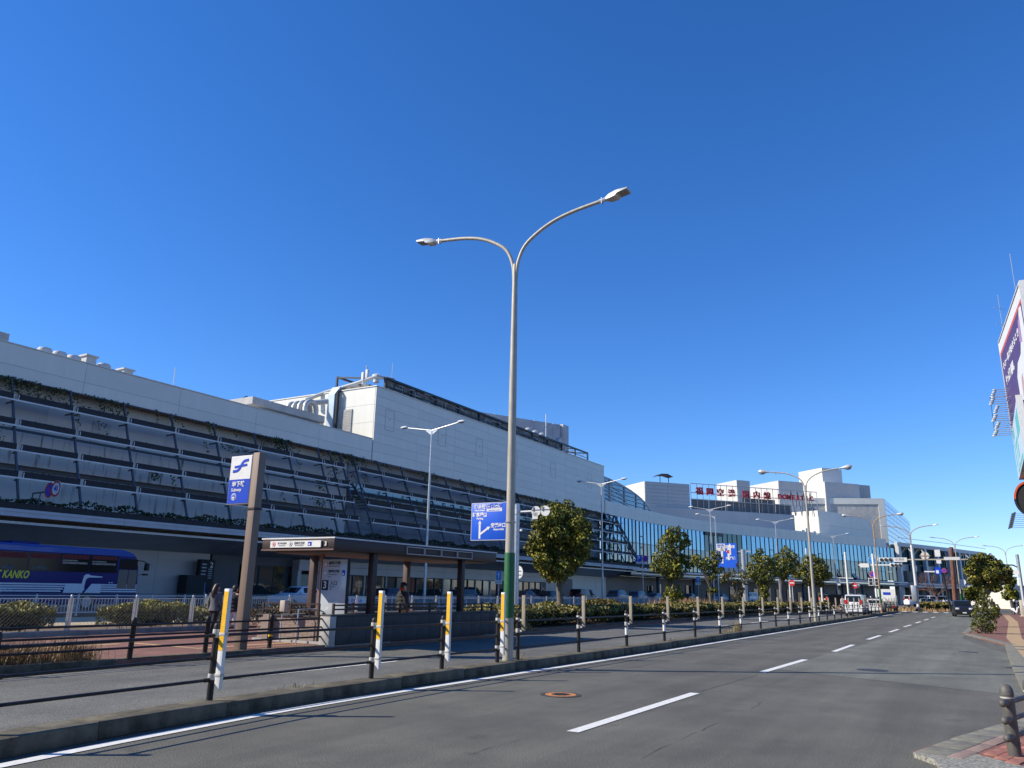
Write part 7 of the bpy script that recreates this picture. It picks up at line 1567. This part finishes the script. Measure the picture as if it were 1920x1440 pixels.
# ================================================================== RIGHT-HAND BUILDINGS AND BILLBOARDS
def onPl(px, py, D):
    d = ray(px, py); return Vector((0,0,EYE)) + d*((D-0)/d.dot(B))
FB = at(1873, 645, 72); NB = gz(1912, 532, FB.z); ab = FB-NB; LB = ab.length; tb = math.atan2(ab.y, ab.x); ab.normalize(); nb = Vector((-ab.y, ab.x, 0))
Bb = thing('billboard_building', 'roadside building with stacked purple and teal billboards cut by the right edge', 'building', (NB.x,NB.y,0), tb)
zT = FB.z; z_b1 = at(1897, 812, 72).z; H_b = zT-z_b1
mb = MB(); mb.box(.6, LB-.1, -14, -.7, 0, zT-.6); mb.build('body', mat('building_dark', (.10,.10,.105), .8, var=.2), Bb)
for k in range(5):
    for j in range(3):
        mb = MB(); u0 = 1.5+j*LB/3.2; mb.box(u0,u0+LB/4,-.7,-.66,2+k*3.1,4+k*3.1); mb.build('window', X['glass_dark'], Bb)
purple = mat('print_purple', (.085,.035,.12), .45, var=.12, scale=.6); skyp = mat('print_pale', (.50,.62,.68), .45, var=.06, scale=.6); tealp = mat('print_teal', (.12,.46,.44), .45, var=.08)
mb = MB(); mb.box(0,LB,-.4,0,z_b1,zT); b1 = mb.build('upper_billboard', purple, Bb)
def fl(m, u0, u1, z0, z1, par, nm='print_block', y=.006):
    mb = MB(); mb.box(u0,u1,y-.004,y,z0,z1); return mb.build(nm, m, par)
fl(X['white_dull'], 0, LB, zT-H_b*.11, zT, b1); fl(mat('print_red', (.55,.10,.06), .5, var=.05), 0, LB, zT-H_b*.145, zT-H_b*.112, b1)
letters('lettering', 'その一杯が始まるとき', H_b*.085, X['white'], b1, (LB*.96,.012,zT-H_b*.30), (-1,0,0), (0,1,0), .004, .02, align='LEFT', squeeze=LB*.72/(H_b*.085*10))
letters('lettering', 'やっぱり福岡。', H_b*.12, X['white'], b1, (LB*.93,.012,zT-H_b*.47), (-1,0,0), (0,1,0), .004, .03, align='LEFT', squeeze=LB*.42/(H_b*.12*7))
def fig(m, L, y): mb = MB(); mb.prism([(LB*(1-q),y,zT-H_b*f) for q, f in L], (0,.004,0)); mb.build('print_figure', m, b1)
fig(X['white_dull'], [(.50,.99),(.50,.62),(.58,.52),(.72,.50),(.78,.40),(.80,.24),(.86,.14),(.93,.16),(.95,.99)], .006); fig(mat('print_tan', (.45,.30,.28), .5, var=.2, scale=3), [(.60,.97),(.62,.70),(.68,.66),(.70,.97)], .012); fig(mat('print_mauve', (.35,.22,.36), .5, var=.2, scale=3), [(.74,.40),(.78,.22),(.84,.2),(.82,.44)], .012)
mb = MB(); mb.box(-.25,0,-.5,.1,z_b1,zT+.1); mb.box(LB,LB+.08,-.5,.06,z_b1,zT+.1); mb.build('edge_trim', X['white_dull'], Bb)
mb = MB(); mb.box(-.25,LB,-.5,.06,zT+.1,zT+.2); mb.build('edge_trim', X['white_dull'], Bb)
mb = MB()
for k in range(4): mb.tube([(-.3,-.4,zT-1.2-k*1.4),(-1.6,-.6,zT-1.2-k*1.4)], .09, 6)
mb.tube([(-.9,-.5,zT-6),(-.9,-.5,zT+.3)], .12, 6); mb.build('rear_frame', X['frame_dark'], Bb)
# lower teal board, a panel of its own below
F2 = at(1897, 812, 72); N2 = gz(1905.5, 745, F2.z); a2 = F2-N2; L2_ = a2.length; t2 = math.atan2(a2.y, a2.x); z2b = at(1910, 900, 72).z
Lb = thing('lower_billboard', 'pale blue billboard with teal lettering below the purple one', 'billboard', (N2.x,N2.y,0), t2)
mb = MB(); mb.box(0,L2_,-.35,0,z2b,F2.z); pb = mb.build('board', skyp, Lb)
hb_ = F2.z-z2b
for k, (a, b_, c, d) in enumerate(((.08,.30,.06,.26),(.10,.18,.34,.80),(.24,.55,.38,.48),(.30,.36,.48,.86),(.44,.54,.52,.78),(.15,.85,.88,.95),(.6,.9,.1,.5))): fl(tealp, L2_*(1-b_), L2_*(1-a), F2.z-hb_*d, F2.z-hb_*c, pb)
mb = MB(); mb.box(-.2,0,-.4,.06,z2b,F2.z+.15); mb.build('edge_trim', X['white_dull'], Lb)
mb = MB(); mb.box(.2,L2_,-3,-.36,z2b,F2.z-.2); mb.build('board_box', X['frame_dark'], Lb)
# round opening with orange rim under the boards
Pc = at(1931, 935, 70); Or = thing('round_opening', 'dark round shop opening with orange upper rim under the teal billboard', 'shop front', (Pc.x,Pc.y,0), RZ)
rr_ = (Pc - at(1906, 935, 70)).length
for a0, m in ((0, mat('frame_orange', (.62,.10,.02), .5, var=.06)), (math.pi, X['frame_dark'])):
    mb = MB(); n = 26; vs = []
    for i in range(n+1):
        an = a0+math.pi*i/n
        for r in (rr_, rr_*.88):
            for y in (-.3, .25): vs.append((-r*math.cos(an), y, Pc.z+r*1.3*math.sin(an)))
    mb.add(vs, [(i*4+a, i*4+b_, (i+1)*4+b_, (i+1)*4+a) for i in range(n) for a, b_ in ((0,1),(1,3),(3,2),(2,0))]); mb.build('round_frame', m, Or)
mb = MB(); mb.prism([(-rr_*.9*math.cos(2*math.pi*i/26), -.2, Pc.z+rr_*1.17*math.sin(2*math.pi*i/26)) for i in range(26)], (0,.05,0)); mb.build('dark_opening', X['dark'], Or)
# floodlights on arms in front of the boards
zM = at(1891, 765, 72).z; Fl = thing('floodlight_rack', 'rack of white floodlights on thin arms reaching out before the billboards', 'floodlights', (FB.x,FB.y,0), tb)
for row, (z, ln_) in enumerate(((at(1884,738,71).z,1.15),(at(1884,752,71).z,1.35),(at(1886,768,71).z,1.1),(at(1888,784,71).z,1.35),(at(1889,798,71).z,1.2),(at(1890,812,71).z,1.45))):
    for k in range(4):
        x = -.3-k*.85; zz = z+.02*k
        mb = MB(); mb.tube([(x,0,zz),(x,ln_,zz+.04)], .035, 6); mb.build('flood_arm', X['galv'], Fl, True)
        mb = MB(); mb.ell((x,ln_+.1,zz), (.09,.15,.09), 10, 6); mb.build('flood_lamp', X['lamp_head'] if k % 2 else X['white_dull'], Fl, True)
    mb = MB(); mb.tube([(-.3,ln_*.95,z),(-.3-3*.85,ln_*.95,z+.08)], .03, 6); mb.build('flood_rail', X['truss'], Fl)
mb = MB(); mb.tube([(-.3,ln_*.97,at(1884,738,71).z),(-.3,ln_*1.0,at(1890,812,71).z)], .03, 6); mb.build('flood_rail', X['truss'], Fl)
for px, py0, py1, Y, lb in ((1907,476,560,60,'thin whip aerial on top of the purple billboard'),(1884,553,640,70,'small yagi aerial behind the purple billboard edge')):
    q = at(px, py1, Y); q2 = at(px-9 if py0 < 500 else px-5, py0, Y); t = thing('aerial', lb, 'aerial', (q.x,q.y,q.z-.5), tb)
    d = q2-q; d = Vector((0,0,d.z)); mb = MB(); mb.tube([(0,0,0),(0,0,d.z+.5)], .03, 5); mb.build('mast', X['galv'], t)
    if py0 > 500:
        for f in (.35, .7): mb = MB(); mb.tube([(-.5,.5,d.z*f+.5),(.5,-.5,d.z*f+.5)], .02, 5); mb.build('aerial_bar', X['galv'], t)
# second lower rack further on
q = at(1921, 975, 80); t = thing('lamp_rack', 'small dark rack of slanted lamps low at the right edge', 'floodlights', (q.x,q.y,0), tb)
e0 = at(1893, 990, 80); e1_ = at(1899, 964, 80)
for k in range(8):
    f = k/7; p = e0.lerp(e1_, f); M = Matrix.Rotation(-tb, 3, 'Z'); a = M @ (p-Vector((q.x,q.y,0))); zz = a.z
    mb = MB(); mb.tube([(0,.0,zz+.1),(a.x,a.y,zz)], .02, 5); mb.build('flood_arm', X['galv'], t); mb = MB(); mb.bar((a.x,a.y+.12,zz-.05),(a.x,a.y-.28,zz+.16),.12,.16); mb.build('flood_lamp', X['truss'], t)
mb = MB(); mb.box(-.15,.15,-1.5,.0,q.z-.9,q.z+.5); mb.build('sign_side', X['sign_red'], t)
for px0, px1, py, Y, m, lb in ((1880,1912,1083,170,X['white_dull'],'white two storey shop far behind the corner pole'),(1862,1884,1100,180,X['beige_wall'],'low pale shop with yellow awning far right'),(1893,1925,1100,150,X['panel_w'],'small white kiosk building by the far crossing')):
    a = at(px0,1125,Y); b_ = at(px1,1125,Y); z = at(px0,py,Y).z; t = thing('shop_building', lb, 'building', (a.x,a.y,0), math.atan2(b_.y-a.y,b_.x-a.x)); w = (b_-a).length
    mb = MB(); mb.box(0,w,0,9,0,z); mb.build('wall', m, t); mb = MB(); mb.box(-.1,w+.1,-.1,9.1,z,z+.25); mb.build('roof', X['slab_grey'], t)
    for k in range(3): mb = MB(); mb.box(w*(.1+.3*k),w*(.3+.3*k),-.05,0,z*.5,z*.78); mb.build('window', X['glass_dark'], t); mb = MB(); mb.box(w*(.1+.3*k),w*(.3+.3*k),-.05,0,.2,z*.32); mb.build('window', X['glass_grey'], t)
    if Y == 180: mb = MB(); mb.box(0,w,-.8,0,z*.42,z*.5); mb.build('awning', mat('awning_yellow', (.6,.5,.06), .7, var=.05), t)
# unseen buildings; those across the road are added for reflections in the glass
for u0, u1, D0, D1, h_, m, lb in ((70,112,-40,-19,9,X['truss'],'lower dark parking building added for reflections, outside the right edge'),(118,165,-44,-22,12,X['truss'],'taller dark parking building added for reflections, outside the right edge'),(-30,10,-30,-14,10,X['slab_grey'],'grey block behind the camera on the right')):
    t = thing('unseen_building', lb, 'building', (0,0,0), TH); mb = MB(); mb.box(u0,u1,D0,D1,0,h_); mb.build('body', mat('unseen_building_dark', (.08,.08,.085), .8, var=.1), t)
    for k in range(int(h_/3)): mb = MB(); mb.box(u0-.1,u1+.1,D0-.1,D1+.1,k*3+1.9,k*3+3.0); mb.build('parapet', m, t)
# mobile antenna mast on the block roof
p = onPl(685, 727, 53.0); t = thing('antenna_mast', 'grey mobile phone antenna mast with two panels on the block roof', 'antenna', (p.x,p.y,21.4), TH)
mb = MB(); mb.tube([(0,0,0),(0,0,3.0)], .07, 8); mb.build('mast', X['galv'], t)
for x, z0 in ((-.55,.75),(.05,1.2)): mb = MB(); mb.box(x-.16,x+.16,-.25,.05,z0,z0+1.3); mb.build('panel', X['white_dull'], t, True, .04)
mb = MB(); mb.bar((-.5,0,1.4),(.1,0,1.5),.08); mb.build('bracket', X['galv'], t)
